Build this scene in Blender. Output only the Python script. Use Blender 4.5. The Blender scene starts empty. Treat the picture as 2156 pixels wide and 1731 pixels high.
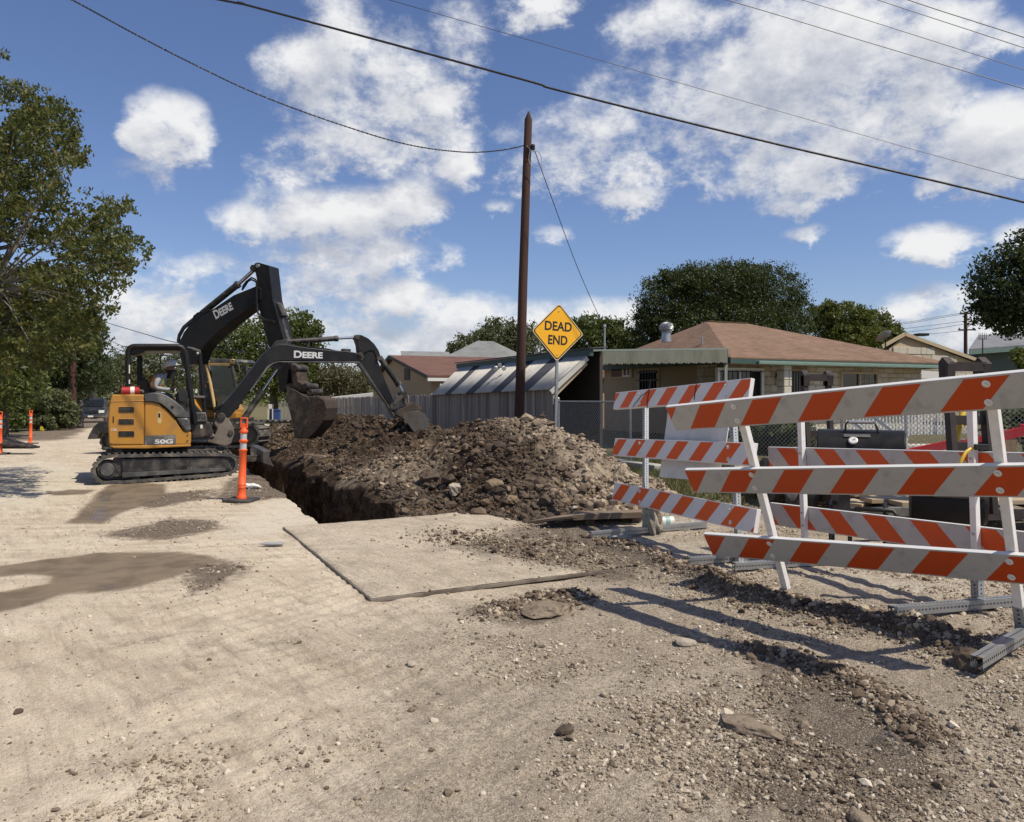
import bpy, bmesh, math, random
import numpy as np
from mathutils import Vector, Matrix

# ------------------------------------------------------------------ scene, camera, sky, sun
SC = bpy.context.scene
COL = SC.collection
F, U0, V0, HC = 1650.0, 1078.0, 829.0, 1.57          # focal length and horizon of the photograph, eye height
SUN_AZ, SUN_EL = math.radians(117.0), math.radians(57.0)   # clockwise from +Y (view direction)
cd = bpy.data.cameras.new('camera'); cam = bpy.data.objects.new('camera', cd); COL.objects.link(cam)
cam.location = (0, 0, HC); cam.rotation_euler = (math.pi / 2, 0, 0)
cd.sensor_width = 36; cd.lens = 36 * F / 2156; cd.shift_y = -36.5 / 2156
cd.clip_start = 0.05; cd.clip_end = 3000
SC.camera = cam
SC.view_settings.view_transform = 'Standard'; SC.view_settings.look = 'None'
SC.view_settings.exposure = 0.0; SC.view_settings.gamma = 1.0; SC.view_settings.use_curve_mapping = False
SC.cycles.max_bounces = 6; SC.cycles.transparent_max_bounces = 8
sd = bpy.data.lights.new('sun', 'SUN'); sun = bpy.data.objects.new('sun', sd); COL.objects.link(sun)
sd.energy = 5.0; sd.angle = math.radians(0.55); sd.color = (1.0, 0.92, 0.79)
SDIR = Vector((math.sin(SUN_AZ) * math.cos(SUN_EL), math.cos(SUN_AZ) * math.cos(SUN_EL), math.sin(SUN_EL)))
sun.rotation_euler = (-SDIR).to_track_quat('-Z', 'Y').to_euler(); sun.location = SDIR * 60


def build_world():
    w = bpy.data.worlds.new('World'); SC.world = w; w.use_nodes = True
    nt = w.node_tree; N = nt.nodes; L = nt.links; N.clear()

    def blobs():
        px = [(385, 268, 96, 70, 1.5), (345, 372, 70, 24, .45),
              (735, 70, 85, 75, .95), (690, 190, 120, 100, 1.05), (830, 195, 130, 110, 1.05), (720, 295, 140, 75, 1.05), (930, 230, 90, 80, .8),
              (985, 90, 60, 80, .7), (985, 325, 50, 60, .7), (640, 360, 70, 40, .7),
              (700, 455, 150, 62, 1.15), (560, 475, 95, 45, 1.0), (890, 435, 100, 55, 1.0), (760, 540, 210, 50, 1.0),
              (400, 565, 125, 55, 1.1), (320, 630, 150, 60, 1.0), (640, 600, 260, 50, 1.0), (860, 640, 190, 50, 1.1), (560, 680, 420, 70, 1.0), (1000, 680, 190, 60, .95),
              (1240, 665, 150, 40, .8), (900, 730, 420, 50, .9), (250, 700, 260, 70, .8),
              (1480, 230, 270, 140, 1.2), (1660, 150, 240, 150, 1.2), (1340, 290, 210, 95, 1.15), (1850, 110, 170, 120, 1.15), (1680, 350, 210, 80, 1.15), (1910, 235, 120, 80, 1.0),
              (1165, 330, 110, 65, 1.0), (1310, 420, 80, 28, .85), (1430, 60, 120, 75, 1.0), (1640, 430, 80, 42, .95), (1970, 60, 90, 60, .9),
              (1170, 5, 90, 40, .85), (2110, 300, 130, 85, 1.1), (2020, 385, 80, 32, .9), (1690, 495, 62, 20, .9), (1950, 512, 120, 36, 1.1), (2160, 500, 60, 34, 1.0),
              (1960, 640, 190, 36, .85), (2060, 690, 190, 50, .95), (1830, 700, 160, 40, .6), (1065, 435, 34, 16, .55), (1160, 500, 34, 22, .55), (985, 535, 40, 28, .6), (2080, 90, 60, 30, .6),
              (-250, 300, 230, 120, 1.0), (-700, 560, 380, 90, 1.1), (2700, 200, 260, 150, 1.1), (3300, 520, 420, 100, 1.1), (900, -420, 330, 140, 1.0), (1900, -600, 380, 150, 1.1), (100, -300, 200, 90, .9)]
        out = []
        for u, v, ru, rv, wt in px:
            x, z = (u - U0) / F, (V0 - v) / F
            az = math.atan(x); c = math.cos(az)
            out.append((az, math.atan(z * c), ru / F * c * c * 1.12, rv / F * c * 1.18, wt))
        rng = random.Random(5)
        for k in range(26):                                # the sky goes on round the horizon with the same kind of clouds
            a = math.radians(55 + rng.random() * 250)
            out.append(((a + math.pi) % (2 * math.pi) - math.pi, math.radians(6 + 44 * rng.random() ** 1.3), .10 + .18 * rng.random(), .04 + .07 * rng.random(), .9 + .3 * rng.random()))
        return out

    g = bpy.data.node_groups.new('cloud_density', 'ShaderNodeTree')
    g.interface.new_socket('Vector', in_out='INPUT', socket_type='NodeSocketVector')
    g.interface.new_socket('Density', in_out='OUTPUT', socket_type='NodeSocketFloat')
    gn, gl = g.nodes, g.links

    def m(op, a, b=None, c=None, clamp=False):
        n = gn.new('ShaderNodeMath'); n.operation = op; n.use_clamp = clamp
        for i, x in enumerate((a, b, c)):
            if x is None: continue
            if isinstance(x, (int, float)): n.inputs[i].default_value = x
            else: gl.new(x, n.inputs[i])
        return n.outputs[0]
    gi = gn.new('NodeGroupInput'); go = gn.new('NodeGroupOutput')
    nz = gn.new('ShaderNodeVectorMath'); nz.operation = 'NORMALIZE'; gl.new(gi.outputs[0], nz.inputs[0])
    sx = gn.new('ShaderNodeSeparateXYZ'); gl.new(nz.outputs[0], sx.inputs[0])
    az = m('ARCTAN2', sx.outputs[0], sx.outputs[1]); el = m('ARCSINE', sx.outputs[2])

    def noise(scale, detail, rough, dist=0.0, off=0.0, lac=2.0):
        n = gn.new('ShaderNodeTexNoise'); n.inputs['Scale'].default_value = scale; n.inputs['Detail'].default_value = detail
        n.inputs['Roughness'].default_value = rough; n.inputs['Distortion'].default_value = dist; n.inputs['Lacunarity'].default_value = lac
        mp = gn.new('ShaderNodeMapping'); mp.inputs['Location'].default_value = (off, off * .7, off * 1.3); mp.inputs['Scale'].default_value = (1, 1, 1.5)
        gl.new(nz.outputs[0], mp.inputs[0]); gl.new(mp.outputs[0], n.inputs[0]); return n.outputs[0]
    n1 = noise(6.5, 12, .58, .12, 3.1); n2 = noise(22, 10, .66, .1, 9.0); n3 = noise(4.0, 5, .5, 0, 21)
    wx = m('MULTIPLY', m('SUBTRACT', n3, .5), .10); azw = m('ADD', az, wx); elw = m('ADD', el, m('MULTIPLY', m('SUBTRACT', n2, .5), .05))
    tot = None
    for a, e, ra, re, wt in blobs():
        dx = m('MULTIPLY', m('SUBTRACT', azw, a), 1 / ra); dy = m('MULTIPLY', m('SUBTRACT', elw, e), 1 / re)
        r2 = m('ADD', m('MULTIPLY', dx, dx), m('MULTIPLY', dy, dy))
        f = m('MULTIPLY', m('SUBTRACT', 1.0, r2), wt)      # falls below zero outside the ellipse
        tot = f if tot is None else m('SMOOTH_MAX', tot, f, .35)
    tot = m('MAXIMUM', tot, -1.2)
    dn = m('ADD', m('MULTIPLY', tot, .46), m('ADD', m('MULTIPLY', m('SUBTRACT', n1, .5), 1.75), m('MULTIPLY', m('SUBTRACT', n2, .5), 1.25)))
    dn = m('SUBTRACT', dn, .01)
    gl.new(dn, go.inputs[0])

    def M(op, a, b=None, c=None, clamp=False):
        n = N.new('ShaderNodeMath'); n.operation = op; n.use_clamp = clamp
        for i, x in enumerate((a, b, c)):
            if x is None: continue
            if isinstance(x, (int, float)): n.inputs[i].default_value = x
            else: L.new(x, n.inputs[i])
        return n.outputs[0]

    def ss(x, a, b):
        n = N.new('ShaderNodeMapRange'); n.interpolation_type = 'SMOOTHSTEP'
        L.new(x, n.inputs[0]); n.inputs[1].default_value = a; n.inputs[2].default_value = b
        return n.outputs[0]
    tc = N.new('ShaderNodeTexCoord')
    sky = N.new('ShaderNodeTexSky'); sky.sky_type = 'NISHITA'; sky.sun_disc = False
    sky.sun_elevation = SUN_EL; sky.sun_rotation = SUN_AZ; sky.air_density = 1.0; sky.dust_density = .35; sky.ozone_density = 4.0
    d0 = N.new('ShaderNodeGroup'); d0.node_tree = g; L.new(tc.outputs['Generated'], d0.inputs[0])
    ad = N.new('ShaderNodeVectorMath'); ad.operation = 'ADD'; L.new(tc.outputs['Generated'], ad.inputs[0]); ad.inputs[1].default_value = (.014, -.006, .034)
    d1 = N.new('ShaderNodeGroup'); d1.node_tree = g; L.new(ad.outputs[0], d1.inputs[0])
    mask = M('POWER', ss(d0.outputs[0], -.06, .52), 1.1)
    lit = M('SUBTRACT', d0.outputs[0], d1.outputs[0])
    sh = M('ADD', M('MULTIPLY', lit, 1.35), M('SUBTRACT', .58, M('MULTIPLY', ss(d0.outputs[0], .15, .75), .30)), clamp=True)
    cr = N.new('ShaderNodeMix'); cr.data_type = 'RGBA'
    L.new(sh, cr.inputs[0]); cr.inputs[6].default_value = (5.5, 5.95, 7.2, 1); cr.inputs[7].default_value = (11.2, 11.25, 11.35, 1)
    mx = N.new('ShaderNodeMix'); mx.data_type = 'RGBA'
    tn = N.new('ShaderNodeMix'); tn.data_type = 'RGBA'; tn.blend_type = 'MULTIPLY'; tn.inputs[0].default_value = 1; L.new(sky.outputs[0], tn.inputs[6]); tn.inputs[7].default_value = (1.26, 1.23, 1.42, 1)
    L.new(mask, mx.inputs[0]); L.new(tn.outputs[2], mx.inputs[6]); L.new(cr.outputs[2], mx.inputs[7])
    bg = N.new('ShaderNodeBackground'); bg.inputs[1].default_value = .078
    L.new(mx.outputs[2], bg.inputs[0])
    o = N.new('ShaderNodeOutputWorld'); L.new(bg.outputs[0], o.inputs[0])
    w.cycles.sampling_method = 'MANUAL'; w.cycles.sample_map_resolution = 512


build_world()

# ------------------------------------------------------------------ frames
DA = np.array([.907, .421]); DB = np.array([-.421, .907])      # across the street (to the right), along the street (away)


def V(u, v, D): return np.array([(u - U0) / F * D, D, HC + (V0 - v) / F * D])
def G(u, v, z=0.0):
    D = F * (HC - z) / (v - V0); return np.array([(u - U0) / F * D, D, z])
def R(a, b, z=0.0): return np.array([DA[0] * a + DB[0] * b, DA[1] * a + DB[1] * b, z])
def ab(x, y): return x * DA[0] + y * DA[1], x * DB[0] + y * DB[1]
def sst(e0, e1, x):
    t = np.clip((x - e0) / (e1 - e0), 0, 1); return t * t * (3 - 2 * t)


class Plane:
    """A vertical plane through o along f; l points to its far side."""
    def __init__(s, o, f):
        s.o = np.array(o[:2], float); s.f = np.array(f, float) / np.hypot(*f); s.l = np.array([-s.f[1], s.f[0]])
    def at(s, u, v, t=0.0):
        k = (u - U0) / F; o = s.o + s.l * t
        a = (k * o[1] - o[0]) / (s.f[0] - k * s.f[1]); p = o + s.f * a
        return np.array([p[0], p[1], HC + (V0 - v) / F * p[1]])
    def pt(s, a, t, z): p = s.o + s.f * a + s.l * t; return np.array([p[0], p[1], z])
    def lat(s, t): return np.array([s.l[0] * t, s.l[1] * t, 0.0])


# value noise
_rng = np.random.default_rng(11)
_T = _rng.random((64, 256))
_P = _rng.permutation(256)


def vn(x, y, seed=0):
    xi = np.floor(x).astype(int); yi = np.floor(y).astype(int); xf = x - xi; yf = y - yi
    xf = xf * xf * (3 - 2 * xf); yf = yf * yf * (3 - 2 * yf)
    t = _T[seed % 64]
    def h(i, j): return t[_P[(_P[i & 255] + j) & 255]]
    return (h(xi, yi) * (1 - xf) + h(xi + 1, yi) * xf) * (1 - yf) + (h(xi, yi + 1) * (1 - xf) + h(xi + 1, yi + 1) * xf) * yf


def fbm(x, y, seed=0, oct=5, gain=.5):
    s = 0; amp = 1; tot = 0
    for k in range(oct):
        s = s + amp * vn(x * 2 ** k + 17.3 * k, y * 2 ** k - 9.1 * k, seed + k); tot += amp; amp *= gain
    return s / tot - .5


# trench, spoil heap and ground heights (a across, b along the street)
TA0, TA1, TB0, TB1 = 1.90, 2.92, 8.75, 31.0


def trench_l(b): return TA0 + .07 * (vn(b * 1.6, b * 0, 3) - .5) + .035 * (vn(b * 6, b * 0, 4) - .5)
def trench_r(b): return TA1 + .25 * (vn(b * 1.1, b * 0 + 5, 5) - .5) + .10 * (vn(b * 4, b * 0, 6) - .5)


RIDGES = []
for pts, wd, hh in (([(1150, 1142), (1290, 1160), (1400, 1205), (1500, 1240), (1640, 1290), (1760, 1322), (1900, 1352), (2040, 1398)], .13, .050),
                    ([(1590, 1372), (1690, 1398), (1810, 1450), (1860, 1500), (1960, 1560)], .10, .030),
                    ([(1040, 1290), (1130, 1275), (1200, 1255)], .15, .030),
                    ([(930, 1140), (1100, 1165), (1240, 1190)], .3, .02)):
    q = [G(*p)[:2] for p in pts]
    RIDGES.append((np.array(q), wd, hh))


def seg_dist(x, y, q):
    d = np.full(np.shape(x), 1e9)
    for i in range(len(q) - 1):
        ax, ay = q[i]; bx, by = q[i + 1]; dx, dy = bx - ax, by - ay
        t = np.clip(((x - ax) * dx + (y - ay) * dy) / (dx * dx + dy * dy), 0, 1)
        d = np.minimum(d, np.hypot(x - ax - t * dx, y - ay - t * dy))
    return d


def seg_run(x, y, q):
    best = np.full(np.shape(x), 1e9); run = np.zeros(np.shape(x)); acc = 0.0
    for i in range(len(q) - 1):
        ax, ay = q[i]; dx, dy = q[i + 1][0] - ax, q[i + 1][1] - ay; L2 = dx * dx + dy * dy
        t = np.clip(((x - ax) * dx + (y - ay) * dy) / L2, 0, 1); d = np.hypot(x - ax - t * dx, y - ay - t * dy)
        m = d < best; run = np.where(m, acc + t * L2 ** .5, run); best = np.minimum(best, d); acc += L2 ** .5
    return run


TREADS = [np.array([G(*p)[:2] for p in pts]) for pts in ([(1500, 1560), (1180, 1420), (960, 1345), (800, 1300)], [(1280, 1700), (960, 1510), (700, 1400), (560, 1340)],
                                                         [(560, 1731), (455, 1560), (430, 1440), (440, 1350)], [(60, 1660), (330, 1540), (640, 1440), (900, 1390)], [(-60, 1420), (200, 1370), (460, 1310), (640, 1270)])]


def base_h(x, y):
    a, b = ab(x, y)
    z = .12 * sst(3.3, 5.0, a) + .05 * sst(6.8, 7.6, a)
    z = z - .012 * np.clip(b - 14, 0, 90)
    return z


def ground_h(x, y, fine=True):
    x = np.asarray(x, float); y = np.asarray(y, float)
    z = base_h(x, y)
    if fine:
        near = 1 / (1 + (np.hypot(x, y) / 40) ** 2)
        z = z + near * (.055 * fbm(x * .5, y * .5, 7, 4) + .030 * fbm(x * 2.3, y * 2.3, 8, 4, .6))
        rough = sst(-.4, 2.0, x + .15 * (6 - y)) * sst(12, 8, y)
        z = z + rough * .030 * fbm(x * 7, y * 7, 9, 3, .6)
        for q, wd, hh in RIDGES:
            d = seg_dist(x, y, q); z = z + hh * np.exp(-(d / wd) ** 2) * (.6 + 1.2 * (vn(x * 9, y * 9, 12)))
        a, b = ab(x, y)
        lug = np.sin((x * .72 - y * .69 + .15 * (x + y)) * 2 * math.pi / .16 + 3 * fbm(x * 1.2, y * 1.2, 14, 2)) * sst(.05, .25, fbm(x * .9 + 4, y * .9, 13, 2) + .12) * sst(9, 6, y)
        z = z + .006 * lug
        for q in TREADS:                                   # crawler and tyre marks pressed into the dirt
            d, s = seg_dist(x, y, q), seg_run(x, y, q)
            z = z - .011 * np.exp(-(d / .17) ** 4) * (.35 + .65 * (np.sin(s * 2 * math.pi / .15) > -.1)) * (.3 + .9 * vn(x * 2, y * 2, 16))
        z = z + .09 * np.exp(-((x + 4.85) ** 2 + (y - 14.25) ** 2) / .45)
    return z


def gz(x, y): return float(ground_h(np.array([x]), np.array([y]))[0])


def GG(u, v):
    """the point of the real ground seen at (u, v)"""
    z = 0.0
    for _ in range(30): p = G(u, v, z); z = .5 * z + .5 * gz(p[0], p[1])
    return G(u, v, z)


# ------------------------------------------------------------------ mesh helpers
class MB:
    def __init__(s): s.v = []; s.f = []; s.mi = []; s.cur = 0
    def add(s, vs, fs):
        o = len(s.v); s.v += [tuple(map(float, p)) for p in vs]; s.f += [tuple(i + o for i in f) for f in fs]; s.mi += [s.cur] * len(fs); return s
    def hexa(s, p): return s.add(p, [(0, 3, 2, 1), (4, 5, 6, 7), (0, 1, 5, 4), (1, 2, 6, 5), (2, 3, 7, 6), (3, 0, 4, 7)])
    def box(s, c, sz, rz=0.0, M=None):
        hx, hy, hz = sz[0] / 2, sz[1] / 2, sz[2] / 2; cr, sr = math.cos(rz), math.sin(rz); P = []
        for z in (-hz, hz):
            for x, y in ((-hx, -hy), (hx, -hy), (hx, hy), (-hx, hy)):
                q = (c[0] + x * cr - y * sr, c[1] + x * sr + y * cr, c[2] + z)
                P.append(tuple(M @ Vector(q)) if M else q)
        return s.hexa(P)
    def bar(s, p0, p1, w, h, up=(0, 0, 1)):
        p0, p1 = Vector(p0), Vector(p1); d = (p1 - p0).normalized(); up = Vector(up)
        sd_ = d.cross(up)
        if sd_.length < 1e-4: sd_ = d.cross(Vector((0, 1, 0)))
        sd_.normalize(); n = sd_.cross(d)
        P = []
        for p in (p0, p1):
            for a, b in ((-1, -1), (1, -1), (1, 1), (-1, 1)): P.append(p + sd_ * (a * w / 2) + n * (b * h / 2))
        return s.add([tuple(q) for q in P], [(0, 1, 2, 3), (7, 6, 5, 4), (0, 4, 5, 1), (1, 5, 6, 2), (2, 6, 7, 3), (3, 7, 4, 0)])
    def tube(s, pts, r, n=8, cap=True, rs=None):
        pts = [Vector(p) for p in pts]; o = len(s.v); k = len(pts); u = None
        for i, p in enumerate(pts):
            d = (pts[min(i + 1, k - 1)] - pts[max(i - 1, 0)]).normalized()
            if u is None:
                u = d.orthogonal().normalized()
            else:
                u = (u - d * u.dot(d))
                u = u.normalized() if u.length > 1e-5 else d.orthogonal().normalized()
            w = d.cross(u); rr = rs[i] if rs else r
            for j in range(n):
                t = 2 * math.pi * j / n; s.v.append(tuple(p + u * (rr * math.cos(t)) + w * (rr * math.sin(t))))
        for i in range(k - 1):
            for j in range(n):
                a = o + i * n + j; b = o + i * n + (j + 1) % n
                s.f.append((a, b, b + n, a + n)); s.mi.append(s.cur)
        if cap:
            s.f.append(tuple(o + j for j in reversed(range(n)))); s.f.append(tuple(o + (k - 1) * n + j for j in range(n))); s.mi += [s.cur] * 2
        return s
    def prism(s, pts, off):
        """outline (3D points) extruded by the vector off"""
        n = len(pts); off = np.array(off); q = [np.array(p) + off for p in pts]
        nrm = np.zeros(3)
        for i in range(n): nrm += np.cross(np.array(pts[i]), np.array(pts[(i + 1) % n]))
        flip = nrm.dot(off) > 0
        f0 = tuple(range(n)); f1 = tuple(range(n, 2 * n))
        fs = [f0[::-1] if flip else f0, f1 if flip else f1[::-1]]
        for i in range(n):
            j = (i + 1) % n; fs.append((i, j, n + j, n + i) if flip else (j, i, n + i, n + j))
        return s.add(list(pts) + q, fs)
    def lathe(s, prof, c=(0, 0, 0), n=16, axis=None, cap=True):
        """prof: (radius, height) pairs"""
        Q = Matrix.Identity(3) if axis is None else Vector(axis).to_track_quat('Z', 'Y').to_matrix()
        o = len(s.v); c = Vector(c)
        for r, z in prof:
            for j in range(n):
                t = 2 * math.pi * j / n; s.v.append(tuple(c + Q @ Vector((r * math.cos(t), r * math.sin(t), z))))
        for i in range(len(prof) - 1):
            for j in range(n):
                a = o + i * n + j; b = o + i * n + (j + 1) % n; s.f.append((a, b, b + n, a + n)); s.mi.append(s.cur)
        if cap:
            s.f.append(tuple(o + j for j in reversed(range(n)))); s.f.append(tuple(o + (len(prof) - 1) * n + j for j in range(n))); s.mi += [s.cur] * 2
        return s
    def sphere(s, c, r, nu=12, nv=8, sc=(1, 1, 1)):
        prof = [(max(1e-4, math.sin(math.pi * i / nv)) * r, -math.cos(math.pi * i / nv) * r) for i in range(nv + 1)]
        o = len(s.v); s.lathe(prof, (0, 0, 0), nu)
        for i in range(o, len(s.v)):
            p = s.v[i]; s.v[i] = (c[0] + p[0] * sc[0], c[1] + p[1] * sc[1], c[2] + p[2] * sc[2])
        return s
    def build(s, name, mat, parent=None, smooth=None, bevel=0.0, label=None, M=None):
        off = Vector((0, 0, 0))
        if parent is not None and M is None: off = root_loc(parent)
        me = bpy.data.meshes.new(name)
        me.from_pydata([(p[0] - off.x, p[1] - off.y, p[2] - off.z) for p in s.v], [], s.f)
        for mm in (mat if isinstance(mat, (list, tuple)) else [mat]): me.materials.append(mm)
        if any(s.mi): me.polygons.foreach_set('material_index', s.mi)
        if smooth is not None:
            me.polygons.foreach_set('use_smooth', [True] * len(me.polygons)); me.set_sharp_from_angle(angle=math.radians(smooth))
        me.update()
        o = bpy.data.objects.new(name, me); COL.objects.link(o)
        if M is not None: o.matrix_local = M
        if parent is not None: o.parent = parent
        if label: o['label'] = label
        if bevel:
            b = o.modifiers.new('bevel', 'BEVEL'); b.width = bevel; b.segments = 2; b.limit_method = 'ANGLE'; b.angle_limit = math.radians(40)
        return o


def root_loc(o):
    p = Vector((0, 0, 0))
    while o is not None: p += o.location; o = o.parent
    return p


def tag(o, label=None, cat=None, group=None, kind=None):
    for k, x in (('label', label), ('category', cat), ('group', group), ('kind', kind)):
        if x: o[k] = x
    return o


def thing(name, label, cat, loc=(0, 0, 0), group=None, rz=0.0):
    o = bpy.data.objects.new(name, None); COL.objects.link(o); o.location = loc; o.rotation_euler = (0, 0, rz)
    o.empty_display_size = .2
    return tag(o, label, cat, group)


def np_mesh(name, verts, faces, mat, parent=None, smooth=False, attrs=None, kind=None):
    """verts (n,3), faces (m,k) arrays; attrs {name: (n,) float}"""
    me = bpy.data.meshes.new(name); n, m, k = len(verts), len(faces), faces.shape[1]
    me.vertices.add(n); me.vertices.foreach_set('co', np.ascontiguousarray(verts, np.float32).ravel())
    me.loops.add(m * k); me.loops.foreach_set('vertex_index', np.ascontiguousarray(faces, np.int32).ravel())
    me.polygons.add(m); me.polygons.foreach_set('loop_start', np.arange(0, m * k, k, dtype=np.int32))
    me.polygons.foreach_set('use_smooth', np.full(m, smooth))
    for nm, x in (attrs or {}).items():
        at = me.attributes.new(nm, 'FLOAT', 'POINT'); at.data.foreach_set('value', np.ascontiguousarray(x, np.float32))
    me.update(); me.validate()
    me.materials.append(mat)
    o = bpy.data.objects.new(name, me); COL.objects.link(o)
    if parent is not None: o.parent = parent
    if kind: o['kind'] = kind
    return o


def copy_tree(o, parent=None):
    c = o.copy(); COL.objects.link(c); c.parent = parent
    for ch in list(o.children): copy_tree(ch, c)
    return c


# ------------------------------------------------------------------ materials
def nodes(name):
    m = bpy.data.materials.new(name); m.use_nodes = True; nt = m.node_tree
    b = nt.nodes['Principled BSDF']
    return m, nt, b


def mnode(nt, op, a, b=None, c=None, clamp=False):
    n = nt.nodes.new('ShaderNodeMath'); n.operation = op; n.use_clamp = clamp
    for i, x in enumerate((a, b, c)):
        if x is None: continue
        if isinstance(x, (int, float)): n.inputs[i].default_value = x
        else: nt.links.new(x, n.inputs[i])
    return n.outputs[0]


def nnoise(nt, scale, detail=4, rough=.55, vec=None, sc=None, dist=0.0):
    n = nt.nodes.new('ShaderNodeTexNoise'); n.inputs['Scale'].default_value = scale; n.inputs['Detail'].default_value = detail
    n.inputs['Roughness'].default_value = rough; n.inputs['Distortion'].default_value = dist
    if vec is None:
        vec = nt.nodes.new('ShaderNodeTexCoord').outputs['Object']
    if sc is not None:
        mp = nt.nodes.new('ShaderNodeMapping'); mp.inputs['Scale'].default_value = sc; nt.links.new(vec, mp.inputs[0]); vec = mp.outputs[0]
    nt.links.new(vec, n.inputs['Vector']); return n.outputs[0]


def nmix(nt, f, a, b):
    n = nt.nodes.new('ShaderNodeMix'); n.data_type = 'RGBA'
    for i, x in ((0, f), (6, a), (7, b)):
        if isinstance(x, (int, float)): n.inputs[i].default_value = x
        elif isinstance(x, (tuple, list)): n.inputs[i].default_value = (*x[:3], 1)
        else: nt.links.new(x, n.inputs[i])
    return n.outputs[2]


def nstep(nt, x, a, b):
    n = nt.nodes.new('ShaderNodeMapRange'); n.interpolation_type = 'SMOOTHSTEP'; nt.links.new(x, n.inputs[0])
    n.inputs[1].default_value = a; n.inputs[2].default_value = b; return n.outputs[0]


def nattr(nt, name):
    n = nt.nodes.new('ShaderNodeAttribute'); n.attribute_name = name; return n.outputs['Fac']


def nbump(nt, h, strength, dist, bsdf, prev=None):
    n = nt.nodes.new('ShaderNodeBump'); n.inputs['Strength'].default_value = strength; n.inputs['Distance'].default_value = dist
    nt.links.new(h, n.inputs['Height'])
    if prev is not None: nt.links.new(prev, n.inputs['Normal'])
    nt.links.new(n.outputs[0], bsdf.inputs['Normal']); return n.outputs[0]


def pm(name, col, rough=.6, metal=0.0, dirt=None, dirt_amt=.5, dscale=3.0, sc=None, var=.12, vscale=12.0, bump=0.0, bscale=60.0, bdist=.004, spec=.5):
    m, nt, b = nodes(name)
    n1 = nnoise(nt, vscale, 5, .6, sc=sc)
    c = nmix(nt, n1, tuple(x * (1 - var) for x in col), tuple(min(1, x * (1 + var)) for x in col))
    if dirt is not None:
        n2 = nnoise(nt, dscale, 6, .65, sc=sc, dist=.4)
        f = mnode(nt, 'MULTIPLY', nstep(nt, n2, .42, .68), dirt_amt)
        c = nmix(nt, f, c, dirt)
        r = nmix(nt, f, (rough,) * 3, (.9,) * 3); nt.links.new(r, b.inputs['Roughness'])
    else: b.inputs['Roughness'].default_value = rough
    nt.links.new(c, b.inputs['Base Color']); b.inputs['Metallic'].default_value = metal
    b.inputs['Specular IOR Level'].default_value = spec
    if bump: nbump(nt, nnoise(nt, bscale, 6, .6, sc=sc), bump, bdist, b)
    return m


DUST = (.30, .26, .20)
MT = {}
MT['black_paint'] = pm('black_paint', (.007, .007, .008), .42, dirt=(.06, .053, .043), dirt_amt=.18, dscale=2.2, spec=.35)
MT['black_worn'] = pm('black_worn', (.018, .017, .016), .5, dirt=(.16, .14, .115), dirt_amt=.55, dscale=5, bump=.2)
MT['dark_steel'] = pm('dark_steel', (.035, .03, .027), .55, .3, dirt=(.20, .16, .12), dirt_amt=.6, dscale=4, bump=.3)
MT['bucket_steel'] = pm('bucket_steel', (.13, .12, .11), .42, .5, dirt=(.06, .043, .03), dirt_amt=.8, dscale=2.6, bump=.3)
MT['dusty_steel'] = pm('dusty_steel', (.20, .17, .135), .8, .1, dirt=(.085, .06, .045), dirt_amt=.8, dscale=4, bump=.5, bscale=20, bdist=.01)
MT['mud_steel'] = pm('mud_steel', (.042, .030, .022), .85, .0, dirt=(.085, .056, .037), dirt_amt=.9, dscale=4, bump=.8, bscale=18, bdist=.02)
MT['orange_paint'] = pm('orange_paint', (.43, .205, .028), .38, dirt=(.22, .125, .05), dirt_amt=.6, dscale=2.0, var=.08, vscale=4)
MT['yellow_cab'] = pm('yellow_cab', (.56, .40, .17), .5, dirt=(.3, .24, .14), dirt_amt=.5)
MT['cover_grey'] = pm('cover_grey', (.055, .055, .054), .36, dirt=(.21, .20, .175), dirt_amt=.75, dscale=2.4)
MT['rubber'] = pm('rubber', (.055, .052, .048), .85, dirt=(.20, .175, .14), dirt_amt=.8, dscale=6, bump=.4)
MT['chrome'] = pm('chrome', (.62, .62, .62), .16, 1.0, var=.03)
MT['hose'] = pm('hose', (.008, .008, .008), .5)
MT['hole'] = pm('hole', (.006, .006, .006), .9)  # small black parts, and plates coloured as the shade inside vents and slots
MT['red_paint'] = pm('red_paint', (.38, .018, .022), .35, dirt=(.2, .05, .04), dirt_amt=.3)
MT['label_white'] = pm('label_white', (.68, .66, .60), .5)
MT['letter_white'] = pm('letter_white', (.62, .62, .60), .5, var=.05)
MT['decal_grey'] = pm('decal_grey', (.085, .085, .08), .5, dirt=(.24, .22, .19), dirt_amt=.8, dscale=8)
MT['seat'] = pm('seat', (.018, .018, .02), .7)
MT['hat'] = pm('hat', (.50, .51, .52), .4, var=.04)
MT['skin'] = pm('skin', (.16, .085, .055), .6, var=.05)
MT['gaiter'] = pm('gaiter', (.012, .012, .013), .9)
MT['shirt'] = pm('shirt', (.30, .32, .33), .9, bump=.4, bscale=40, bdist=.006)
MT['trousers'] = pm('trousers', (.06, .065, .08), .9)
MT['jeans'] = pm('jeans', (.09, .13, .20), .9, bump=.3)
MT['vest_orange'] = pm('vest_orange', (.75, .22, .03), .8)
MT['vest_yellow'] = pm('vest_yellow', (.78, .92, .06), .8)
MT['cone_orange'] = pm('cone_orange', (.82, .105, .018), .45, dirt=(.55, .16, .07), dirt_amt=.4, dscale=7, var=.05)
MT['reflective'] = pm('reflective', (.46, .47, .48), .35, var=.05)
MT['rubber_base'] = pm('rubber_base', (.035, .034, .032), .85, dirt=(.15, .13, .11), dirt_amt=.5, bump=.3)
MT['white_paint'] = pm('white_paint', (.76, .75, .72), .45, dirt=(.42, .38, .31), dirt_amt=.3, dscale=9, var=.04)
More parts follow.
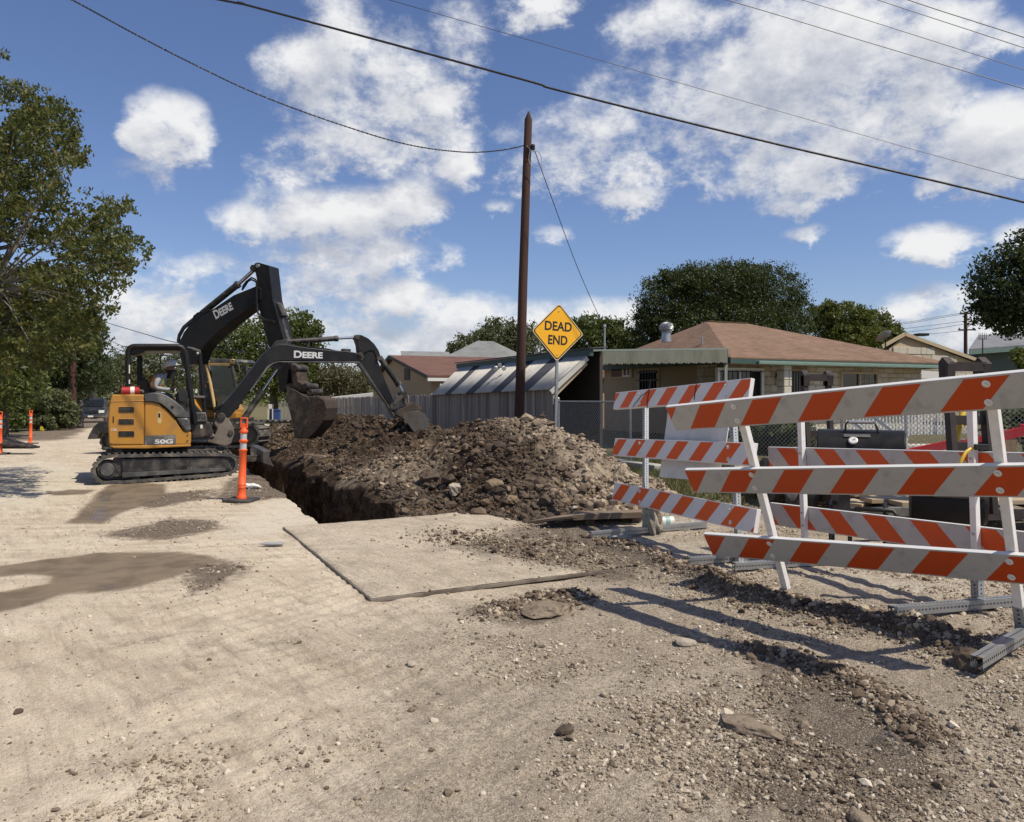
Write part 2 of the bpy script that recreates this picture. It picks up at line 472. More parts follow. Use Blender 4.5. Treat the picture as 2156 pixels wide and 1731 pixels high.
MT['galv'] = pm('galv', (.42, .43, .43), .42, .75, dirt=(.22, .20, .17), dirt_amt=.4, dscale=8, var=.15, vscale=30)
MT['galv_dull'] = pm('galv_dull', (.30, .31, .31), .55, .4, var=.15, vscale=20)
MT['bolt'] = pm('bolt', (.5, .5, .48), .4, .8)
MT['board_white'] = pm('board_white', (.62, .62, .60), .5, dirt=(.42, .41, .38), dirt_amt=.35, dscale=3)
MT['pole_wood'] = pm('pole_wood', (.062, .026, .016), .85, dirt=(.03, .014, .010), dirt_amt=.8, dscale=5, sc=(1, 1, .08), var=.3, vscale=30, bump=.6, bscale=40, bdist=.01)
MT['wire'] = pm('wire', (.012, .012, .013), .5)
MT['sign_yellow'] = pm('sign_yellow', (.88, .44, .012), .4, var=.03)
MT['sign_black'] = pm('sign_black', (.012, .012, .012), .5)
MT['sign_edge'] = pm('sign_edge', (.72, .55, .30), .5)
MT['fence_wood'] = pm('fence_wood', (.31, .275, .235), .9, dirt=(.16, .14, .12), dirt_amt=.7, dscale=5, sc=(1, 1, .06), var=.25, vscale=30, bump=.5, bscale=50, bdist=.006)
MT['fence_wood_b'] = pm('fence_wood_b', (.24, .212, .182), .9, dirt=(.12, .105, .09), dirt_amt=.7, dscale=5, sc=(1, 1, .06), var=.25, vscale=30, bump=.5, bscale=50, bdist=.006)
MT['fence_wood_c'] = pm('fence_wood_c', (.37, .33, .285), .9, dirt=(.20, .175, .15), dirt_amt=.7, dscale=5, sc=(1, 1, .06), var=.25, vscale=30, bump=.5, bscale=50, bdist=.006)
MT['tin_pale'] = pm('tin_pale', (.52, .50, .45), .75, 0, dirt=(.36, .33, .28), dirt_amt=.5, dscale=2, spec=.2)
MT['tin_dark'] = pm('tin_dark', (.05, .05, .055), .5, dirt=(.1, .1, .1), dirt_amt=.5)
MT['trim_green'] = pm('trim_green', (.035, .075, .062), .6, dirt=(.08, .10, .09), dirt_amt=.4)
MT['gutter_green'] = pm('gutter_green', (.14, .22, .18), .6, dirt=(.22, .25, .21), dirt_amt=.5)
MT['awning'] = pm('awning', (.25, .25, .19), .8, dirt=(.16, .16, .11), dirt_amt=.7, dscale=3, sc=(1, 1, .2), var=.2)
MT['post_green'] = pm('post_green', (.30, .34, .28), .6)
MT['stucco_tan'] = pm('stucco_tan', (.36, .27, .17), .9, bump=.3, bscale=30)
MT['stucco_dull'] = pm('stucco_dull', (.42, .34, .22), .9, bump=.3, bscale=30)
MT['stone'] = pm('stone', (.46, .40, .29), .9, dirt=(.34, .27, .18), dirt_amt=.6, dscale=4, var=.2, vscale=5, bump=.6, bscale=14, bdist=.02)
MT['stone_b'] = pm('stone_b', (.52, .48, .40), .9, dirt=(.40, .33, .24), dirt_amt=.5, dscale=4, var=.2, vscale=5, bump=.6, bscale=14, bdist=.02)
MT['mortar'] = pm('mortar', (.26, .20, .14), .95)
MT['white_trim'] = pm('white_trim', (.68, .67, .63), .55)
MT['dark_iron'] = pm('dark_iron', (.010, .010, .010), .5)
MT['brown_trim'] = pm('brown_trim', (.05, .04, .032), .7)
MT['concrete'] = pm('concrete', (.38, .36, .32), .9, dirt=(.26, .24, .2), dirt_amt=.5, bump=.3)
MT['green_siding'] = pm('green_siding', (.085, .105, .085), .8)
MT['plywood'] = pm('plywood', (.17, .125, .085), .85, dirt=(.28, .22, .15), dirt_amt=.5, dscale=4, bump=.3)
MT['plank'] = pm('plank', (.40, .31, .20), .85, dirt=(.22, .17, .11), dirt_amt=.5, dscale=3, sc=(.2, 1, 1))
MT['ladder_red'] = pm('ladder_red', (.75, .06, .07), .45, dirt=(.55, .22, .2), dirt_amt=.4)
MT['yellow_tube'] = pm('yellow_tube', (.72, .47, .03), .45, dirt=(.5, .35, .08), dirt_amt=.3)
MT['smoker'] = pm('smoker', (.009, .009, .010), .4, dirt=(.022, .022, .024), dirt_amt=.5, dscale=2, spec=.2)
MT['ramp_steel'] = pm('ramp_steel', (.022, .016, .015), .6, dirt=(.07, .05, .045), dirt_amt=.6)
MT['car_black'] = pm('car_black', (.012, .013, .014), .25, dirt=(.05, .05, .048), dirt_amt=.4)
MT['lamp_glass'] = pm('lamp_glass', (.55, .56, .5), .15)
MT['flag_yellow'] = pm('flag_yellow', (.8, .62, .04), .6)
MT['blue_plastic'] = pm('blue_plastic', (.03, .07, .22), .5)
MT['bark'] = pm('bark', (.10, .085, .07), .95, bump=.8, bscale=20, bdist=.03, sc=(1, 1, .3))
MT['bark_pale'] = pm('bark_pale', (.17, .15, .125), .95, bump=.6, bscale=20, bdist=.02, sc=(1, 1, .3))
MT['carpet'] = pm('carpet', (.40, .36, .29), .95, bump=1.0, bscale=50, bdist=.03)
MT['plastic_grey'] = pm('plastic_grey', (.34, .34, .33), .4)
MT['teal'] = pm('teal', (.25, .42, .42), .5)


def shingle(name, c1, c2, vec=(1, 1, 1)):
    m, nt, b = nodes(name)
    n = nnoise(nt, 2.2, 5, .7, sc=(1, 1, 22)); n2 = nnoise(nt, 1.1, 4, .6)
    c = nmix(nt, nstep(nt, n, .3, .7), c1, c2); c = nmix(nt, mnode(nt, 'MULTIPLY', nstep(nt, n2, .45, .7), .35), c, tuple(x * .6 for x in c1))
    nt.links.new(c, b.inputs['Base Color']); b.inputs['Roughness'].default_value = .95
    nbump(nt, nnoise(nt, 80, 3, .6), .5, .01, b); return m


MT['roof_brown'] = shingle('roof_brown', (.125, .075, .047), (.25, .152, .098))
MT['roof_red'] = shingle('roof_red', (.115, .055, .038), (.165, .082, .058))
MT['roof_grey'] = shingle('roof_grey', (.15, .155, .15), (.24, .245, .235))
MT['roof_slate'] = shingle('roof_slate', (.14, .145, .15), (.22, .225, .235))


def glass(name, tint, alpha):
    m, nt, b = nodes(name); nt.nodes.remove(b)
    t = nt.nodes.new('ShaderNodeBsdfTransparent'); t.inputs[0].default_value = (*tint, 1)
    gl = nt.nodes.new('ShaderNodeBsdfGlossy'); gl.inputs['Roughness'].default_value = .04
    mx = nt.nodes.new('ShaderNodeMixShader'); mx.inputs[0].default_value = alpha
    nt.links.new(t.outputs[0], mx.inputs[1]); nt.links.new(gl.outputs[0], mx.inputs[2])
    nt.links.new(mx.outputs[0], nt.nodes['Material Output'].inputs[0]); return m


MT['cab_glass'] = glass('cab_glass', (.42, .5, .45), .07)
MT['dark_glass'] = pm('dark_glass', (.012, .014, .014), .08, spec=.6)
MT['clear_plastic'] = glass('clear_plastic', (.92, .93, .92), .05)


def leaf_mat(name, cols, transl=.3):
    m, nt, b = nodes(name)
    t = nattr(nt, 'tint'); r = nt.nodes.new('ShaderNodeValToRGB'); nt.links.new(t, r.inputs[0])
    el = r.color_ramp.elements
    while len(el) < len(cols): el.new(.5)
    for i, c in enumerate(cols): el[i].position = i / (len(cols) - 1); el[i].color = (*c, 1)
    nt.links.new(r.outputs[0], b.inputs['Base Color']); b.inputs['Roughness'].default_value = .5; b.inputs['Specular IOR Level'].default_value = .35
    tr = nt.nodes.new('ShaderNodeBsdfTranslucent'); nt.links.new(nmix(nt, .5, r.outputs[0], (.14, .17, .02)), tr.inputs[0])
    mx = nt.nodes.new('ShaderNodeMixShader'); mx.inputs[0].default_value = transl
    nt.links.new(b.outputs[0], mx.inputs[1]); nt.links.new(tr.outputs[0], mx.inputs[2]); nt.links.new(mx.outputs[0], nt.nodes['Material Output'].inputs[0])
    return m


MT['leaf_near'] = leaf_mat('leaf_near', [(.042, .062, .018), (.074, .092, .024), (.115, .118, .030), (.18, .138, .036)], .34)
MT['leaf_oak'] = leaf_mat('leaf_oak', [(.022, .034, .009), (.042, .060, .014), (.075, .092, .022)], .2)
MT['leaf_olive'] = leaf_mat('leaf_olive', [(.075, .090, .018), (.12, .135, .026), (.16, .16, .034)], .36)
MT['leaf_mid'] = leaf_mat('leaf_mid', [(.048, .068, .018), (.080, .104, .024), (.12, .135, .034)], .32)
MT['leaf_grey'] = leaf_mat('leaf_grey', [(.080, .095, .042), (.12, .135, .062), (.17, .165, .09)], .32)
MT['leaf_dry'] = leaf_mat('leaf_dry', [(.075, .070, .035), (.12, .105, .055), (.16, .13, .075)], .25)
MT['leaf_dark'] = leaf_mat('leaf_dark', [(.022, .036, .011), (.036, .055, .015), (.055, .075, .019)], .18)
MT['grass'] = leaf_mat('grass', [(.05, .07, .015), (.10, .105, .03), (.19, .16, .075)], .2)


def stone_mat(name, cols):
    m, nt, b = nodes(name)
    t = nattr(nt, 'tint'); r = nt.nodes.new('ShaderNodeValToRGB'); nt.links.new(t, r.inputs[0]); el = r.color_ramp.elements
    while len(el) < len(cols): el.new(.5)
    for i, c in enumerate(cols): el[i].position = i / (len(cols) - 1); el[i].color = (*c, 1)
    n = nnoise(nt, 90, 4, .6)
    c = nmix(nt, mnode(nt, 'MULTIPLY', n, .5), r.outputs[0], (.16, .13, .10))
    nt.links.new(c, b.inputs['Base Color']); b.inputs['Roughness'].default_value = .95; b.inputs['Specular IOR Level'].default_value = .2
    nbump(nt, n, .5, .004, b); return m


MT['gravel'] = stone_mat('gravel', [(.11, .08, .055), (.28, .225, .16), (.44, .365, .27), (.68, .60, .48)])
MT['clod'] = stone_mat('clod', [(.030, .020, .014), (.075, .051, .035), (.19, .138, .092), (.48, .39, .285)])
MT['rock_pale'] = pm('rock_pale', (.38, .33, .26), .95, dirt=(.17, .13, .10), dirt_amt=.6, dscale=7, bump=.7, bscale=25, bdist=.01, spec=.2)
MT['rock_tan'] = pm('rock_tan', (.21, .155, .10), .95, dirt=(.10, .07, .05), dirt_amt=.8, dscale=7, bump=.7, bscale=25, bdist=.01, spec=.2)
MT['dirt_slab'] = pm('dirt_slab', (.25, .20, .148), .95, dirt=(.12, .09, .066), dirt_amt=.8, dscale=9, bump=1.0, bscale=30, bdist=.02, spec=.15)
MT['rock_dark'] = pm('rock_dark', (.085, .062, .047), .95, dirt=(.20, .155, .115), dirt_amt=.6, dscale=6, bump=.9, bscale=22, bdist=.014, spec=.2)


def ground_mat(name, plate=False):
    m, nt, b = nodes(name)
    pos = nt.nodes.new('ShaderNodeNewGeometry').outputs['Position']
    big = nnoise(nt, .55, 6, .6, pos); mid = nnoise(nt, 3.2, 6, .62, pos, dist=.3); fin = nnoise(nt, 38, 5, .65, pos); vf = nnoise(nt, 130, 3, .6, pos)
    def streak(ang, along, across, seed):
        mp = nt.nodes.new('ShaderNodeMapping'); mp.inputs['Rotation'].default_value = (0, 0, -ang); mp.inputs['Location'].default_value = (seed, seed, 0); nt.links.new(pos, mp.inputs[0])
        return nnoise(nt, 1.0, 7, .68, mp.outputs[0], sc=(along, across, 1), dist=.35)
    sel = nstep(nt, nnoise(nt, .35, 2, .5, pos), .40, .60)
    strk = nmix(nt, sel, streak(math.radians(-42), .9, 5.5, 3.0), streak(math.radians(8), .8, 4.5, 8.0)); strk2 = streak(math.radians(-55), 2.2, 16, 5.0)
    c = nmix(nt, nstep(nt, big, .35, .68), (.635, .54, .41), (.54, .45, .33))
    c = nmix(nt, mnode(nt, 'MULTIPLY', nstep(nt, strk, .44, .62), .75), c, (.42, .34, .245)); c = nmix(nt, mnode(nt, 'MULTIPLY', nstep(nt, strk2, .52, .68), .5), c, (.25, .20, .148)); c = nmix(nt, mnode(nt, 'MULTIPLY', nstep(nt, strk2, .46, .32), .5), c, (.72, .63, .49))
    c = nmix(nt, mnode(nt, 'MULTIPLY', nstep(nt, mid, .5, .75), .55), c, (.25, .205, .16))
    grit0 = nattr(nt, 'grit'); c = nmix(nt, mnode(nt, 'MULTIPLY', grit0, mnode(nt, 'ADD', .22, mnode(nt, 'MULTIPLY', nstep(nt, mid, .38, .62), .38))), c, (.285, .23, .172))
    soil = nattr(nt, 'soil'); wet = nattr(nt, 'wet'); pale = nattr(nt, 'pale'); gr = nattr(nt, 'green'); grit = nattr(nt, 'grit'); wall = nattr(nt, 'wall'); water = nattr(nt, 'water')
    sp = nnoise(nt, 7, 6, .65, pos)
    c = nmix(nt, mnode(nt, 'MULTIPLY', pale, nstep(nt, sp, .3, .6)), c, (.60, .54, .43))
    sf = nstep(nt, mnode(nt, 'ADD', mnode(nt, 'MULTIPLY', sp, .75), mnode(nt, 'MULTIPLY', soil, .62)), .52, .98)
    c = nmix(nt, sf, c, (.125, .094, .068))
    c = nmix(nt, mnode(nt, 'MULTIPLY', nstep(nt, fin, .44, .62), mnode(nt, 'ADD', .20, mnode(nt, 'MULTIPLY', grit, .45))), c, (.20, .16, .118))
    c = nmix(nt, mnode(nt, 'MULTIPLY', nstep(nt, vf, .52, .66), mnode(nt, 'ADD', .25, mnode(nt, 'MULTIPLY', grit, .35))), c, (.74, .66, .53))
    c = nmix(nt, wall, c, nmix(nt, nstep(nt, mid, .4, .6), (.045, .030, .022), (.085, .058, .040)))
    c = nmix(nt, gr, c, nmix(nt, nstep(nt, sp, .35, .65), (.085, .085, .03), (.20, .165, .09)))
    c = nmix(nt, wet, c, nmix(nt, nstep(nt, mid, .4, .65), (.19, .146, .098), (.135, .102, .07)))
    nt.links.new(c, b.inputs['Base Color'])
    r = mnode(nt, 'SUBTRACT', .95, mnode(nt, 'ADD', mnode(nt, 'MULTIPLY', wet, .22), mnode(nt, 'MULTIPLY', water, .50), clamp=True)); nt.links.new(r, b.inputs['Roughness'])
    b.inputs['Specular IOR Level'].default_value = .25
    dry = mnode(nt, 'SUBTRACT', 1.0, mnode(nt, 'MULTIPLY', mnode(nt, 'ADD', wet, water, clamp=True), .85))
    h = mnode(nt, 'ADD', mnode(nt, 'ADD', mnode(nt, 'MULTIPLY', fin, .8), mnode(nt, 'MULTIPLY', strk2, .9)), mnode(nt, 'ADD', mnode(nt, 'MULTIPLY', vf, .35), mnode(nt, 'MULTIPLY', mid, .9)))
    nbump(nt, mnode(nt, 'MULTIPLY', h, mnode(nt, 'MULTIPLY', dry, mnode(nt, 'ADD', .55, mnode(nt, 'MULTIPLY', grit, .5)))), 1.0, .036, b)
    return m


MT['dirt_road'] = ground_mat('dirt_road')


def heap_mat():
    m, nt, b = nodes('spoil_earth')
    pos = nt.nodes.new('ShaderNodeNewGeometry').outputs['Position']
    big = nnoise(nt, 1.3, 6, .65, pos, dist=.5); mid = nnoise(nt, 6, 6, .65, pos); fin = nnoise(nt, 28, 6, .65, pos)
    c = nmix(nt, nstep(nt, mid, .40, .68), (.030, .020, .014), (.10, .068, .045))
    c = nmix(nt, mnode(nt, 'MULTIPLY', nstep(nt, big, .5, .68), .7), c, (.19, .135, .082))
    pf = mnode(nt, 'MULTIPLY', nattr(nt, 'pale'), nstep(nt, mid, .28, .58)); c = nmix(nt, pf, c, nmix(nt, fin, (.28, .22, .155), (.48, .40, .30)))
    c = nmix(nt, mnode(nt, 'MULTIPLY', nstep(nt, fin, .55, .72), .5), c, (.24, .18, .125))
    nt.links.new(c, b.inputs['Base Color']); b.inputs['Roughness'].default_value = 1; b.inputs['Specular IOR Level'].default_value = .12
    nbump(nt, mnode(nt, 'ADD', mnode(nt, 'MULTIPLY', mid, 1.6), fin), .9, .05, b); return m


MT['spoil'] = heap_mat()


def stripes(name, orange, white, period, slope, phase, dirt=.5):
    """slanting two-colour sheeting in the rail's own coordinates (x along, z up)"""
    m, nt, b = nodes(name)
    tc = nt.nodes.new('ShaderNodeTexCoord').outputs['Object']; sp = nt.nodes.new('ShaderNodeSeparateXYZ'); nt.links.new(tc, sp.inputs[0])
    x = mnode(nt, 'ADD', mnode(nt, 'SUBTRACT', sp.outputs[0], mnode(nt, 'MULTIPLY', sp.outputs[2], slope)), phase)
    fr = mnode(nt, 'FRACT', mnode(nt, 'DIVIDE', x, period))
    st = mnode(nt, 'LESS_THAN', fr, .5)
    edge = mnode(nt, 'LESS_THAN', mnode(nt, 'ABSOLUTE', sp.outputs[2]), .092)
    st = mnode(nt, 'MULTIPLY', st, edge)
    nsp = nt.nodes.new('ShaderNodeSeparateXYZ'); nt.links.new(nt.nodes['Texture Coordinate'].outputs['Normal'], nsp.inputs[0])
    st = mnode(nt, 'MULTIPLY', st, mnode(nt, 'GREATER_THAN', mnode(nt, 'ABSOLUTE', nsp.outputs[1]), .6))
    n = nnoise(nt, 10, 6, .7); sc_ = nnoise(nt, 22, 5, .7, sc=(.15, 1, 1))
    w2 = nmix(nt, mnode(nt, 'MULTIPLY', nstep(nt, n, .48, .72), dirt), white, tuple(c * .55 for c in white))
    w2 = nmix(nt, mnode(nt, 'MULTIPLY', nstep(nt, sc_, .6, .75), dirt), w2, tuple(c * .7 for c in white))
    o2 = nmix(nt, mnode(nt, 'MULTIPLY', nstep(nt, n, .5, .75), dirt), orange, tuple(c * .7 + .02 for c in orange))
    ch = nnoise(nt, 34, 5, .7); o2 = nmix(nt, mnode(nt, 'MULTIPLY', nstep(nt, ch, .72, .74), .8), o2, white)
    c = nmix(nt, st, w2, o2); c = nmix(nt, mnode(nt, 'GREATER_THAN', mnode(nt, 'ABSOLUTE', nsp.outputs[1]), .6), (.70, .69, .66), c)
    nt.links.new(c, b.inputs['Base Color']); b.inputs['Roughness'].default_value = .4; b.inputs['Specular IOR Level'].default_value = .4
    return m
# ------------------------------------------------------------------ ground, trench, spoil heap
def in_poly(u, v, poly):
    r = np.zeros(np.shape(u), bool); n = len(poly)
    for i in range(n):
        x0, y0 = poly[i]; x1, y1 = poly[(i + 1) % n]
        if y0 == y1: continue
        c = ((y0 > v) != (y1 > v)) & (u < (x1 - x0) * (v - y0) / (y1 - y0) + x0)
        r ^= c
    return r


def world_poly(px): return [tuple(G(*p)[:2]) for p in px]


WET = [world_poly(p) for p in (
    [(-90, 1205), (0, 1196), (90, 1181), (200, 1168), (300, 1166), (370, 1164), (450, 1170), (468, 1184), (415, 1201), (340, 1221), (262, 1240), (200, 1246), (130, 1252), (60, 1277), (-90, 1310), (-90, 1262), (0, 1249), (60, 1237), (96, 1233), (104, 1219), (60, 1212), (-90, 1222)],
    [(136, 1103), (215, 1104), (250, 1082), (300, 1062), (342, 1046), (352, 1020), (300, 1016), (232, 1020), (196, 1042), (172, 1072)],
    [(96, 1036), (150, 1030), (205, 1031), (180, 1040), (110, 1043)])]
WATER = [world_poly(p) for p in ([(188, 1098), (226, 1099), (236, 1070), (222, 1062), (202, 1072)], [(205, 1055), (232, 1056), (240, 1036), (214, 1036)],
                                 [(330, 1198), (395, 1190), (432, 1180), (400, 1178), (345, 1190)], [(215, 1240), (262, 1236), (258, 1232), (220, 1234)])]
SOIL = [world_poly(p) for p in ([(440, 1050), (470, 1018), (520, 1004), (600, 1006), (660, 1016), (680, 1030), (640, 1046), (560, 1053), (510, 1066)],
                                [(235, 1128), (290, 1108), (360, 1096), (450, 1094), (476, 1110), (420, 1122), (330, 1138)],
                                [(250, 1060), (340, 1040), (440, 1030), (430, 1050), (330, 1075)],
                                [(430, 1178), (470, 1172), (540, 1190), (500, 1230), (430, 1260), (400, 1210)],
                                [(1020, 1300), (1080, 1265), (1190, 1270), (1230, 1300), (1120, 1325)],
                                [(1050, 1130), (1130, 1105), (1280, 1125), (1300, 1150), (1200, 1160)],
                                [(930, 1160), (1060, 1130), (1250, 1150), (1380, 1190), (1300, 1230), (1080, 1200)],
                                [(1120, 1150), (1420, 1200), (1660, 1280), (2060, 1390), (2020, 1420), (1640, 1320), (1380, 1240), (1180, 1180)],
                                [(1540, 1370), (1700, 1390), (1900, 1480), (2100, 1640), (1950, 1740), (1600, 1740), (1640, 1560)],
                                [(1250, 1500), (1500, 1440), (1640, 1560), (1560, 1740), (1150, 1740)],
                                [(100, 1740), (180, 1640), (330, 1590), (480, 1600), (420, 1680), (300, 1740)])]
PALE = [world_poly(p) for p in ([(470, 1110), (560, 1062), (585, 1045), (640, 1040), (690, 1085), (700, 1104), (600, 1125), (520, 1130)],
                                [(-100, 985), (90, 962), (190, 985), (190, 1030), (60, 1070), (-100, 1060)],
                                [(930, 1110), (1010, 1096), (1060, 1104), (1010, 1114)], [(1260, 1130), (1420, 1110), (1500, 1130), (1400, 1155), (1300, 1160)],
                                [(1640, 1170), (2160, 1170), (2160, 1330), (1900, 1290), (1700, 1260)], [(1380, 1170), (1600, 1160), (1620, 1230), (1480, 1240)])]


def mask(x, y, polys, w=.10, sc=1.6, seed=30):
    wx = x + w * 2 * fbm(x * sc, y * sc, seed, 4); wy = y + w * 2 * fbm(x * sc + 40, y * sc, seed + 5, 4)
    r = np.zeros(np.shape(x))
    for p in polys: r = np.maximum(r, in_poly(wx, wy, p).astype(float))
    return r


def soft(x, y, polys, rad=.16, w=.25, sc=1.3, seed=36):
    r = mask(x, y, polys, w, sc, seed)
    for k in range(6):
        a = k * math.pi / 3; r = r + mask(x + rad * (.5 + .5 * (k % 2)) * math.cos(a), y + rad * (.5 + .5 * (k % 2)) * math.sin(a), polys, w, sc, seed)
    return r / 7


def geo(a0, a1, s0, ratio):
    out = [a0]; s = s0
    while out[-1] < a1: s *= ratio; out.append(out[-1] + s)
    return out


def build_ground():
    A = np.arange(-2.6, 5.4, .034); A = np.concatenate([A, np.arange(TA0 - .1, TA0 + .12, .017), np.arange(TA1 - .2, TA1 + .2, .03)])
    A = np.unique(np.concatenate([A, np.arange(5.4, 10, .07), np.arange(-9, -2.6, .07), geo(10, 500, .09, 1.14), -np.array(geo(9, 500, .09, 1.14))]).round(4))
    B = np.unique(np.concatenate([np.arange(1.2, 9.6, .034), np.arange(9.6, 18, .065), np.arange(18, 34, .14), geo(34, 900, .2, 1.12), -np.array(geo(-1.2, 60, .05, 1.2))]).round(4))
    a, b = np.meshgrid(A, B, indexing='ij')
    x = a * DA[0] + b * DB[0]; y = a * DA[1] + b * DB[1]
    z = ground_h(x, y)
    tr = (a > trench_l(b)) & (a < trench_r(b)) & (b > TB0) & (b < TB1)
    far = np.hypot(x, y) > 200; z = np.where(far, z - .0 * x, z)
    z = np.where(tr, z - 1.45 + .12 * fbm(x * 2, y * 2, 40, 3), z)
    n, k = a.shape
    idx = np.arange(n * k).reshape(n, k)
    q = np.stack([idx[:-1, :-1], idx[1:, :-1], idx[1:, 1:], idx[:-1, 1:]], -1).reshape(-1, 4)
    xf, yf = x.ravel(), y.ravel()
    wet = soft(xf, yf, WET, .05, .06, 1.2, 30); water = mask(xf, yf, WATER, .08, 3, 33)
    soil = soft(xf, yf, SOIL[:7] + SOIL[8:9], .22) + .42 * soft(xf, yf, SOIL[9:] + SOIL[7:8], .4); pale = soft(xf, yf, PALE, .3, .2, 1.0, 42)
    soil = np.maximum(soil, .34 * sst(-1.0, 1.6, xf + .22 * (5 - yf) + 1.2 * fbm(xf * .6, yf * .6, 46, 3)) * sst(9.5, 7.5, yf) * (1 - .8 * pale))
    for qd, wd, hh in RIDGES: soil = np.maximum(soil, 1.2 * np.exp(-(seg_dist(xf, yf, qd) / (wd * 1.5)) ** 2))
    af, bf = a.ravel(), b.ravel()
    nb = fbm(xf * .7, yf * .7, 44, 4)
    soil = np.maximum(soil, .9 * sst(-2.4, -3.6, af + nb) * sst(33, 37, bf))
    grit = sst(-1.6, .8, xf + .22 * (5 - yf) + 1.6 * fbm(xf * .6, yf * .6, 46, 3))
    for qt in TREADS: soil = np.maximum(soil, .33 * np.exp(-(seg_dist(xf, yf, qt) / .19) ** 4) * (.5 + vn(xf * 2, yf * 2, 16)))
    green = sst(6.2, 6.8, af + 1.2 * nb) * sst(7.2, 8.2, bf + nb) + sst(-5.2, -6.4, af + 2.0 * nb) * sst(14, 17, bf)
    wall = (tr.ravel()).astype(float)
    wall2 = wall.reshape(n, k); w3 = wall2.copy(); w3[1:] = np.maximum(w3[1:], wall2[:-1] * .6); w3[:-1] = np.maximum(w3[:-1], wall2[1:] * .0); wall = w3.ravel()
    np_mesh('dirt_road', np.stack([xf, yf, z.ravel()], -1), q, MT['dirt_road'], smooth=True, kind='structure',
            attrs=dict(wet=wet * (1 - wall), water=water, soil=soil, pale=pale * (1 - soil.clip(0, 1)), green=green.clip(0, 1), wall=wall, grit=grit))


build_ground()

HB = np.array([7.6, 8.45, 9.1, 9.8, 10.6, 11.3, 12.2, 13.2, 14.2, 15.2, 16.2, 18, 21, 25, 29, 31.5, 34])
HH = np.array([0, .06, .40, .74, .98, 1.10, .90, .60, .58, .62, .70, .80, .86, .84, .80, .5, 0])


def heap_h(a, b):
    bs = b - (1.15 * (1 - sst(3.1, 4.3, a)))
    H = np.interp(bs, HB, HH); Hn = H / 1.1
    ca = 5.45 + .25 * np.sin(b * .9)
    left = sst(2.6, 5.3, a) ** .85; right = 1 - sst(0, 1, (a - ca) / (1.35 + .5 * sst(12, 14, b)))
    prof = np.where(a < ca, left * 1.0 + 0.0, right)
    lip = (.20 + .22 * fbm(b * 1.3, b * 0 + 7, 55, 3)) * np.exp(-((a - 3.1) / .38) ** 2) * sst(9.2, 10.2, b)
    x = a * DA[0] + b * DB[0]; y = a * DA[1] + b * DB[1]
    ed = np.clip(prof * 3, 0, 1) * np.clip(H * 4, 0, 1)
    lump = .40 * fbm(x * .9, y * .9, 20, 4, .55) + .42 * np.abs(fbm(x * 1.9, y * 1.9, 24, 4, .58)) * 2 - .06 + .20 * fbm(x * 6, y * 6, 27, 4, .65)
    fine_ = .06 * fbm(x * 18, y * 22, 28, 2)
    return H * prof + lip + (lump + fine_) * ed * np.where(b < 12, .62, .95)


def heap_z(x, y):
    a, b = ab(np.asarray(x, float), np.asarray(y, float))
    h = heap_h(a, b); g = base_h(np.asarray(x, float), np.asarray(y, float))
    return np.where((a > 2.9) & (a < 7.6) & (b > 8.2) & (b < 34), np.maximum(g + h - .02, ground_h(x, y)), ground_h(x, y))


def heap_pale(a, b, x, y):
    nb = fbm(x * .8, y * .8, 51, 4)
    p = 1.1 * sst(4.45, 5.35, a + 1.2 * nb) * sst(12.4, 11.0, b + nb) + .6 * sst(.2, 1.1, -((a - 3.6) ** 2 + (b - 12.2) ** 2 / 2.5) + 1.3 + 2 * nb)
    return p + .5 * sst(.08, .18, nb) * (b > 13)


def build_heap():
    B = np.unique(np.concatenate([np.arange(8.0, 13.5, .036), np.arange(13.5, 20, .06), np.arange(20, 34.2, .13)]).round(4))
    NWL = 22; S = np.concatenate([np.zeros(NWL), np.linspace(.004, 1, 132)])
    s, b = np.meshgrid(S, B, indexing='ij')
    inn = sst(9.0, 9.5, b); a0 = 3.0 + (trench_r(b) - .10 - 3.0) * inn
    a = a0 + (7.75 - a0) * s
    a = a + (s > .03) * .05 * fbm(b * 5, a * 5, 47, 3)
    x = a * DA[0] + b * DB[0]; y = a * DA[1] + b * DB[1]
    z = base_h(x, y) + heap_h(a, b) - .05
    for r in range(NWL):                                   # the rough cut face of the trench under the heap
        f = r / NWL; z[r] = (z[NWL] + .02) * f + (-1.3 * inn[r] - .05) * (1 - f)
        bb = b[r]; o = .30 * fbm(bb * 2.2, bb * 0 + f * 3.0, 48, 5, .6) + .10 * (1 - f) - .16 * np.abs(fbm(bb * 6 + 9, bb * 0 + f * 7.0, 52, 3)) 
        ai = a0[r] + (o * (1 - f ** 6)) * inn[r]; x[r] = ai * DA[0] + bb * DB[0]; y[r] = ai * DA[1] + bb * DB[1]
    n, k = a.shape; idx = np.arange(n * k).reshape(n, k)
    q = np.stack([idx[:-1, :-1], idx[1:, :-1], idx[1:, 1:], idx[:-1, 1:]], -1).reshape(-1, 4)
    pale = heap_pale(a, b, x, y); pale[:NWL] *= .12
    root = thing('spoil_heap', 'long heap of dug brown earth and pale rubble beside the open trench', 'dirt heap', (0, 0, 0))
    o = np_mesh('earth', np.stack([x.ravel(), y.ravel(), z.ravel()], -1), q, MT['spoil'], root, smooth=False, attrs=dict(pale=pale.clip(0, 1).ravel()))
    return root


HEAP = build_heap()

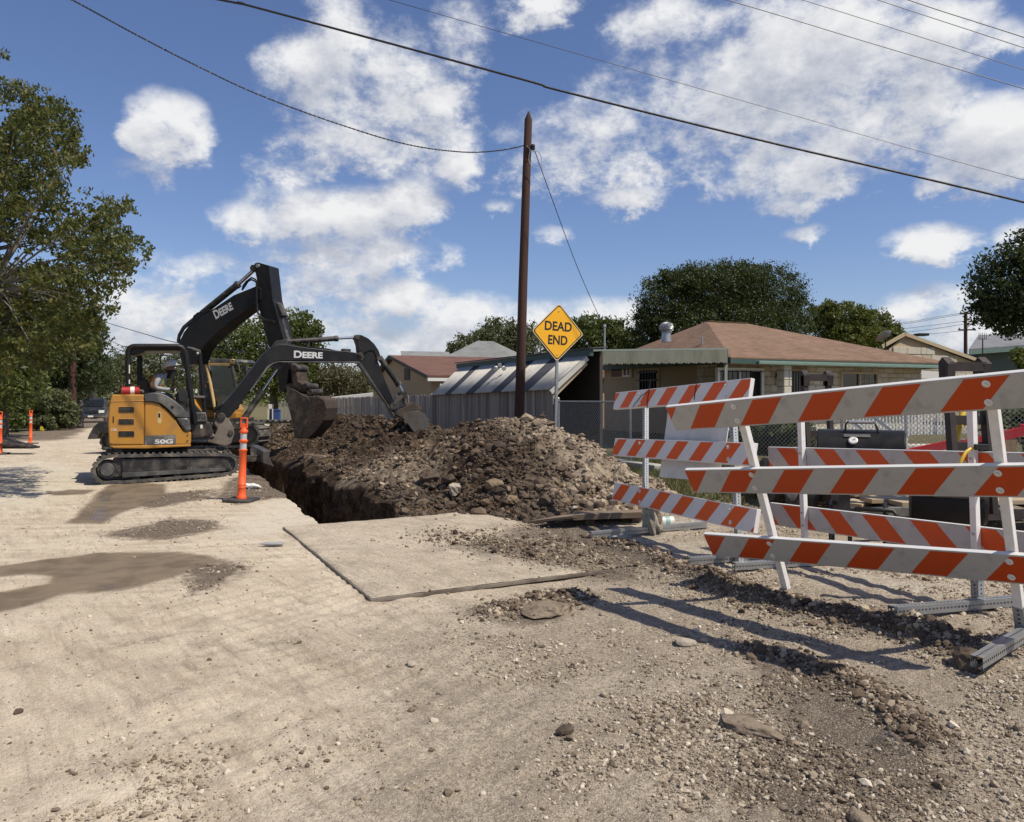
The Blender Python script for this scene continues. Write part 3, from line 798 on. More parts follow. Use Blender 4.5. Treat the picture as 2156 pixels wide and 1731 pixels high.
_t = (1 + 5 ** .5) / 2
ICO_V = np.array([(-1, _t, 0), (1, _t, 0), (-1, -_t, 0), (1, -_t, 0), (0, -1, _t), (0, 1, _t), (0, -1, -_t), (0, 1, -_t), (_t, 0, -1), (_t, 0, 1), (-_t, 0, -1), (-_t, 0, 1)]) / 1.902
ICO_F = np.array([(0, 11, 5), (0, 5, 1), (0, 1, 7), (0, 7, 10), (0, 10, 11), (1, 5, 9), (5, 11, 4), (11, 10, 2), (10, 7, 6), (7, 1, 8), (3, 9, 4), (3, 4, 2), (3, 2, 6), (3, 6, 8), (3, 8, 9), (4, 9, 5), (2, 4, 11), (6, 2, 10), (8, 6, 7), (9, 8, 1)])
NR = np.random.default_rng(4)


def rand_rot(n):
    q = NR.normal(size=(n, 4)); q /= np.linalg.norm(q, axis=1, keepdims=True); w, x, y, z = q.T
    return np.stack([1 - 2 * (y * y + z * z), 2 * (x * y - z * w), 2 * (x * z + y * w), 2 * (x * y + z * w), 1 - 2 * (x * x + z * z), 2 * (y * z - x * w), 2 * (x * z - y * w), 2 * (y * z + x * w), 1 - 2 * (x * x + y * y)], -1).reshape(n, 3, 3)


OCT_V = np.array([(1, 0, 0), (-1, 0, 0), (0, 1, 0), (0, -1, 0), (0, 0, 1), (0, 0, -1)], float)
OCT_F = np.array([(0, 2, 4), (2, 1, 4), (1, 3, 4), (3, 0, 4), (2, 0, 5), (1, 2, 5), (3, 1, 5), (0, 3, 5)])


def stones(name, pos, rad, tint, mat, parent=None, flat=.7, small=False):
    n = len(pos); ICO_V, ICO_F = (OCT_V, OCT_F) if small else (globals()['ICO_V'], globals()['ICO_F']); K = len(ICO_V)
    v = ICO_V[None] * (1 + .55 * (NR.random((n, K, 1)) - .5)) * (rad[:, None, None])
    v = v * (np.array([1.0, .8, flat])[None, None] * (1 + .5 * (NR.random((n, 1, 3)) - .5)))
    v = np.einsum('nij,nkj->nki', rand_rot(n), v) * np.array([1, 1, .8])
    v = v + pos[:, None, :]
    f = (ICO_F[None] + (np.arange(n) * K)[:, None, None]).reshape(-1, 3)
    return np_mesh(name, v.reshape(-1, 3), f, mat, parent, smooth=False, attrs=dict(tint=np.repeat(tint, K)), kind='stuff')


PL0, PL1, PL2 = G(595, 1115)[:2], G(780, 1270)[:2], G(1375, 1200)[:2]
PL3 = PL0 + PL2 - PL1


def in_plate(x, y):
    e1, e2 = PL1 - PL0, PL3 - PL0; d = e1[0] * e2[1] - e1[1] * e2[0]
    px, py = x - PL0[0], y - PL0[1]
    s = (px * e2[1] - py * e2[0]) / d; t = (e1[0] * py - e1[1] * px) / d
    return s, t


def plate_z(s, t, x, y):
    rip = np.sin(t * 2 * math.pi * 13 + 5 * fbm(s * 4, t * 4, 66, 3)) * sst(-.1, .2, fbm(x * 1.3, y * 1.3, 68, 3))
    return .038 + .005 * rip + .022 * fbm(x * 2.2, y * 2.2, 60, 4) + .010 * fbm(x * 9, y * 9, 61, 3) + .030 * np.clip(fbm(x * 1.3 + 2, y * 1.3, 63, 3) * 3, 0, 1) * sst(.35, .6, t) * sst(0.02, .1, 1 - t) * sst(.02, .1, 1 - s) + .02 * t


def build_plate():
    root = thing('trench_plate', 'wide road plate caked with dirt lying flat over the near end of the trench', 'road plate', (0, 0, 0))
    m = MB(); c = [(*PL0, .0), (*PL1, .0), (*PL2, .02), (*PL3, .02)]
    m.prism(c, (0, 0, .028)); m.build('plate', MT['dusty_steel'], root, bevel=.004)
    ns, nt_ = 90, 120
    s, t = np.meshgrid(np.linspace(.004, .996, ns), np.linspace(.004, .996, nt_), indexing='ij')
    P = PL0[None, None] + s[..., None] * (PL1 - PL0) + t[..., None] * (PL3 - PL0)
    x, y = P[..., 0], P[..., 1]; z = plate_z(s, t, x, y)
    edge = np.minimum(np.minimum(s, 1 - s) * 2.5, np.minimum(t, 1 - t) * 3.5)
    z = np.where(edge < .03, .029 + .02 * t + .006 * vn(x * 20, y * 20, 3), z)
    soil = soft(x.ravel(), y.ravel(), SOIL, .2) * .75
    idx = np.arange(ns * nt_).reshape(ns, nt_)
    q = np.stack([idx[:-1, :-1], idx[1:, :-1], idx[1:, 1:], idx[:-1, 1:]], -1).reshape(-1, 4)
    zz = np.zeros(ns * nt_)
    o = np_mesh('dirt_cover', np.stack([x.ravel(), y.ravel(), z.ravel()], -1), q, MT['dirt_road'], root, smooth=True, attrs=dict(wet=zz, water=zz, soil=soil, pale=zz + .15, green=zz, wall=zz, grit=zz + .35), kind='stuff')


build_plate()


def surf_z(x, y):
    z = heap_z(x, y); s, t = in_plate(x, y)
    on = (s > .0) & (s < 1) & (t > 0) & (t < 1)
    return np.where(on, np.maximum(plate_z(s, t, x, y), z * 0), z)


def scatter_gravel():
    n = 420000
    D = 2.3 * (14 / 2.3) ** NR.random(n); x = (NR.random(n) * 2 - 1) * .85 * D; y = D
    a, b = ab(x, y)
    nz = fbm(x * 1.1, y * 1.1, 70, 4); nz2 = fbm(x * 4.5, y * 4.5, 74, 3)
    d = .022 + .85 * sst(-.08, .20, nz + .6 * nz2) * sst(-1.2, 1.6, x + .22 * (5 - y))
    soil = soft(x, y, SOIL, .3); d = d + .50 * soil * sst(-.16, .1, nz2)
    d = d + .55 * sst(.2, 1.6, x) * sst(5.6, 4.2, y) * sst(-.25, .1, nz2 + .5 * nz)
    for q, wd, hh in RIDGES: d = d + .95 * np.exp(-(seg_dist(x, y, q) / (wd * 1.2)) ** 2)
    d = d * (1 - .97 * mask(x, y, WET, .05, 1.2, 30)) * (1 - .8 * mask(x, y, PALE, .2, 1.0, 42) * (y > 7))
    s, t = in_plate(x, y); pl = (s > 0) & (s < 1) & (t > 0) & (t < 1); d = np.where(pl, d * (.25 + .9 * sst(.35, .7, t)), d)
    hp = (a > 2.95) & (a < 7.4) & (b > 9.3)
    tr = (a > TA0 - .05) & (a < TA1 + .1) & (b > TB0) & ~pl
    d = np.where(hp | tr, 0, d)
    keep = NR.random(n) < d; x, y = x[keep], y[keep]
    if len(x) > 110000: x, y = x[:110000], y[:110000]
    n = len(x); r = .0043 * np.exp(.52 * NR.normal(size=n)); r = np.clip(r, .0024, .030) * (1 + .05 * y)
    z = surf_z(x, y) + r * .25
    so = soft(x, y, SOIL[:7] + SOIL[8:9], .2) + .35 * soft(x, y, SOIL[9:], .3)
    for q, wd, hh in RIDGES: so = np.maximum(so, np.exp(-(seg_dist(x, y, q) / (wd * 1.5)) ** 2))
    tint = np.clip(.55 + .32 * NR.normal(size=n) - .42 * so * (NR.random(n) < .75), 0, 1)
    big = r > .0085
    stones('gravel', np.stack([x, y, z], -1)[big], r[big], tint[big], MT['gravel']); stones('fine_gravel', np.stack([x, y, z], -1)[~big], r[~big], tint[~big], MT['gravel'], small=True)


scatter_gravel()


def scatter_clods():
    n = 105000
    b = 8.2 + (30 - 8.2) * NR.random(n) ** 1.9; a = 2.95 + 4.5 * NR.random(n)
    x = a * DA[0] + b * DB[0]; y = a * DA[1] + b * DB[1]
    h = heap_h(a, b); nz = fbm(x * 1.6, y * 1.6, 80, 3)
    keep = (h > .03) & (NR.random(n) < (.32 + 1.4 * nz + .3 * (h < .35)))
    a, b, x, y, h = a[keep], b[keep], x[keep], y[keep], h[keep]
    n = len(x); r = np.clip(.0155 * np.exp(.66 * NR.normal(size=n)), .006, .12)
    z = base_h(x, y) + h - .05 + r * .25
    pale = heap_pale(a, b, x, y)
    tint = np.clip(.24 + .22 * NR.normal(size=n) + .52 * pale, 0, 1)
    stones('clods', np.stack([x, y, z], -1), r, tint, MT['clod'], HEAP)
    P, T = [], []                                       # loose crumbs of dark earth along the ridges in front of the barricades
    for (q, wd, hh), n in zip(RIDGES, (2400, 800, 700, 900)):
        i = NR.integers(0, len(q) - 1, n); t = NR.random((n, 1)); p = q[i] * (1 - t) + q[i + 1] * t + NR.normal(size=(n, 2)) * wd * .75; P.append(p)
    p = np.concatenate(P); r = np.clip(.011 * np.exp(.55 * NR.normal(size=len(p))), .005, .042)
    z = surf_z(p[:, 0], p[:, 1]) + r * .35
    stones('loose_crumbs', np.stack([p[:, 0], p[:, 1], z], -1), r, np.clip(.5 + .28 * NR.normal(size=len(p)), 0, 1), MT['clod'])


scatter_clods()


def rock_mesh(r, seed, flat=.6, sub=2):
    bm = bmesh.new(); bmesh.ops.create_icosphere(bm, subdivisions=sub, radius=1.0); g = np.random.default_rng(seed)
    cuts = [Vector(g.normal(size=3)).normalized() for _ in range(9)]; dist = [.62 + .3 * g.random() for _ in cuts]
    sc = (1 + .35 * (g.random() - .5), .8 + .3 * (g.random() - .5), flat * (1 + .3 * (g.random() - .5)))
    for v in bm.verts:
        p = v.co.copy()
        for c, d in zip(cuts, dist):
            e = p.dot(c) - d
            if e > 0: p -= c * e
        p *= 1 + .05 * (g.random() - .5)
        if sub > 2: p *= 1 + .13 * (math.sin(p.x * 7 + seed) * math.sin(p.y * 8 + 2) * math.sin(p.z * 6 + seed * 2)) + .05 * math.sin(p.x * 19 + p.y * 17 + seed)
        v.co = Vector((p.x * sc[0], p.y * sc[1], p.z * sc[2])) * r
    me = bpy.data.meshes.new('rock'); bm.to_mesh(me); bm.free(); return me


def rock(name, label, x, y, r, seed, mat, cat='rock', group=None, flat=.6, sink=.2, z=None):
    me = rock_mesh(r, seed, flat, 3 if r > .1 else 2); me.materials.append(mat)
    o = bpy.data.objects.new(name, me); COL.objects.link(o)
    zz = float(surf_z(np.array([x]), np.array([y]))[0]) if z is None else z
    o.location = (x, y, zz + r * flat * (.55 - sink)); o.rotation_euler = (0, 0, seed * 1.7)
    return tag(o, label, cat, group)


def place_rocks():
    def px(u, v): p = G(u, v); return p[0], p[1]
    rock('rock', 'fist sized dark grey rock against the open end of the galvanised foot tube', *px(2038, 1425), .105, 3, MT['rock_dark'], flat=.75)
    rock('concrete_slab', 'broken pale slab chunk lying in the gravel at lower right', *px(1582, 1535), .15, 5, MT['dirt_slab'], 'slab', flat=.26, sink=.30)
    rock('concrete_slab', 'flat broken crust of dirt tilted up with dark hollow under its front edge', *px(1150, 1290), .21, 8, MT['dirt_slab'], 'slab', flat=.24, sink=.16)
    rock('rock', 'pale rounded stone half buried in bare dirt below the barricade shadows', *px(1443, 1355), .085, 9, MT['rock_pale'], flat=.45)
    rock('rock', 'small dark clod alone on smooth dirt at the left edge of the picture', *px(38, 1505), .030, 10, MT['rock_dark'])
    rock('rock', 'dark flat clod in the middle of the bare foreground', *px(1190, 1545), .052, 12, MT['rock_dark'])
    rock('rock', 'rusty orange pebble beside the pale slab chunk', *px(1668, 1572), .022, 13, MT['rock_tan'])
    rock('rock', 'large pale stone cut by the bottom edge of the picture', *px(1812, 1726), .06, 14, MT['dirt_slab'], flat=.5)
    rock('rock', 'dark lump of earth on the ridge just left of the foot tube', *px(1955, 1352), .07, 15, MT['rock_dark'])
    rock('rock', 'grey stone below the left edge of the road plate front', *px(865, 1398), .035, 16, MT['rock_pale'])
    rock('rock', 'whitish stone on gravel beside the foot tube rock', *px(1948, 1405), .028, 17, MT['rock_pale'])
    sp = [(960, 1038, .15, 'grey block of old road base at the foot of the heap', 'rock_pale'), (1040, 1028, .13, 'tan block right of the grey road base block', 'rock_tan'),
          (1075, 1062, .11, 'low tan slab below the tan block at the heap toe', 'rock_tan'), (905, 1010, .15, 'dark clay lump above the grey road base block', 'rock_dark'),
          (1290, 1048, .085, 'pale stone standing out near the right toe of the heap', 'rock_pale'), (1150, 1060, .11, 'squarish dark clod beside the pale gravel patch', 'rock_dark'),
          (1225, 1040, .10, 'brown clod above the tilted plywood tip', 'rock_dark'), (1262, 1068, .08, 'small brown clod just behind the plywood sheet', 'rock_dark')]
    for k, (u, v, r, lab, mt) in enumerate(sp):
        # walk the view ray until it meets the heap
        for D in np.arange(8.6, 16, .03):
            p = V(u, v, D)
            if p[2] <= float(surf_z(np.array([p[0]]), np.array([p[1]]))[0]): break
        rock('heap_rock', lab, p[0], p[1], r, 30 + k, MT[mt], 'rock', None, .62, .15)
    g = np.random.default_rng(77); n = 0
    while n < 70:
        a = 3.4 + 3.6 * g.random(); b = 8.4 + 6.5 * g.random() ** 1.6; h = float(heap_h(np.array([a]), np.array([b]))[0])
        if h < .02: continue
        p = R(a, b); r = .035 + .06 * g.random() ** 2
        dark = g.random() < .6
        rock('clod', 'fist sized dark brown clod lying loose on the spoil heap' if dark else 'fist sized pale stone lying loose on the spoil heap', p[0], p[1], r * (1 if dark else .6), 200 + n, MT['rock_dark' if dark else ('rock_tan' if g.random() < .5 else 'rock_pale')], 'clod' if dark else 'stone',
             'dark clods loose on the spoil heap' if dark else 'pale stones loose on the spoil heap', .7, .2); n += 1
    for q, wd, hh in RIDGES[:2]:
        for k in range(15):
            i = int(g.random() * (len(q) - 1)); t = g.random(); p = q[i] * (1 - t) + q[i + 1] * t + g.normal(size=2) * wd * .6
            dark = g.random() < .7
            rock('ridge_clod', 'dark clod in the ridge of loose dirt in front of the barricades' if dark else 'pale stone in the ridge of loose dirt in front of the barricades', p[0], p[1], .014 + .026 * g.random() ** 2, 400 + k, MT['rock_dark' if dark else 'rock_pale'], 'clod' if dark else 'stone',
                 'dark clods along the dirt ridge' if dark else 'pale stones along the dirt ridge')


place_rocks()


def grass_strip():
    n = 26000
    a = 6.0 + 4.5 * NR.random(n); b = 6.5 + 9 * NR.random(n)
    x = a * DA[0] + b * DB[0]; y = a * DA[1] + b * DB[1]; nb = fbm(x * .7, y * .7, 44, 4)
    k = (sst(6.2, 6.8, a + 1.2 * nb) * sst(7.2, 8.2, b + nb) > NR.random(n)) & (x < 6) & (heap_h(a, b) < .04); x, y = x[k], y[k]; n = len(x)
    z = ground_h(x, y); h = .05 + .07 * NR.random(n); an = NR.random(n) * 6.28; w = .006
    lean = NR.normal(size=(n, 2)) * .035
    v = np.zeros((n, 4, 3)); c, s = np.cos(an) * w, np.sin(an) * w
    v[:, 0] = np.stack([x - c, y - s, z - .005], -1); v[:, 1] = np.stack([x + c, y + s, z - .005], -1)
    v[:, 2] = np.stack([x + lean[:, 0] + c * .3, y + lean[:, 1] + s * .3, z + h], -1); v[:, 3] = np.stack([x + lean[:, 0] - c * .3, y + lean[:, 1] - s * .3, z + h], -1)
    f = np.arange(n * 4).reshape(n, 4)
    np_mesh('grass', v.reshape(-1, 3), f, MT['grass'], attrs=dict(tint=np.repeat(NR.random(n), 4)), kind='stuff')


grass_strip()
# ------------------------------------------------------------------ barricades
def frame(O, r, w):
    X = Vector(r).normalized(); Z = Vector(w); Z = (Z - X * Z.dot(X)).normalized(); Y = Z.cross(X)
    return Matrix(((X.x, Y.x, Z.x, O[0]), (X.y, Y.y, Z.y, O[1]), (X.z, Y.z, Z.z, O[2]), (0, 0, 0, 1)))


def perf_tube(mb, M, length, w, pitch=.0285, r=.0080):
    """square tube along local x with a real hole in every cell of every side"""
    n = max(2, int(length / pitch)); p = length / n; h = w / 2
    c8 = [(math.cos(t), math.sin(t)) for t in [math.pi / 4 * k for k in range(8)]]
    sq = [(1, 0), (1, 1), (0, 1), (-1, 1), (-1, 0), (-1, -1), (0, -1), (1, -1)]
    for side in range(4):
        a = side * math.pi / 2; ca, sa = math.cos(a), math.sin(a)
        for i in range(n):
            cx = (i + .5) * p; vs = []
            for (sx, sy), (kx, ky) in zip(sq, c8):
                vs.append((cx + sx * p / 2, sy * h)); vs.append((cx + kx * r, ky * r))
            P = [M @ Vector((x, y * ca - h * -sa * -1 if False else y * ca + h * sa, y * sa - h * ca)) for x, y in vs]
            mb.add([tuple(q) for q in P], [(2 * k, 2 * ((k + 1) % 8), 2 * ((k + 1) % 8) + 1, 2 * k + 1) for k in range(8)])
    return mb


def tube_between(mb, p0, p1, w, up=(0, 0, 1), r=.0080):
    p0, p1 = Vector(p0), Vector(p1); perf_tube(mb, frame(p0, p1 - p0, up), (p1 - p0).length, w, r=r)


def foot(parent, p0, p1, w=.058):
    p0, p1 = np.array(p0, float), np.array(p1, float); zz = [gz(*(p0[:2] * (1 - t) + p1[:2] * t)) + w / 2 + .004 - (p0[2] * (1 - t) + p1[2] * t) for t in np.linspace(0, 1, 9)]; p0[2] += max(max(zz[:5]), 0); p1[2] += max(max(zz[4:]), 0)
    m = MB(); tube_between(m, p0, p1, w); return m.build('foot', MT['galv'], parent)


def barricade(label, O, r, w, h, Ls, s0, s1, posts, mats, front, post_w, post_mat, post_lo, post_hi, perforated=False, th=.032, bolts=True, warp=None):
    M = frame(O, r, w); wv, rv = Vector(w).normalized(), Vector(r).normalized(); Mr = M.to_3x3(); root = thing('barricade', label, 'barricade', O, 'striped type three barricades across the end of the road')
    Ml = Matrix.Translation(-Vector(O)) @ M
    sgn = -1 if front else 1
    for k, (L, m) in enumerate(zip(Ls, mats)):
        if L is None: continue
        mb = MB(); ln = s1 - s0; mb.box((0, 0, 0), (ln, th, h))
        dz = warp[k] if warp else 0
        RM = Matrix.Translation(rv * ((s0 + s1) / 2) + wv * (L - h / 2) + Mr @ Vector((0, sgn * (post_w / 2 + th / 2 + .002), 0))) @ Mr.to_4x4() @ Matrix.Rotation(dz, 4, 'Y')
        o = mb.build('rail', m, root, bevel=.004, M=RM)
        if bolts:
            for s in posts:
                for q in (.055, -.055):
                    b = MB(); y = -(post_w / 2 + th + .003) if front else -(post_w / 2 + .001)
                    rr = .021 if front else .010
                    c = (Ml.inverted() @ RM) @ Vector((s - (s0 + s1) / 2 + q * wv.dot(rv), 0, q)); c.y = y
                    b.lathe([(rr, 0), (rr, .003), (rr * .62, .006), (rr * .45, .006), (rr * .45, .003)], c, 14, (0, -1, 0)); b.lathe([(rr * .38, 0), (rr * .38, .013), (rr * .2, .015)], c, 8, (0, -1, 0))
                    b.build('bolt', MT['label_white'] if front else MT['bolt'], root, 30, M=Ml)
    Z3 = wv; Y3 = Z3.cross(rv).normalized(); X3 = Y3.cross(Z3); Pm = Matrix(((X3.x, Y3.x, Z3.x, 0), (X3.y, Y3.y, Z3.y, 0), (X3.z, Y3.z, Z3.z, 0), (0, 0, 0, 1)))
    for i, s in enumerate(posts):
        mb = MB(); lo = post_lo[i]; Ml = Matrix.Translation(rv * s) @ Pm
        if perforated: perf_tube(mb, Matrix(((0, 1, 0, 0), (0, 0, 1, 0), (1, 0, 0, lo), (0, 0, 0, 1))), post_hi - lo, post_w, r=.0062); mb.build('post', post_mat, root, M=Ml)
        else: mb.box((0, 0, (lo + post_hi) / 2), (post_w, post_w, post_hi - lo)); mb.build('post', post_mat, root, bevel=.003, M=Ml)
    return root, [Matrix.Translation(rv * s) @ Pm for s in posts], Matrix.Translation(-Vector(O)) @ M


ORG, WHT = (.47, .055, .004), (.42, .41, .385)
MT['rail_a'] = [stripes('rail_near_%d' % k, ORG, WHT, .44, .95, p) for k, p in enumerate((.13, .02, .02))]
MT['rail_b'] = [stripes('rail_back_%d' % k, (.60, .078, .009), (.46, .45, .43), .44, -.95, p) for k, p in enumerate((0, .10, .06))]
MT['rail_c'] = [stripes('rail_far_%d' % k, (.76, .105, .008), (.70, .69, .67), .42, .9, p, .18) for k, p in enumerate((.20, .02, -.06))]

A_O = (2.110, 5.962, 0.0); A_r = (.6, -.795, .088); A_w = (-.327, -.35, .877)
BA, PA, MA = barricade('nearest barricade with white posts leaning forward towards the road', A_O, A_r, A_w, .205, (1.768, 1.217, .618), -.582, 1.90, (0, 1.587), MT['rail_a'], True, .05, MT['white_paint'], (.0, .20), 1.74, warp=(0, 0, 0))
m = MB(); Mi = PA[1]
perf_tube(m, Mi @ Matrix(((0, 1, 0, 0), (0, 0, 1, 0), (1, 0, 0, -.02), (0, 0, 0, 1))), .225, .058, r=.0075)
m.v = [tuple(Vector(p) + Vector(A_O)) for p in m.v]; m.build('post_sleeve', MT['galv_dull'], BA)
p0 = G(2056, 1408, .10); p1 = G(2156, 1353, .10); d = (p1 - p0) / np.linalg.norm(p1 - p0)
foot(BA, p0 + [0, 0, .03], p0 + d * 1.35 + [0, 0, .04], .062)

B_O = (2.527, 6.738, .05); B_r = (.404, -.913, .046); B_w = (-.036, -.007, .999)
BB, PB, MBm = barricade('white barricade seen from its back with upright white posts and stripes slanting the other way', B_O, B_r, B_w, .2, (None, 1.055, .546), -.441, 1.92, (0, 1.561), MT['rail_b'], False, .045, MT['white_paint'], (.03, .17), 1.42)
m = MB(); perf_tube(m, PB[1] @ Matrix(((0, 1, 0, 0), (0, 0, 1, 0), (1, 0, 0, .0), (0, 0, 0, 1))), .20, .056, r=.0075)
m.v = [tuple(Vector(p) + Vector(B_O)) for p in m.v]; m.build('post_sleeve', MT['galv_dull'], BB)
foot(BB, G(1545, 1214, .06) + [0, 0, .03], G(1832, 1195, .08) + [0, 0, .03])
p0 = G(1876, 1308, .11); p1 = G(2130, 1281, .12); d = (p1 - p0) / np.linalg.norm(p1 - p0)
foot(BB, p0 + [0, 0, .03], p0 + d * 1.25 + [0, 0, .03], .06)

C_O = (1.398, 8.215, .05); C_r = (.342, -.939, .038); C_w = (.065, .372, .926)
BC, PC, MC = barricade('far barricade on perforated galvanised posts leaning back with a blank board tied behind it', C_O, C_r, C_w, .203, (1.676, 1.085, .53), -.617, 1.951, (0, 1.607), MT['rail_c'], True, .05, MT['galv'], (.0, .0), 1.60, True, th=.045, warp=(-.012, 0, .02))
foot(BC, G(1243, 1144, .05) + [0, 0, .03], G(1486, 1122, .08) + [0, 0, .05])
foot(BC, G(1450, 1199, .06) + [0, 0, .03], G(1772, 1178, .1) + [0, 0, .03])
for pts_ in ([(s, -.077, 1.70) for s in (-.28,)] + [(-.28, -.077, 1.45), (-.26, -.077, 1.40), (-.23, -.085, 1.38)], [(.64, -.077, 1.70), (.64, -.077, 1.45)], [(-.30, -.08, 1.57), (-.42, -.082, 1.53), (-.52, -.085, 1.45), (-.56, -.09, 1.40)]):
    m = MB(); m.tube(pts_, .004, 5); m.v = [tuple(Matrix.Translation(C_O) @ MC @ Vector(p)) for p in m.v]; m.build('tie_wire', MT['hose'], BC)
# the blank board hung behind the rails
m = MB(); m.prism([(-.02, .04, 1.52), (1.10, .04, 1.52), (1.10, .04, .93), (1.02, .04, .68), (.02, .04, .66)], (0, .012, 0))
m.v = [tuple(Matrix.Translation(C_O) @ MC @ Vector(p)) for p in m.v]
o = m.build('blank_board', MT['board_white'], None, bevel=.002); tag(o, 'blank white board with faint grey smears hung behind the far barricade', 'board')

# strap of yellow webbing round the post of the back barricade
m = MB(); q = V(2050, 944, 5.32); m.tube([q + [-.04, -.03, 0], q + [.0, -.042, .01], q + [.04, -.03, .0], q + [.05, .02, 0]], .013, 6); m.tube([q + [-.04, -.035, 0], q + [-.08, -.05, -.02], q + [-.12, -.06, -.08], q + [-.125, -.06, -.12]], .011, 6)
o = m.build('webbing_strap', MT['yellow_tube'], None, 50); tag(o, 'yellow webbing strap tied round a white post of the back barricade', 'strap')
m = MB(); m.box(q + np.array([.02, -.05, .012]), (.09, .02, .04)); o2 = m.build('buckle', MT['hose'], o, bevel=.004)

# ------------------------------------------------------------------ delineator posts
def delineator():
    t = thing('delineator_post', '', 'traffic post', (0, 0, 0), 'orange delineator posts along the works')
    m = MB(); m.box((0, 0, .02), (.40, .40, .04)); m.build('base', MT['rubber_base'], t, bevel=.01)
    m = MB(); m.lathe([(.075, .04), (.075, .07), (.058, .09), (.058, .20), (.061, .205), (.056, .21), (.056, .24), (.059, .245), (.053, .25), (.050, .72), (.062, .735), (.062, .75), (.047, .757)], n=20); m.build('tube', MT['cone_orange'], t, 50)
    m = MB(); m.lathe([(.047, .757), (.047, .84)], n=20, cap=False); m.build('reflective_band', MT['reflective'], t, 50)
    m = MB(); m.lathe([(.047, .84), (.050, .845), (.062, .862), (.062, .885), (.046, .897)], n=20, cap=False); m.build('collar', MT['cone_orange'], t, 50)
    m = MB(); m.lathe([(.046, .897), (.046, .98)], n=20, cap=False); m.build('reflective_band', MT['reflective'], t, 50)
    m = MB(); m.lathe([(.046, .98), (.060, 1.0), (.060, 1.025), (.044, 1.04), (.042, 1.08), (.001, 1.081)], n=20); m.build('cap', MT['cone_orange'], t, 50)
    m = MB()
    m.bar((-.045, 0, 1.06), (-.045, 0, 1.20), .02, .03); m.bar((.045, 0, 1.06), (.045, 0, 1.20), .02, .03); m.bar((-.055, 0, 1.205), (.055, 0, 1.205), .03, .022); m.bar((-.035, 0, 1.09), (.035, 0, 1.09), .024, .07)
    m.build('handle', MT['cone_orange'], t, bevel=.006); return t


dl = delineator()
for k, (u, v, lab, tilt) in enumerate([(508, 1055, 'nearest orange delineator post, standing by the trench in front of the excavator', 2.2), (64, 935, 'orange delineator post behind the dark ramp at the left edge of the road', .8), (0, 957, 'orange delineator post cut by the left edge of the picture', .5)]):
    o = dl if k == 0 else copy_tree(dl)
    p = GG(u, v); o.location = p; o['label'] = lab
    o.rotation_euler = (0, math.radians(tilt), math.radians(12 * k - 6))


# ------------------------------------------------------------------ excavators
def c1(x, y): return 168.4 + .3593 * x, 522.1 + .3593 * y
def c8(x, y): return 202.1 + .1848 * x, 715.8 + .1848 * y
def c2(x, y): return 539 + .1946 * x, 673.7 + .1946 * y
def ar(x, y): return 336.9 + .17513 * x, 538.9 + .17513 * y


class Rig:
    def __init__(s, plane, root): s.p = plane; s.r = root
    def outline(s, pts, cm, t): return [s.p.at(*cm(*q), t) for q in pts]
    def slab(s, name, pts, t0, t1, mat, cm=c1, bevel=.012, parent=None, smooth=None, label=None):
        m = MB(); m.prism(s.outline(pts, cm, t0), s.p.lat(t1 - t0)); return m.build(name, mat, parent or s.r, smooth, bevel, label)
    def tube(s, name, pts, r, mat, cm=c1, parent=None, n=10, rs=None):
        """pts (x, y, t)"""
        m = MB(); m.tube([s.p.at(*cm(x, y), t) for x, y, t in pts], r, n, rs=rs); return m.build(name, mat, parent or s.r, 50)
    def ram(s, p0, p1, pm_, t, rb, rr, cm=c1):
        a, b, c = (s.p.at(*cm(*q), t) for q in (p0, pm_, p1))
        m = MB(); m.tube([a, b], rb, 14); d = Vector(b - a).normalized(); m.tube([Vector(b) - d * .05, Vector(b) + d * .02], rb * 1.18, 14)
        o = m.build('cylinder', MT['black_worn'], s.r, 40); m = MB(); m.tube([b, c], rr, 12); m.build('rod', MT['chrome'], o, 40)
        m = MB(); m.tube([Vector(c) - Vector(s.p.lat(rr * 2.2)), Vector(c) + Vector(s.p.lat(rr * 2.2))], rr * 1.8, 12); m.build('rod_eye', MT['dark_steel'], o, 40)
    def text(s, string, x0, y0, x1, y1, hpx, t, mat, cm, parent, bold=.02):
        """string laid from pixel (x0,y0) to (x1,y1), the letters hpx high, on the face at t"""
        P = s.p.at(*cm(x0, y0), t); Q = s.p.at(*cm(x1, y1), t); rt = Q - P; w = np.linalg.norm(rt); rt = rt / w
        nz = np.array([-s.p.l[0], -s.p.l[1], 0]); up = np.cross(nz, rt); sc = w / max(1e-6, np.hypot(*(np.array(cm(x1, y1)) - np.array(cm(x0, y0)))))
        hgt = hpx * np.hypot(*(np.array(cm(0, 1)) - np.array(cm(0, 0)))) * sc
        return text_mesh(string, P + nz * .003, rt, up, w, hgt, mat, parent, bold)


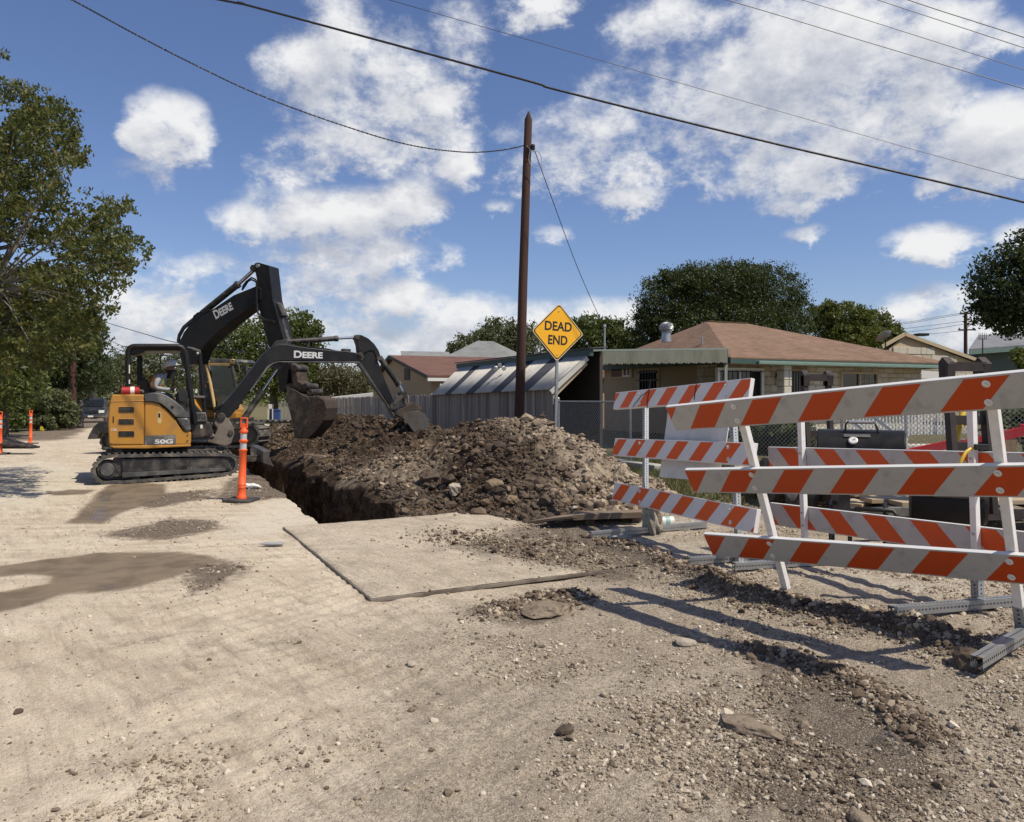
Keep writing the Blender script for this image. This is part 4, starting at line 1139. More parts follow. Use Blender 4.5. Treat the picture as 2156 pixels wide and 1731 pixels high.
def text_mesh(string, P, rt, up, width, height, mat, parent, bold=.02, small=None, name='lettering'):
    """flat letters; small: the size of every letter after the first (small capitals)"""
    cu = bpy.data.curves.new('txt', 'FONT'); cu.offset = bold; cu.fill_mode = 'BOTH'
    if small:
        cu.body = string; cu.small_caps_scale = small; cu.body = string[0] + string[1:].lower()
        for i in range(1, len(string)): cu.body_format[i].use_small_caps = True
    else: cu.body = string
    ob = bpy.data.objects.new('txt', cu); COL.objects.link(ob); dg = bpy.context.evaluated_depsgraph_get(); dg.update()
    me = bpy.data.meshes.new_from_object(ob.evaluated_get(dg)); bpy.data.objects.remove(ob)
    v = np.array([p.co[:] for p in me.vertices]); v -= v.min(0); mx = v.max(0)
    off = Vector((0, 0, 0)) if parent is None else root_loc(parent)
    for p, q in zip(me.vertices, v):
        w3 = np.array(P) + np.array(rt) * (q[0] / mx[0] * width) + np.array(up) * (q[1] / mx[1] * height); p.co = Vector(w3) - off
    me.materials.clear(); me.materials.append(mat)
    o = bpy.data.objects.new(name, me); COL.objects.link(o)
    if parent is not None: o.parent = parent
    return o


def smooth_path(P, n=6):
    """closed Catmull-Rom through 2D points"""
    P = [np.array(p, float) for p in P]; k = len(P); out = []
    for i in range(k):
        a, b, c, d = P[i - 1], P[i], P[(i + 1) % k], P[(i + 2) % k]
        for j in range(n):
            t = j / n; out.append(.5 * (2 * b + (c - a) * t + (2 * a - 5 * b + 4 * c - d) * t * t + (3 * b - a - 3 * c + d) * t ** 3))
    return out


def track(rig, pts, cm, t0, t1, th=.05, lug=.028, pitch=.105, mat=None, dt=0.0, wheel=None, parent=None):
    """a belt with lugs round a closed path traced on the plane t = 0, placed between t0 and t1"""
    pl = rig.p; W = [pl.at(*cm(*q), 0.0) for q in pts]
    path = smooth_path([((w[0] - pl.o[0]) * pl.f[0] + (w[1] - pl.o[1]) * pl.f[1], w[2]) for w in W], 5)
    path = np.array(path); c = path.mean(0); n = len(path)
    tg = np.roll(path, -1, 0) - np.roll(path, 1, 0); tg /= np.linalg.norm(tg, axis=1)[:, None]
    nr = np.stack([tg[:, 1], -tg[:, 0]], 1)
    if np.sum((path - c) * nr) < 0: nr = -nr
    inner = path - nr * th; m = MB(); vs = []
    for q, t in ((path, t0), (inner, t0), (path, t1), (inner, t1)): vs += [pl.pt(a, t, z) for a, z in q]
    fs = []
    for i in range(n):
        j = (i + 1) % n
        fs += [(i, j, n + j, n + i), (2 * n + i, 3 * n + i, 3 * n + j, 2 * n + j), (i, 2 * n + i, 2 * n + j, j), (n + i, n + j, 3 * n + j, 3 * n + i)]
    m.add(vs, fs)
    L = np.cumsum(np.r_[0, np.linalg.norm(np.roll(path, -1, 0) - path, axis=1)]); tot = L[-1]; k = int(tot / pitch)
    cl = np.vstack([path, path[:1]]); cn = np.vstack([nr, nr[:1]])
    for i in range(k):
        s = (i + .5) * tot / k; x = np.array([np.interp(s, L, cl[:, 0]), np.interp(s, L, cl[:, 1])]); nn = np.array([np.interp(s, L, cn[:, 0]), np.interp(s, L, cn[:, 1])]); nn /= np.linalg.norm(nn); tt = np.array([-nn[1], nn[0]])
        w = pitch * .30; P = []
        for t in (t0 + .004, t1 - .004):
            for a, b in ((-w, -.01), (w, -.01), (w * .7, lug), (-w * .7, lug)):
                q = x + tt * a + nn * b; P.append(pl.pt(q[0], t, q[1]))
        m.hexa(P)
    return m.build('track', mat or MT['rubber'], parent or rig.r, 40)


def disc(rig, name, x, y, rpx, t0, t1, mat, cm, parent=None, n=22, prof=None):
    P = rig.p.at(*cm(x, y), t0); Q = rig.p.at(*cm(x + rpx, y), t0); r = np.linalg.norm(Q - P)
    m = MB(); ax = rig.p.lat(t1 - t0); m.lathe([(r * .92, 0), (r, .012), (r, np.linalg.norm(ax) - .012), (r * .92, np.linalg.norm(ax))] if prof is None else [(r * a, b) for a, b in prof], P, n, ax); return m.build(name, mat, parent or rig.r, 40)


def person(name, label, J, hat, vest_top, seed=0, legs='trousers'):
    """J: joint -> point. One continuous skinned body; hat, vest and face cover are its children."""
    def skin(nm, nodes_, edges, mats, parent, sub=1, pick=None):
        me = bpy.data.meshes.new(nm); keys = list(nodes_); me.from_pydata([tuple(nodes_[k][0]) for k in keys], [(keys.index(a), keys.index(b)) for a, b in edges], [])
        o = bpy.data.objects.new(nm, me); COL.objects.link(o); o.modifiers.new('skin', 'SKIN')
        sv = me.skin_vertices[0].data
        for i, k in enumerate(keys): sv[i].radius = nodes_[k][1] if isinstance(nodes_[k][1], tuple) else (nodes_[k][1],) * 2
        sv[0].use_root = True
        ss = o.modifiers.new('sub', 'SUBSURF'); ss.levels = sub; ss.render_levels = sub
        dg = bpy.context.evaluated_depsgraph_get(); dg.update(); m2 = bpy.data.meshes.new_from_object(o.evaluated_get(dg)); bpy.data.objects.remove(o)
        m2.materials.clear(); [m2.materials.append(x) for x in mats]
        for p in m2.polygons:
            p.use_smooth = True
            if pick: p.material_index = pick(p.center)
        o = bpy.data.objects.new(nm, m2); COL.objects.link(o)
        if parent: o.parent = parent; m2.transform(Matrix.Translation(-root_loc(parent)))
        return o
    up = Vector((0, 0, 1)); Jv = {k: Vector(x) for k, x in J.items()}
    lat = (Jv['sh_f'] - Jv['sh_n']).normalized(); fw = lat.cross(up) * -1
    if fw.dot(Jv['hand_n'] - Jv['sh_n']) < 0: fw = -fw
    nd = {'pelvis': (Jv['pelvis'], .145), 'spine': (Jv['spine'], .135), 'chest': (Jv['chest'], .15), 'neck': (Jv['neck'], .055), 'jaw': (Jv['head'] + fw * .015 - up * .05, .075), 'head': (Jv['head'] + up * .03, .092), 'crown': (Jv['head'] + up * .09, .06)}
    ed = [('pelvis', 'spine'), ('spine', 'chest'), ('chest', 'neck'), ('neck', 'jaw'), ('jaw', 'head'), ('head', 'crown')]
    for s in 'nf':
        nd.update({'sh_' + s: (Jv['sh_' + s], .062), 'el_' + s: (Jv['el_' + s], .043), 'wr_' + s: (Jv['wr_' + s], .033), 'hand_' + s: (Jv['hand_' + s], (.042, .026)),
                   'hip_' + s: (Jv['hip_' + s], .095), 'kn_' + s: (Jv['kn_' + s], .065), 'an_' + s: (Jv['an_' + s], .045), 'toe_' + s: (Jv['an_' + s] + fw * .16 - up * .03, .04)})
        ed += [('chest', 'sh_' + s), ('sh_' + s, 'el_' + s), ('el_' + s, 'wr_' + s), ('wr_' + s, 'hand_' + s), ('pelvis', 'hip_' + s), ('hip_' + s, 'kn_' + s), ('kn_' + s, 'an_' + s), ('an_' + s, 'toe_' + s)]
        hd = (Jv['hand_' + s] - Jv['wr_' + s]).normalized()
        for i, (o_, ln) in enumerate(((-.030, .060), (-.010, .072), (.010, .068), (.030, .052))):
            b = Jv['hand_' + s] + lat * o_ + hd * .035; e = b + hd * ln * .5; e2 = e + hd * ln * .25 - up * ln * .45
            nd['f%d%s' % (i, s)] = (b, .011); nd['g%d%s' % (i, s)] = (e, .010); nd['h%d%s' % (i, s)] = (e2, .008); ed += [('hand_' + s, 'f%d%s' % (i, s)), ('f%d%s' % (i, s), 'g%d%s' % (i, s)), ('g%d%s' % (i, s), 'h%d%s' % (i, s))]
        b = Jv['hand_' + s] + lat * (.045 if s == 'n' else -.045) - hd * .005; nd['t' + s] = (b, .012); nd['tt' + s] = (b + hd * .04 - up * .02, .010); ed += [('hand_' + s, 't' + s), ('t' + s, 'tt' + s)]

    def pick(c):
        if c.z > Jv['neck'].z - .0: return 0
        dn = min((c - Jv['hand_n']).length, (c - Jv['hand_f']).length)
        if dn < .125 and min((c - Jv['wr_n']).length, (c - Jv['wr_f']).length) > .05: return 0
        hipz = Jv['pelvis'].z + .06
        dl_ = min((c - Jv[k]).length for k in ('kn_n', 'kn_f', 'an_n', 'an_f', 'hip_n', 'hip_f', 'pelvis')); da = min((c - Jv[k]).length for k in ('spine', 'chest', 'el_n', 'el_f', 'sh_n', 'sh_f', 'wr_n', 'wr_f'))
        return 2 if dl_ < da else 1
    body = skin(name, nd, ed, [MT['skin'], MT['shirt'], MT[legs]], None, 2, pick)
    tag(body, label, 'person')
    vd = {'p': (Jv['pelvis'] + up * .05, .175), 's': (Jv['spine'] + fw * .02, .180), 'c': (Jv['chest'] + fw * .03, .20), 'n': (Jv['sh_n'] * .72 + Jv['chest'] * .28 + up * .01, .082), 'f': (Jv['sh_f'] * .72 + Jv['chest'] * .28 + up * .01, .082)}
    skin('safety_vest', vd, [('p', 's'), ('s', 'c'), ('c', 'n'), ('c', 'f')], [MT['vest_orange'], MT['vest_yellow'], MT['reflective']], body, 1,
         lambda c: (1 if (c - Jv['chest']).dot(fw) > .03 else 0) if abs(c.z - Jv['spine'].z - .04) > .03 else 2)
    m = MB(); h = Jv['head']; m.sphere(h + fw * .012 - up * .055, .085, 12, 8, (1, 1, .9)); m.sphere(h + fw * .085 - up * .045, .022, 8, 6); m.lathe([(.075, -.16), (.082, -.08), (.088, -.02)], h - up * .01, 14, cap=False)
    m.build('face_cover', MT['gaiter'], body, 60)
    m = MB()
    for sg in (-1, 1): m.sphere(h + fw * .083 + lat * (.032 * sg) + up * .02, .013, 8, 6)
    m.build('eye', MT['label_white'], body, 60)
    m = MB(); tilt = Matrix.Translation(h + up * .055) @ Matrix.Rotation(-.22 if hat else 0, 4, lat)
    for i in range(2):
        k = len(m.v)
        if i == 0: m.lathe([(.128, 0), (.126, .02), (.118, .06), (.095, .105), (.055, .132), (.001, .14)], n=18)
        else: m.lathe([(.128, 0), (.150, -.008), (.148, -.014), (.124, -.006)], n=18, cap=False)
        for q in range(k, len(m.v)): m.v[q] = tuple(tilt @ (Vector(m.v[q]) + (fw * .035 if i and (Vector(m.v[q])).dot(fw) > .05 else Vector((0, 0, 0)))))
    m.build('hard_hat', MT['hat'], body, 50)
    return body


def excavator_near():
    o = G(222, 1020); pl = Plane(o, DA)
    root = thing('excavator', 'smaller orange and black excavator with an open canopy, its boom reaching right over the heap', 'excavator', (o[0], o[1], 0))
    g = Rig(pl, root)
    tp = [(150, 1385), (300, 1378), (600, 1353), (840, 1335), (895, 1322), (924, 1288), (926, 1250), (905, 1220), (850, 1206), (600, 1206), (300, 1211), (185, 1213), (125, 1232), (84, 1270), (72, 1310), (86, 1350), (115, 1375)]
    for t0 in (0.0, 1.50):
        tk = track(g, tp, c1, t0, t0 + .38, pitch=.098)
        g.slab('idler_gap_filler', [(190, 1242), (205, 1228), (262, 1226), (262, 1338), (190, 1345)], t0 + .07, t0 + .30, MT['black_worn'], parent=tk)  # dark filler added so the gap beside the idler reads as shade
        g.slab('track_frame', [(245, 1236), (870, 1226), (885, 1290), (850, 1306), (250, 1346)], t0 + .03, t0 + .33, MT['black_worn'], parent=tk)
        disc(g, 'idler', 160, 1300, 62, t0 + .05, t0 + .33, MT['black_worn'], c1, tk); disc(g, 'idler_hub', 160, 1300, 44, t0 + .02, t0 + .06, MT['cover_grey'], c1, tk)
        disc(g, 'sprocket', 868, 1262, 50, t0 + .06, t0 + .32, MT['black_worn'], c1, tk)
        for x in (330, 450, 570, 690, 800): disc(g, 'roller', x, 1352 - (x - 330) * .05, 24, t0 + .04, t0 + .34, MT['dark_steel'], c1, tk)
        if t0 == 0:
            g.slab('frame_rib', [(245, 1318), (850, 1288), (852, 1306), (248, 1346)], .012, .04, MT['cover_grey'], parent=tk, bevel=.006)
            g.text('FTA', 632, 1300, 682, 1299, 18, .028, MT['decal_grey'], c1, tk, .015)
            g.slab('frame_slot', [(594, 1280), (622, 1279), (622, 1304), (594, 1305)], .024, .04, MT['hole'], parent=tk, bevel=0)
    g.slab('undercarriage', [(250, 1180), (800, 1180), (840, 1260), (240, 1270)], .42, 1.46, MT['dark_steel'])
    # dozer blade at the front
    g.slab('blade_arm', [(860, 1225), (1075, 1212), (1080, 1250), (860, 1262)], .45, .57, MT['dark_steel']); g.slab('blade_arm', [(860, 1225), (1075, 1212), (1080, 1250), (860, 1262)], 1.30, 1.42, MT['dark_steel'])
    g.slab('blade', [(1072, 1192), (1113, 1186), (1110, 1222), (1120, 1252), (1138, 1284), (1076, 1264), (1070, 1230)], -.02, 1.92, MT['bucket_steel'])
    # upper structure
    body = [(150, 700), (185, 640), (540, 640), (560, 690), (700, 716), (800, 788), (900, 888), (960, 985), (1000, 1036), (1088, 1048), (1084, 1160), (1070, 1210), (200, 1215), (150, 1195), (136, 930)]
    b = g.slab('house', body, .06, 1.85, MT['orange_paint'], c8, .03)
    g.slab('skirt', [(150, 1205), (1082, 1190), (1078, 1215), (560, 1240), (200, 1236)], .03, 1.87, MT['orange_paint'], c8, .015)
    dr = g.slab('engine_door', [(160, 702), (182, 622), (548, 622), (545, 1196), (190, 1196), (150, 1180), (138, 930)], .025, .10, MT['orange_paint'], c8, .02)
    g.slab('door_ledge', [(166, 696), (548, 688), (548, 700), (163, 708)], .018, .05, MT['orange_paint'], c8, .006, dr)
    for x0, y0, x1, y1 in ((258, 765, 433, 828), (256, 903, 432, 964), (255, 1040, 436, 1104)):
        v = g.slab('vent', [(x0 - 9, y0 + 8), (x0 + 2, y0 - 7), (x1 - 2, y0 - 7), (x1 + 9, y0 + 8), (x1 + 9, y1 - 8), (x1 - 2, y1 + 7), (x0 + 2, y1 + 7), (x0 - 9, y1 - 8)], .019, .03, MT['orange_paint'], c8, .004, dr)
        g.slab('vent_opening', [(x0, y0 + 8), (x0 + 8, y0), (x1 - 8, y0), (x1, y0 + 8), (x1, y1 - 8), (x1 - 8, y1), (x0 + 8, y1), (x0, y1 - 8)], .0165, .03, MT['hole'], c8, 0, v)  # near-black raised plate, its colour stands for the shaded opening
        for k in range(1, 4):
            y = y0 + (y1 - y0) * k / 4; g.slab('louvre', [(x0 + 4, y - 5), (x1 - 4, y - 5), (x1 - 4, y + 2), (x0 + 4, y + 2)], .0145, .018, MT['black_worn'], c8, 0, v)
    g.slab('latch', [(192, 872), (203, 872), (203, 942), (192, 942)], .017, .03, MT['hole'], c8, 0, dr)
    g.text('130', 178, 1036, 236, 1036, 30, .024, MT['label_white'], c8, dr, .02)
    sp = g.slab('side_panel', [(558, 704), (650, 712), (720, 732), (800, 798), (895, 895), (950, 985), (995, 1040), (1082, 1052), (1078, 1190), (556, 1194)], .035, .09, MT['orange_paint'], c8, .015)
    g.slab('handle_recess', [(700, 835), (712, 820), (735, 820), (746, 835), (746, 940), (735, 955), (710, 955), (700, 940)], .031, .05, MT['yellow_cab'], c8, .003, sp)
    g.slab('handle_slot', [(710, 835), (733, 835), (733, 885), (710, 885)], .0285, .05, MT['hole'], c8, 0, sp)
    dc = g.slab('decal', [(556, 1092), (908, 1080), (910, 1190), (556, 1195)], .0325, .05, MT['decal_grey'], c8, 0, sp)
    g.text('50G', 668, 1184, 878, 1180, 54, .0325, MT['letter_white'], c8, sp, .035)
    for y in (1085, 1150): disc(g, 'bolt', 1043, y, 9, .022, .05, MT['dark_steel'], c8, sp, 10, [(1, 0), (1, .02)])
    g.slab('hood_cover', [(552, 620), (600, 604), (660, 600), (730, 606), (805, 634), (900, 694), (985, 768), (1040, 832), (1062, 880), (1062, 892), (905, 880), (825, 794), (740, 728), (650, 706), (553, 700)], .0, .98, MT['cover_grey'], c8, .04, None, 40)
    g.slab('fender_cover', [(905, 884), (1062, 882), (1088, 1036), (1040, 1046), (1000, 1034), (962, 970)], .0, .60, MT['cover_grey'], c8, .04, None, 40)
    disc(g, 'cap', 868, 768, 20, -.004, .03, MT['hole'], c8, None, 14)
    # fire extinguisher strapped on top of the engine door
    fx = g.tube('fire_extinguisher', [(288, 582, .22), (294, 582, .22), (485, 582, .22), (500, 582, .22)], .075, MT['red_paint'], c8, None, 16, [.05, .075, .075, .045])
    g.tube('band', [(392, 582, .22), (440, 582, .22)], .078, MT['label_white'], c8, fx, 16); g.tube('valve', [(500, 582, .22), (528, 580, .22), (536, 600, .22)], .025, MT['dark_steel'], c8, fx)
    # canopy
    for t in (.36, 1.62):
        g.tube('canopy_post', [(368, 560, t), (366, 300, t), (366, 130, t), (380, 95, t), (410, 78, t), (445, 72, t), (930, 72, t), (975, 84, t), (1008, 118, t), (1026, 180, t), (1050, 400, t), (1085, 650, t), (1112, 830, t), (1128, 955, t)], .047, MT['black_paint'], c8)
    g.slab('canopy_roof', [(385, 92), (445, 64), (930, 64), (990, 96), (985, 128), (900, 120), (560, 124), (520, 150), (400, 180), (378, 150)], .38, 1.60, MT['black_paint'], c8, .03)
    g.tube('canopy_rib', [(498, 130, 1.55), (500, 520, 1.55)], .05, MT['black_paint'], c8)
    g.tube('cross_bar', [(1085, 652, .36), (1240, 655, .36)], .03, MT['black_worn'], c8); g.tube('front_post', [(1180, 150, .40), (1205, 400, .40), (1245, 840, .40)], .038, MT['black_paint'], c8)
    g.tube('front_post', [(1040, 90, .36), (1110, 105, .38), (1180, 130, .40), (1182, 170, .40)], .03, MT['black_worn'], c8)
    lp = g.slab('work_lamp', [(1142, 120), (1172, 118), (1176, 172), (1150, 178)], .34, .46, MT['dark_steel'], c8, .01); disc(g, 'lens', 1160, 148, 14, .333, .35, MT['lamp_glass'], c8, lp, 14)
    for y0, y1 in ((285, 382), (452, 500)): g.slab('reflector_strip', [(374, y0), (388, y0), (388, y1), (374, y1)], .308, .318, MT['label_white'], c8, 0)
    # seat, console, levers, step grille
    g.slab('seat', [(492, 470), (520, 432), (560, 430), (590, 470), (612, 540), (625, 590), (700, 600), (700, 640), (520, 640), (500, 560)], .75, 1.28, MT['seat'], c8, .04)
    g.slab('console', [(900, 640), (960, 560), (1010, 540), (1055, 620), (1058, 800), (980, 760), (920, 690)], .62, .80, MT['seat'], c8, .02)
    g.slab('floor', [(620, 640), (1100, 700), (1250, 860), (1250, 1040), (1060, 1040), (700, 900)], .62, 1.7, MT['black_worn'], c8, .02)
    lv = g.tube('lever', [(930, 640, .72), (926, 590, .72), (922, 548, .72)], .014, MT['black_worn'], c8); g.tube('knob', [(922, 552, .72), (920, 520, .72)], .028, MT['black_paint'], c8, lv)
    g.slab('step_grille', [(1128, 830), (1250, 822), (1272, 920), (1140, 930)], .36, .52, MT['decal_grey'], c8, .008)
    for k in range(5):
        for j in range(4): g.slab('grille_slot', [(1145 + 20 * k + 4 * j, 842 + 18 * j), (1158 + 20 * k + 4 * j, 841 + 18 * j), (1159 + 20 * k + 4 * j, 852 + 18 * j), (1146 + 20 * k + 4 * j, 853 + 18 * j)], .356, .37, MT['hole'], c8, 0)
    g.slab('front_deck', [(1070, 940), (1290, 930), (1330, 1010), (1330, 1090), (1100, 1130), (1085, 1050)], .40, 1.5, MT['dark_steel'], c8, .02)
    g.slab('label', [(1188, 968), (1215, 966), (1215, 1008), (1190, 1010)], .392, .41, MT['label_white'], c8, 0)
    # swing post, boom, arm
    g.slab('swing_post', [(805, 990), (835, 985), (872, 1000), (900, 1052), (905, 1085), (885, 1150), (850, 1165), (800, 1152), (738, 1138), (728, 1110), (790, 1098), (805, 1060), (785, 1030)], .78, 1.24, MT['dusty_steel'], c1, .02)
    g.slab('swing_bracket', [(650, 1075), (745, 1062), (790, 1095), (790, 1110), (660, 1115)], .75, 1.25, MT['dusty_steel'], c1, .02)
    m = MB(); m.tube([pl.at(*c1(645, 1128), .70), pl.at(*c1(740, 1128), .78)], .035, 12); m.build('swing_cylinder', MT['galv_dull'], root, 40)
    for x, y, r in ((828, 990, 26), (885, 1082, 16)): disc(g, 'pin', x, y, r, .75, 1.27, MT['dark_steel'], c1)
    bm_pts = [(800, 972), (838, 918), (900, 845), (960, 770), (1020, 690), (1075, 622), (1108, 590), (1140, 570), (1175, 564), (1215, 566), (1300, 580), (1400, 592), (1500, 602), (1560, 604), (1610, 612), (1650, 628), (1660, 648), (1640, 664), (1600, 670), (1400, 664), (1200, 660), (1165, 662), (1130, 672), (1102, 694), (1060, 752), (990, 848), (930, 930), (880, 990), (850, 1004), (815, 1000)]
    bm_ = g.slab('boom', bm_pts, .86, 1.14, MT['black_paint'], c1, .012)
    P0 = pl.at(*c1(1253, 644), .86); P1 = pl.at(*c1(1422, 648), .86); rt = P1 - P0; w = np.linalg.norm(rt); rt /= w; nz = np.array([-pl.l[0], -pl.l[1], 0])
    text_mesh('DEERE', P0 + nz * .004, rt, np.cross(nz, rt), w, .145, MT['letter_white'], bm_, .035, .86)
    g.slab('boom_flange', [(1128, 674), (1165, 664), (1640, 667), (1640, 672), (1165, 670), (1132, 680), (1105, 700), (1000, 842), (994, 838), (1098, 694)], .84, 1.16, MT['cover_grey'], c1, .003, bm_)
    g.slab('cylinder_bracket', [(1100, 690), (1180, 668), (1190, 690), (1170, 712), (1150, 710)], .93, 1.07, MT['dark_steel'], c1, .01, bm_)
    g.slab('bracket', [(1540, 590), (1588, 592), (1588, 622), (1545, 628)], .90, 1.10, MT['black_worn'], c1, .01, bm_)
    g.slab('cylinder_mount', [(1130, 575), (1150, 545), (1210, 535), (1240, 545), (1235, 580)], .92, 1.08, MT['black_worn'], c1, .01, bm_)
    for y, t in ((0, .93), (7, 1.0), (14, 1.07)):
        m = MB(); m.tube([pl.at(*c1(x, yy + y), t) for x, yy in ((1150, 570), (1220, 572), (1340, 580), (1450, 592), (1500, 603), (1545, 612))], .012, 6); m.build('hose', MT['hose'], bm_, 60)
    for k, t in ((0, .90), (1, .97), (2, 1.04), (3, 1.10)):
        m = MB(); m.tube([pl.at(*c1(x, yy), t) for x, yy in ((770 + 4 * k, 960), (800 + 5 * k, 938), (860 + 6 * k, 905), (905 + 4 * k, 868 - 3 * k), (955 + 3 * k, 800 - 4 * k))], .014, 6); m.build('hose', MT['hose'], bm_, 60)
    g.ram((955, 1010), (1165, 700), (1068, 842), 1.0, .058, .026)
    g.ram((1215, 549), (1625, 524), (1506, 531), 1.0, .052, .026)
    st = g.slab('stick', [(1628, 664), (1640, 632), (1716, 594), (1724, 604), (1790, 780), (1842, 900), (1874, 975), (1856, 992), (1838, 965), (1800, 900), (1715, 785)], .90, 1.10, MT['black_paint'], c1, .008)
    g.slab('stick_flange', [(1628, 666), (1640, 664), (1850, 985), (1842, 992), (1800, 915), (1712, 795)], .885, 1.115, MT['cover_grey'], c1, .003, st)
    g.slab('stick_horn', [(1612, 520), (1622, 508), (1650, 510), (1690, 530), (1725, 562), (1750, 600), (1762, 635), (1752, 655), (1738, 640), (1722, 604), (1700, 600), (1636, 634), (1630, 570)], .88, 1.12, MT['black_paint'], c1, .008, st)
    for x, y, r in ((1628, 524, 14), (1640, 636, 24), (1752, 645, 14), (1838, 930, 20), (1862, 980, 16), (1895, 855, 15)): disc(g, 'pin', x, y, r, .86, 1.14, MT['dark_steel'], c1)
    g.ram((1754, 640), (1896, 856), (1868, 800), 1.0, .062, .034)
    for t0 in (.86, 1.10): g.slab('link', [(1828, 920), (1850, 890), (1890, 846), (1908, 850), (1908, 868), (1862, 905), (1850, 938)], t0, t0 + .04, MT['dark_steel'], c1, .008)
    g.slab('link', [(1890, 850), (1906, 850), (1920, 915), (1904, 920)], .93, 1.07, MT['dark_steel'], c1, .008)
    g.slab('coupler', [(1850, 975), (1856, 962), (1900, 938), (1935, 915), (1962, 905), (1978, 925), (2002, 930), (2006, 952), (1985, 958), (1930, 962), (1880, 992)], .84, 1.16, MT['mud_steel'], c1, .008)
    side = [(1890, 982), (1900, 970), (1930, 962), (1985, 955), (2022, 975), (2044, 1015), (2042, 1060), (2025, 1110), (2018, 1135), (1990, 1130), (1965, 1090), (1930, 1040)]
    bk = None
    for t0 in (.70, 1.28): bk = g.slab('bucket_side', side, t0, t0 + .02, MT['bucket_steel'], c1, .004)
    g.slab('bucket_shell', [(1930, 962), (1985, 955), (2022, 975), (2044, 1015), (2042, 1060), (2025, 1110), (2018, 1135), (2012, 1135), (2018, 1108), (2034, 1058), (2036, 1018), (2016, 981), (1984, 963), (1934, 969)], .715, 1.285, MT['bucket_steel'], c1, 0)
    g.slab('side_cutter', [(1888, 980), (1902, 968), (1990, 1092), (2016, 1136), (1992, 1132), (1966, 1092), (1930, 1042)], .685, .70, MT['bucket_steel'], c1, .003)
    for k in range(4): g.slab('tooth', [(1985, 1122), (2020, 1122), (2008, 1160), (1996, 1160)], .72 + .16 * k, .78 + .16 * k, MT['bucket_steel'], c1, .004)
    # operator
    def j(x, y, t): return pl.at(*c8(x, y), t)
    J = dict(pelvis=j(650, 612, .86), spine=j(690, 530, .86), chest=j(740, 452, .86), neck=j(795, 385, .86), head=j(850, 330, .86), sh_n=j(712, 428, .64), sh_f=j(745, 425, 1.07), el_n=j(672, 545, .60), el_f=j(700, 545, 1.14), wr_n=j(815, 566, .64), wr_f=j(830, 566, 1.1), hand_n=j(868, 552, .66), hand_f=j(880, 552, 1.1),
             hip_n=j(670, 625, .76), hip_f=j(670, 625, .96), kn_n=j(850, 640, .75), kn_f=j(850, 640, 1.0), an_n=j(920, 800, .75), an_f=j(920, 800, 1.0))
    person('person', 'machine operator in a white hard hat and orange and yellow vest seated under the canopy', J, True, None)


excavator_near()


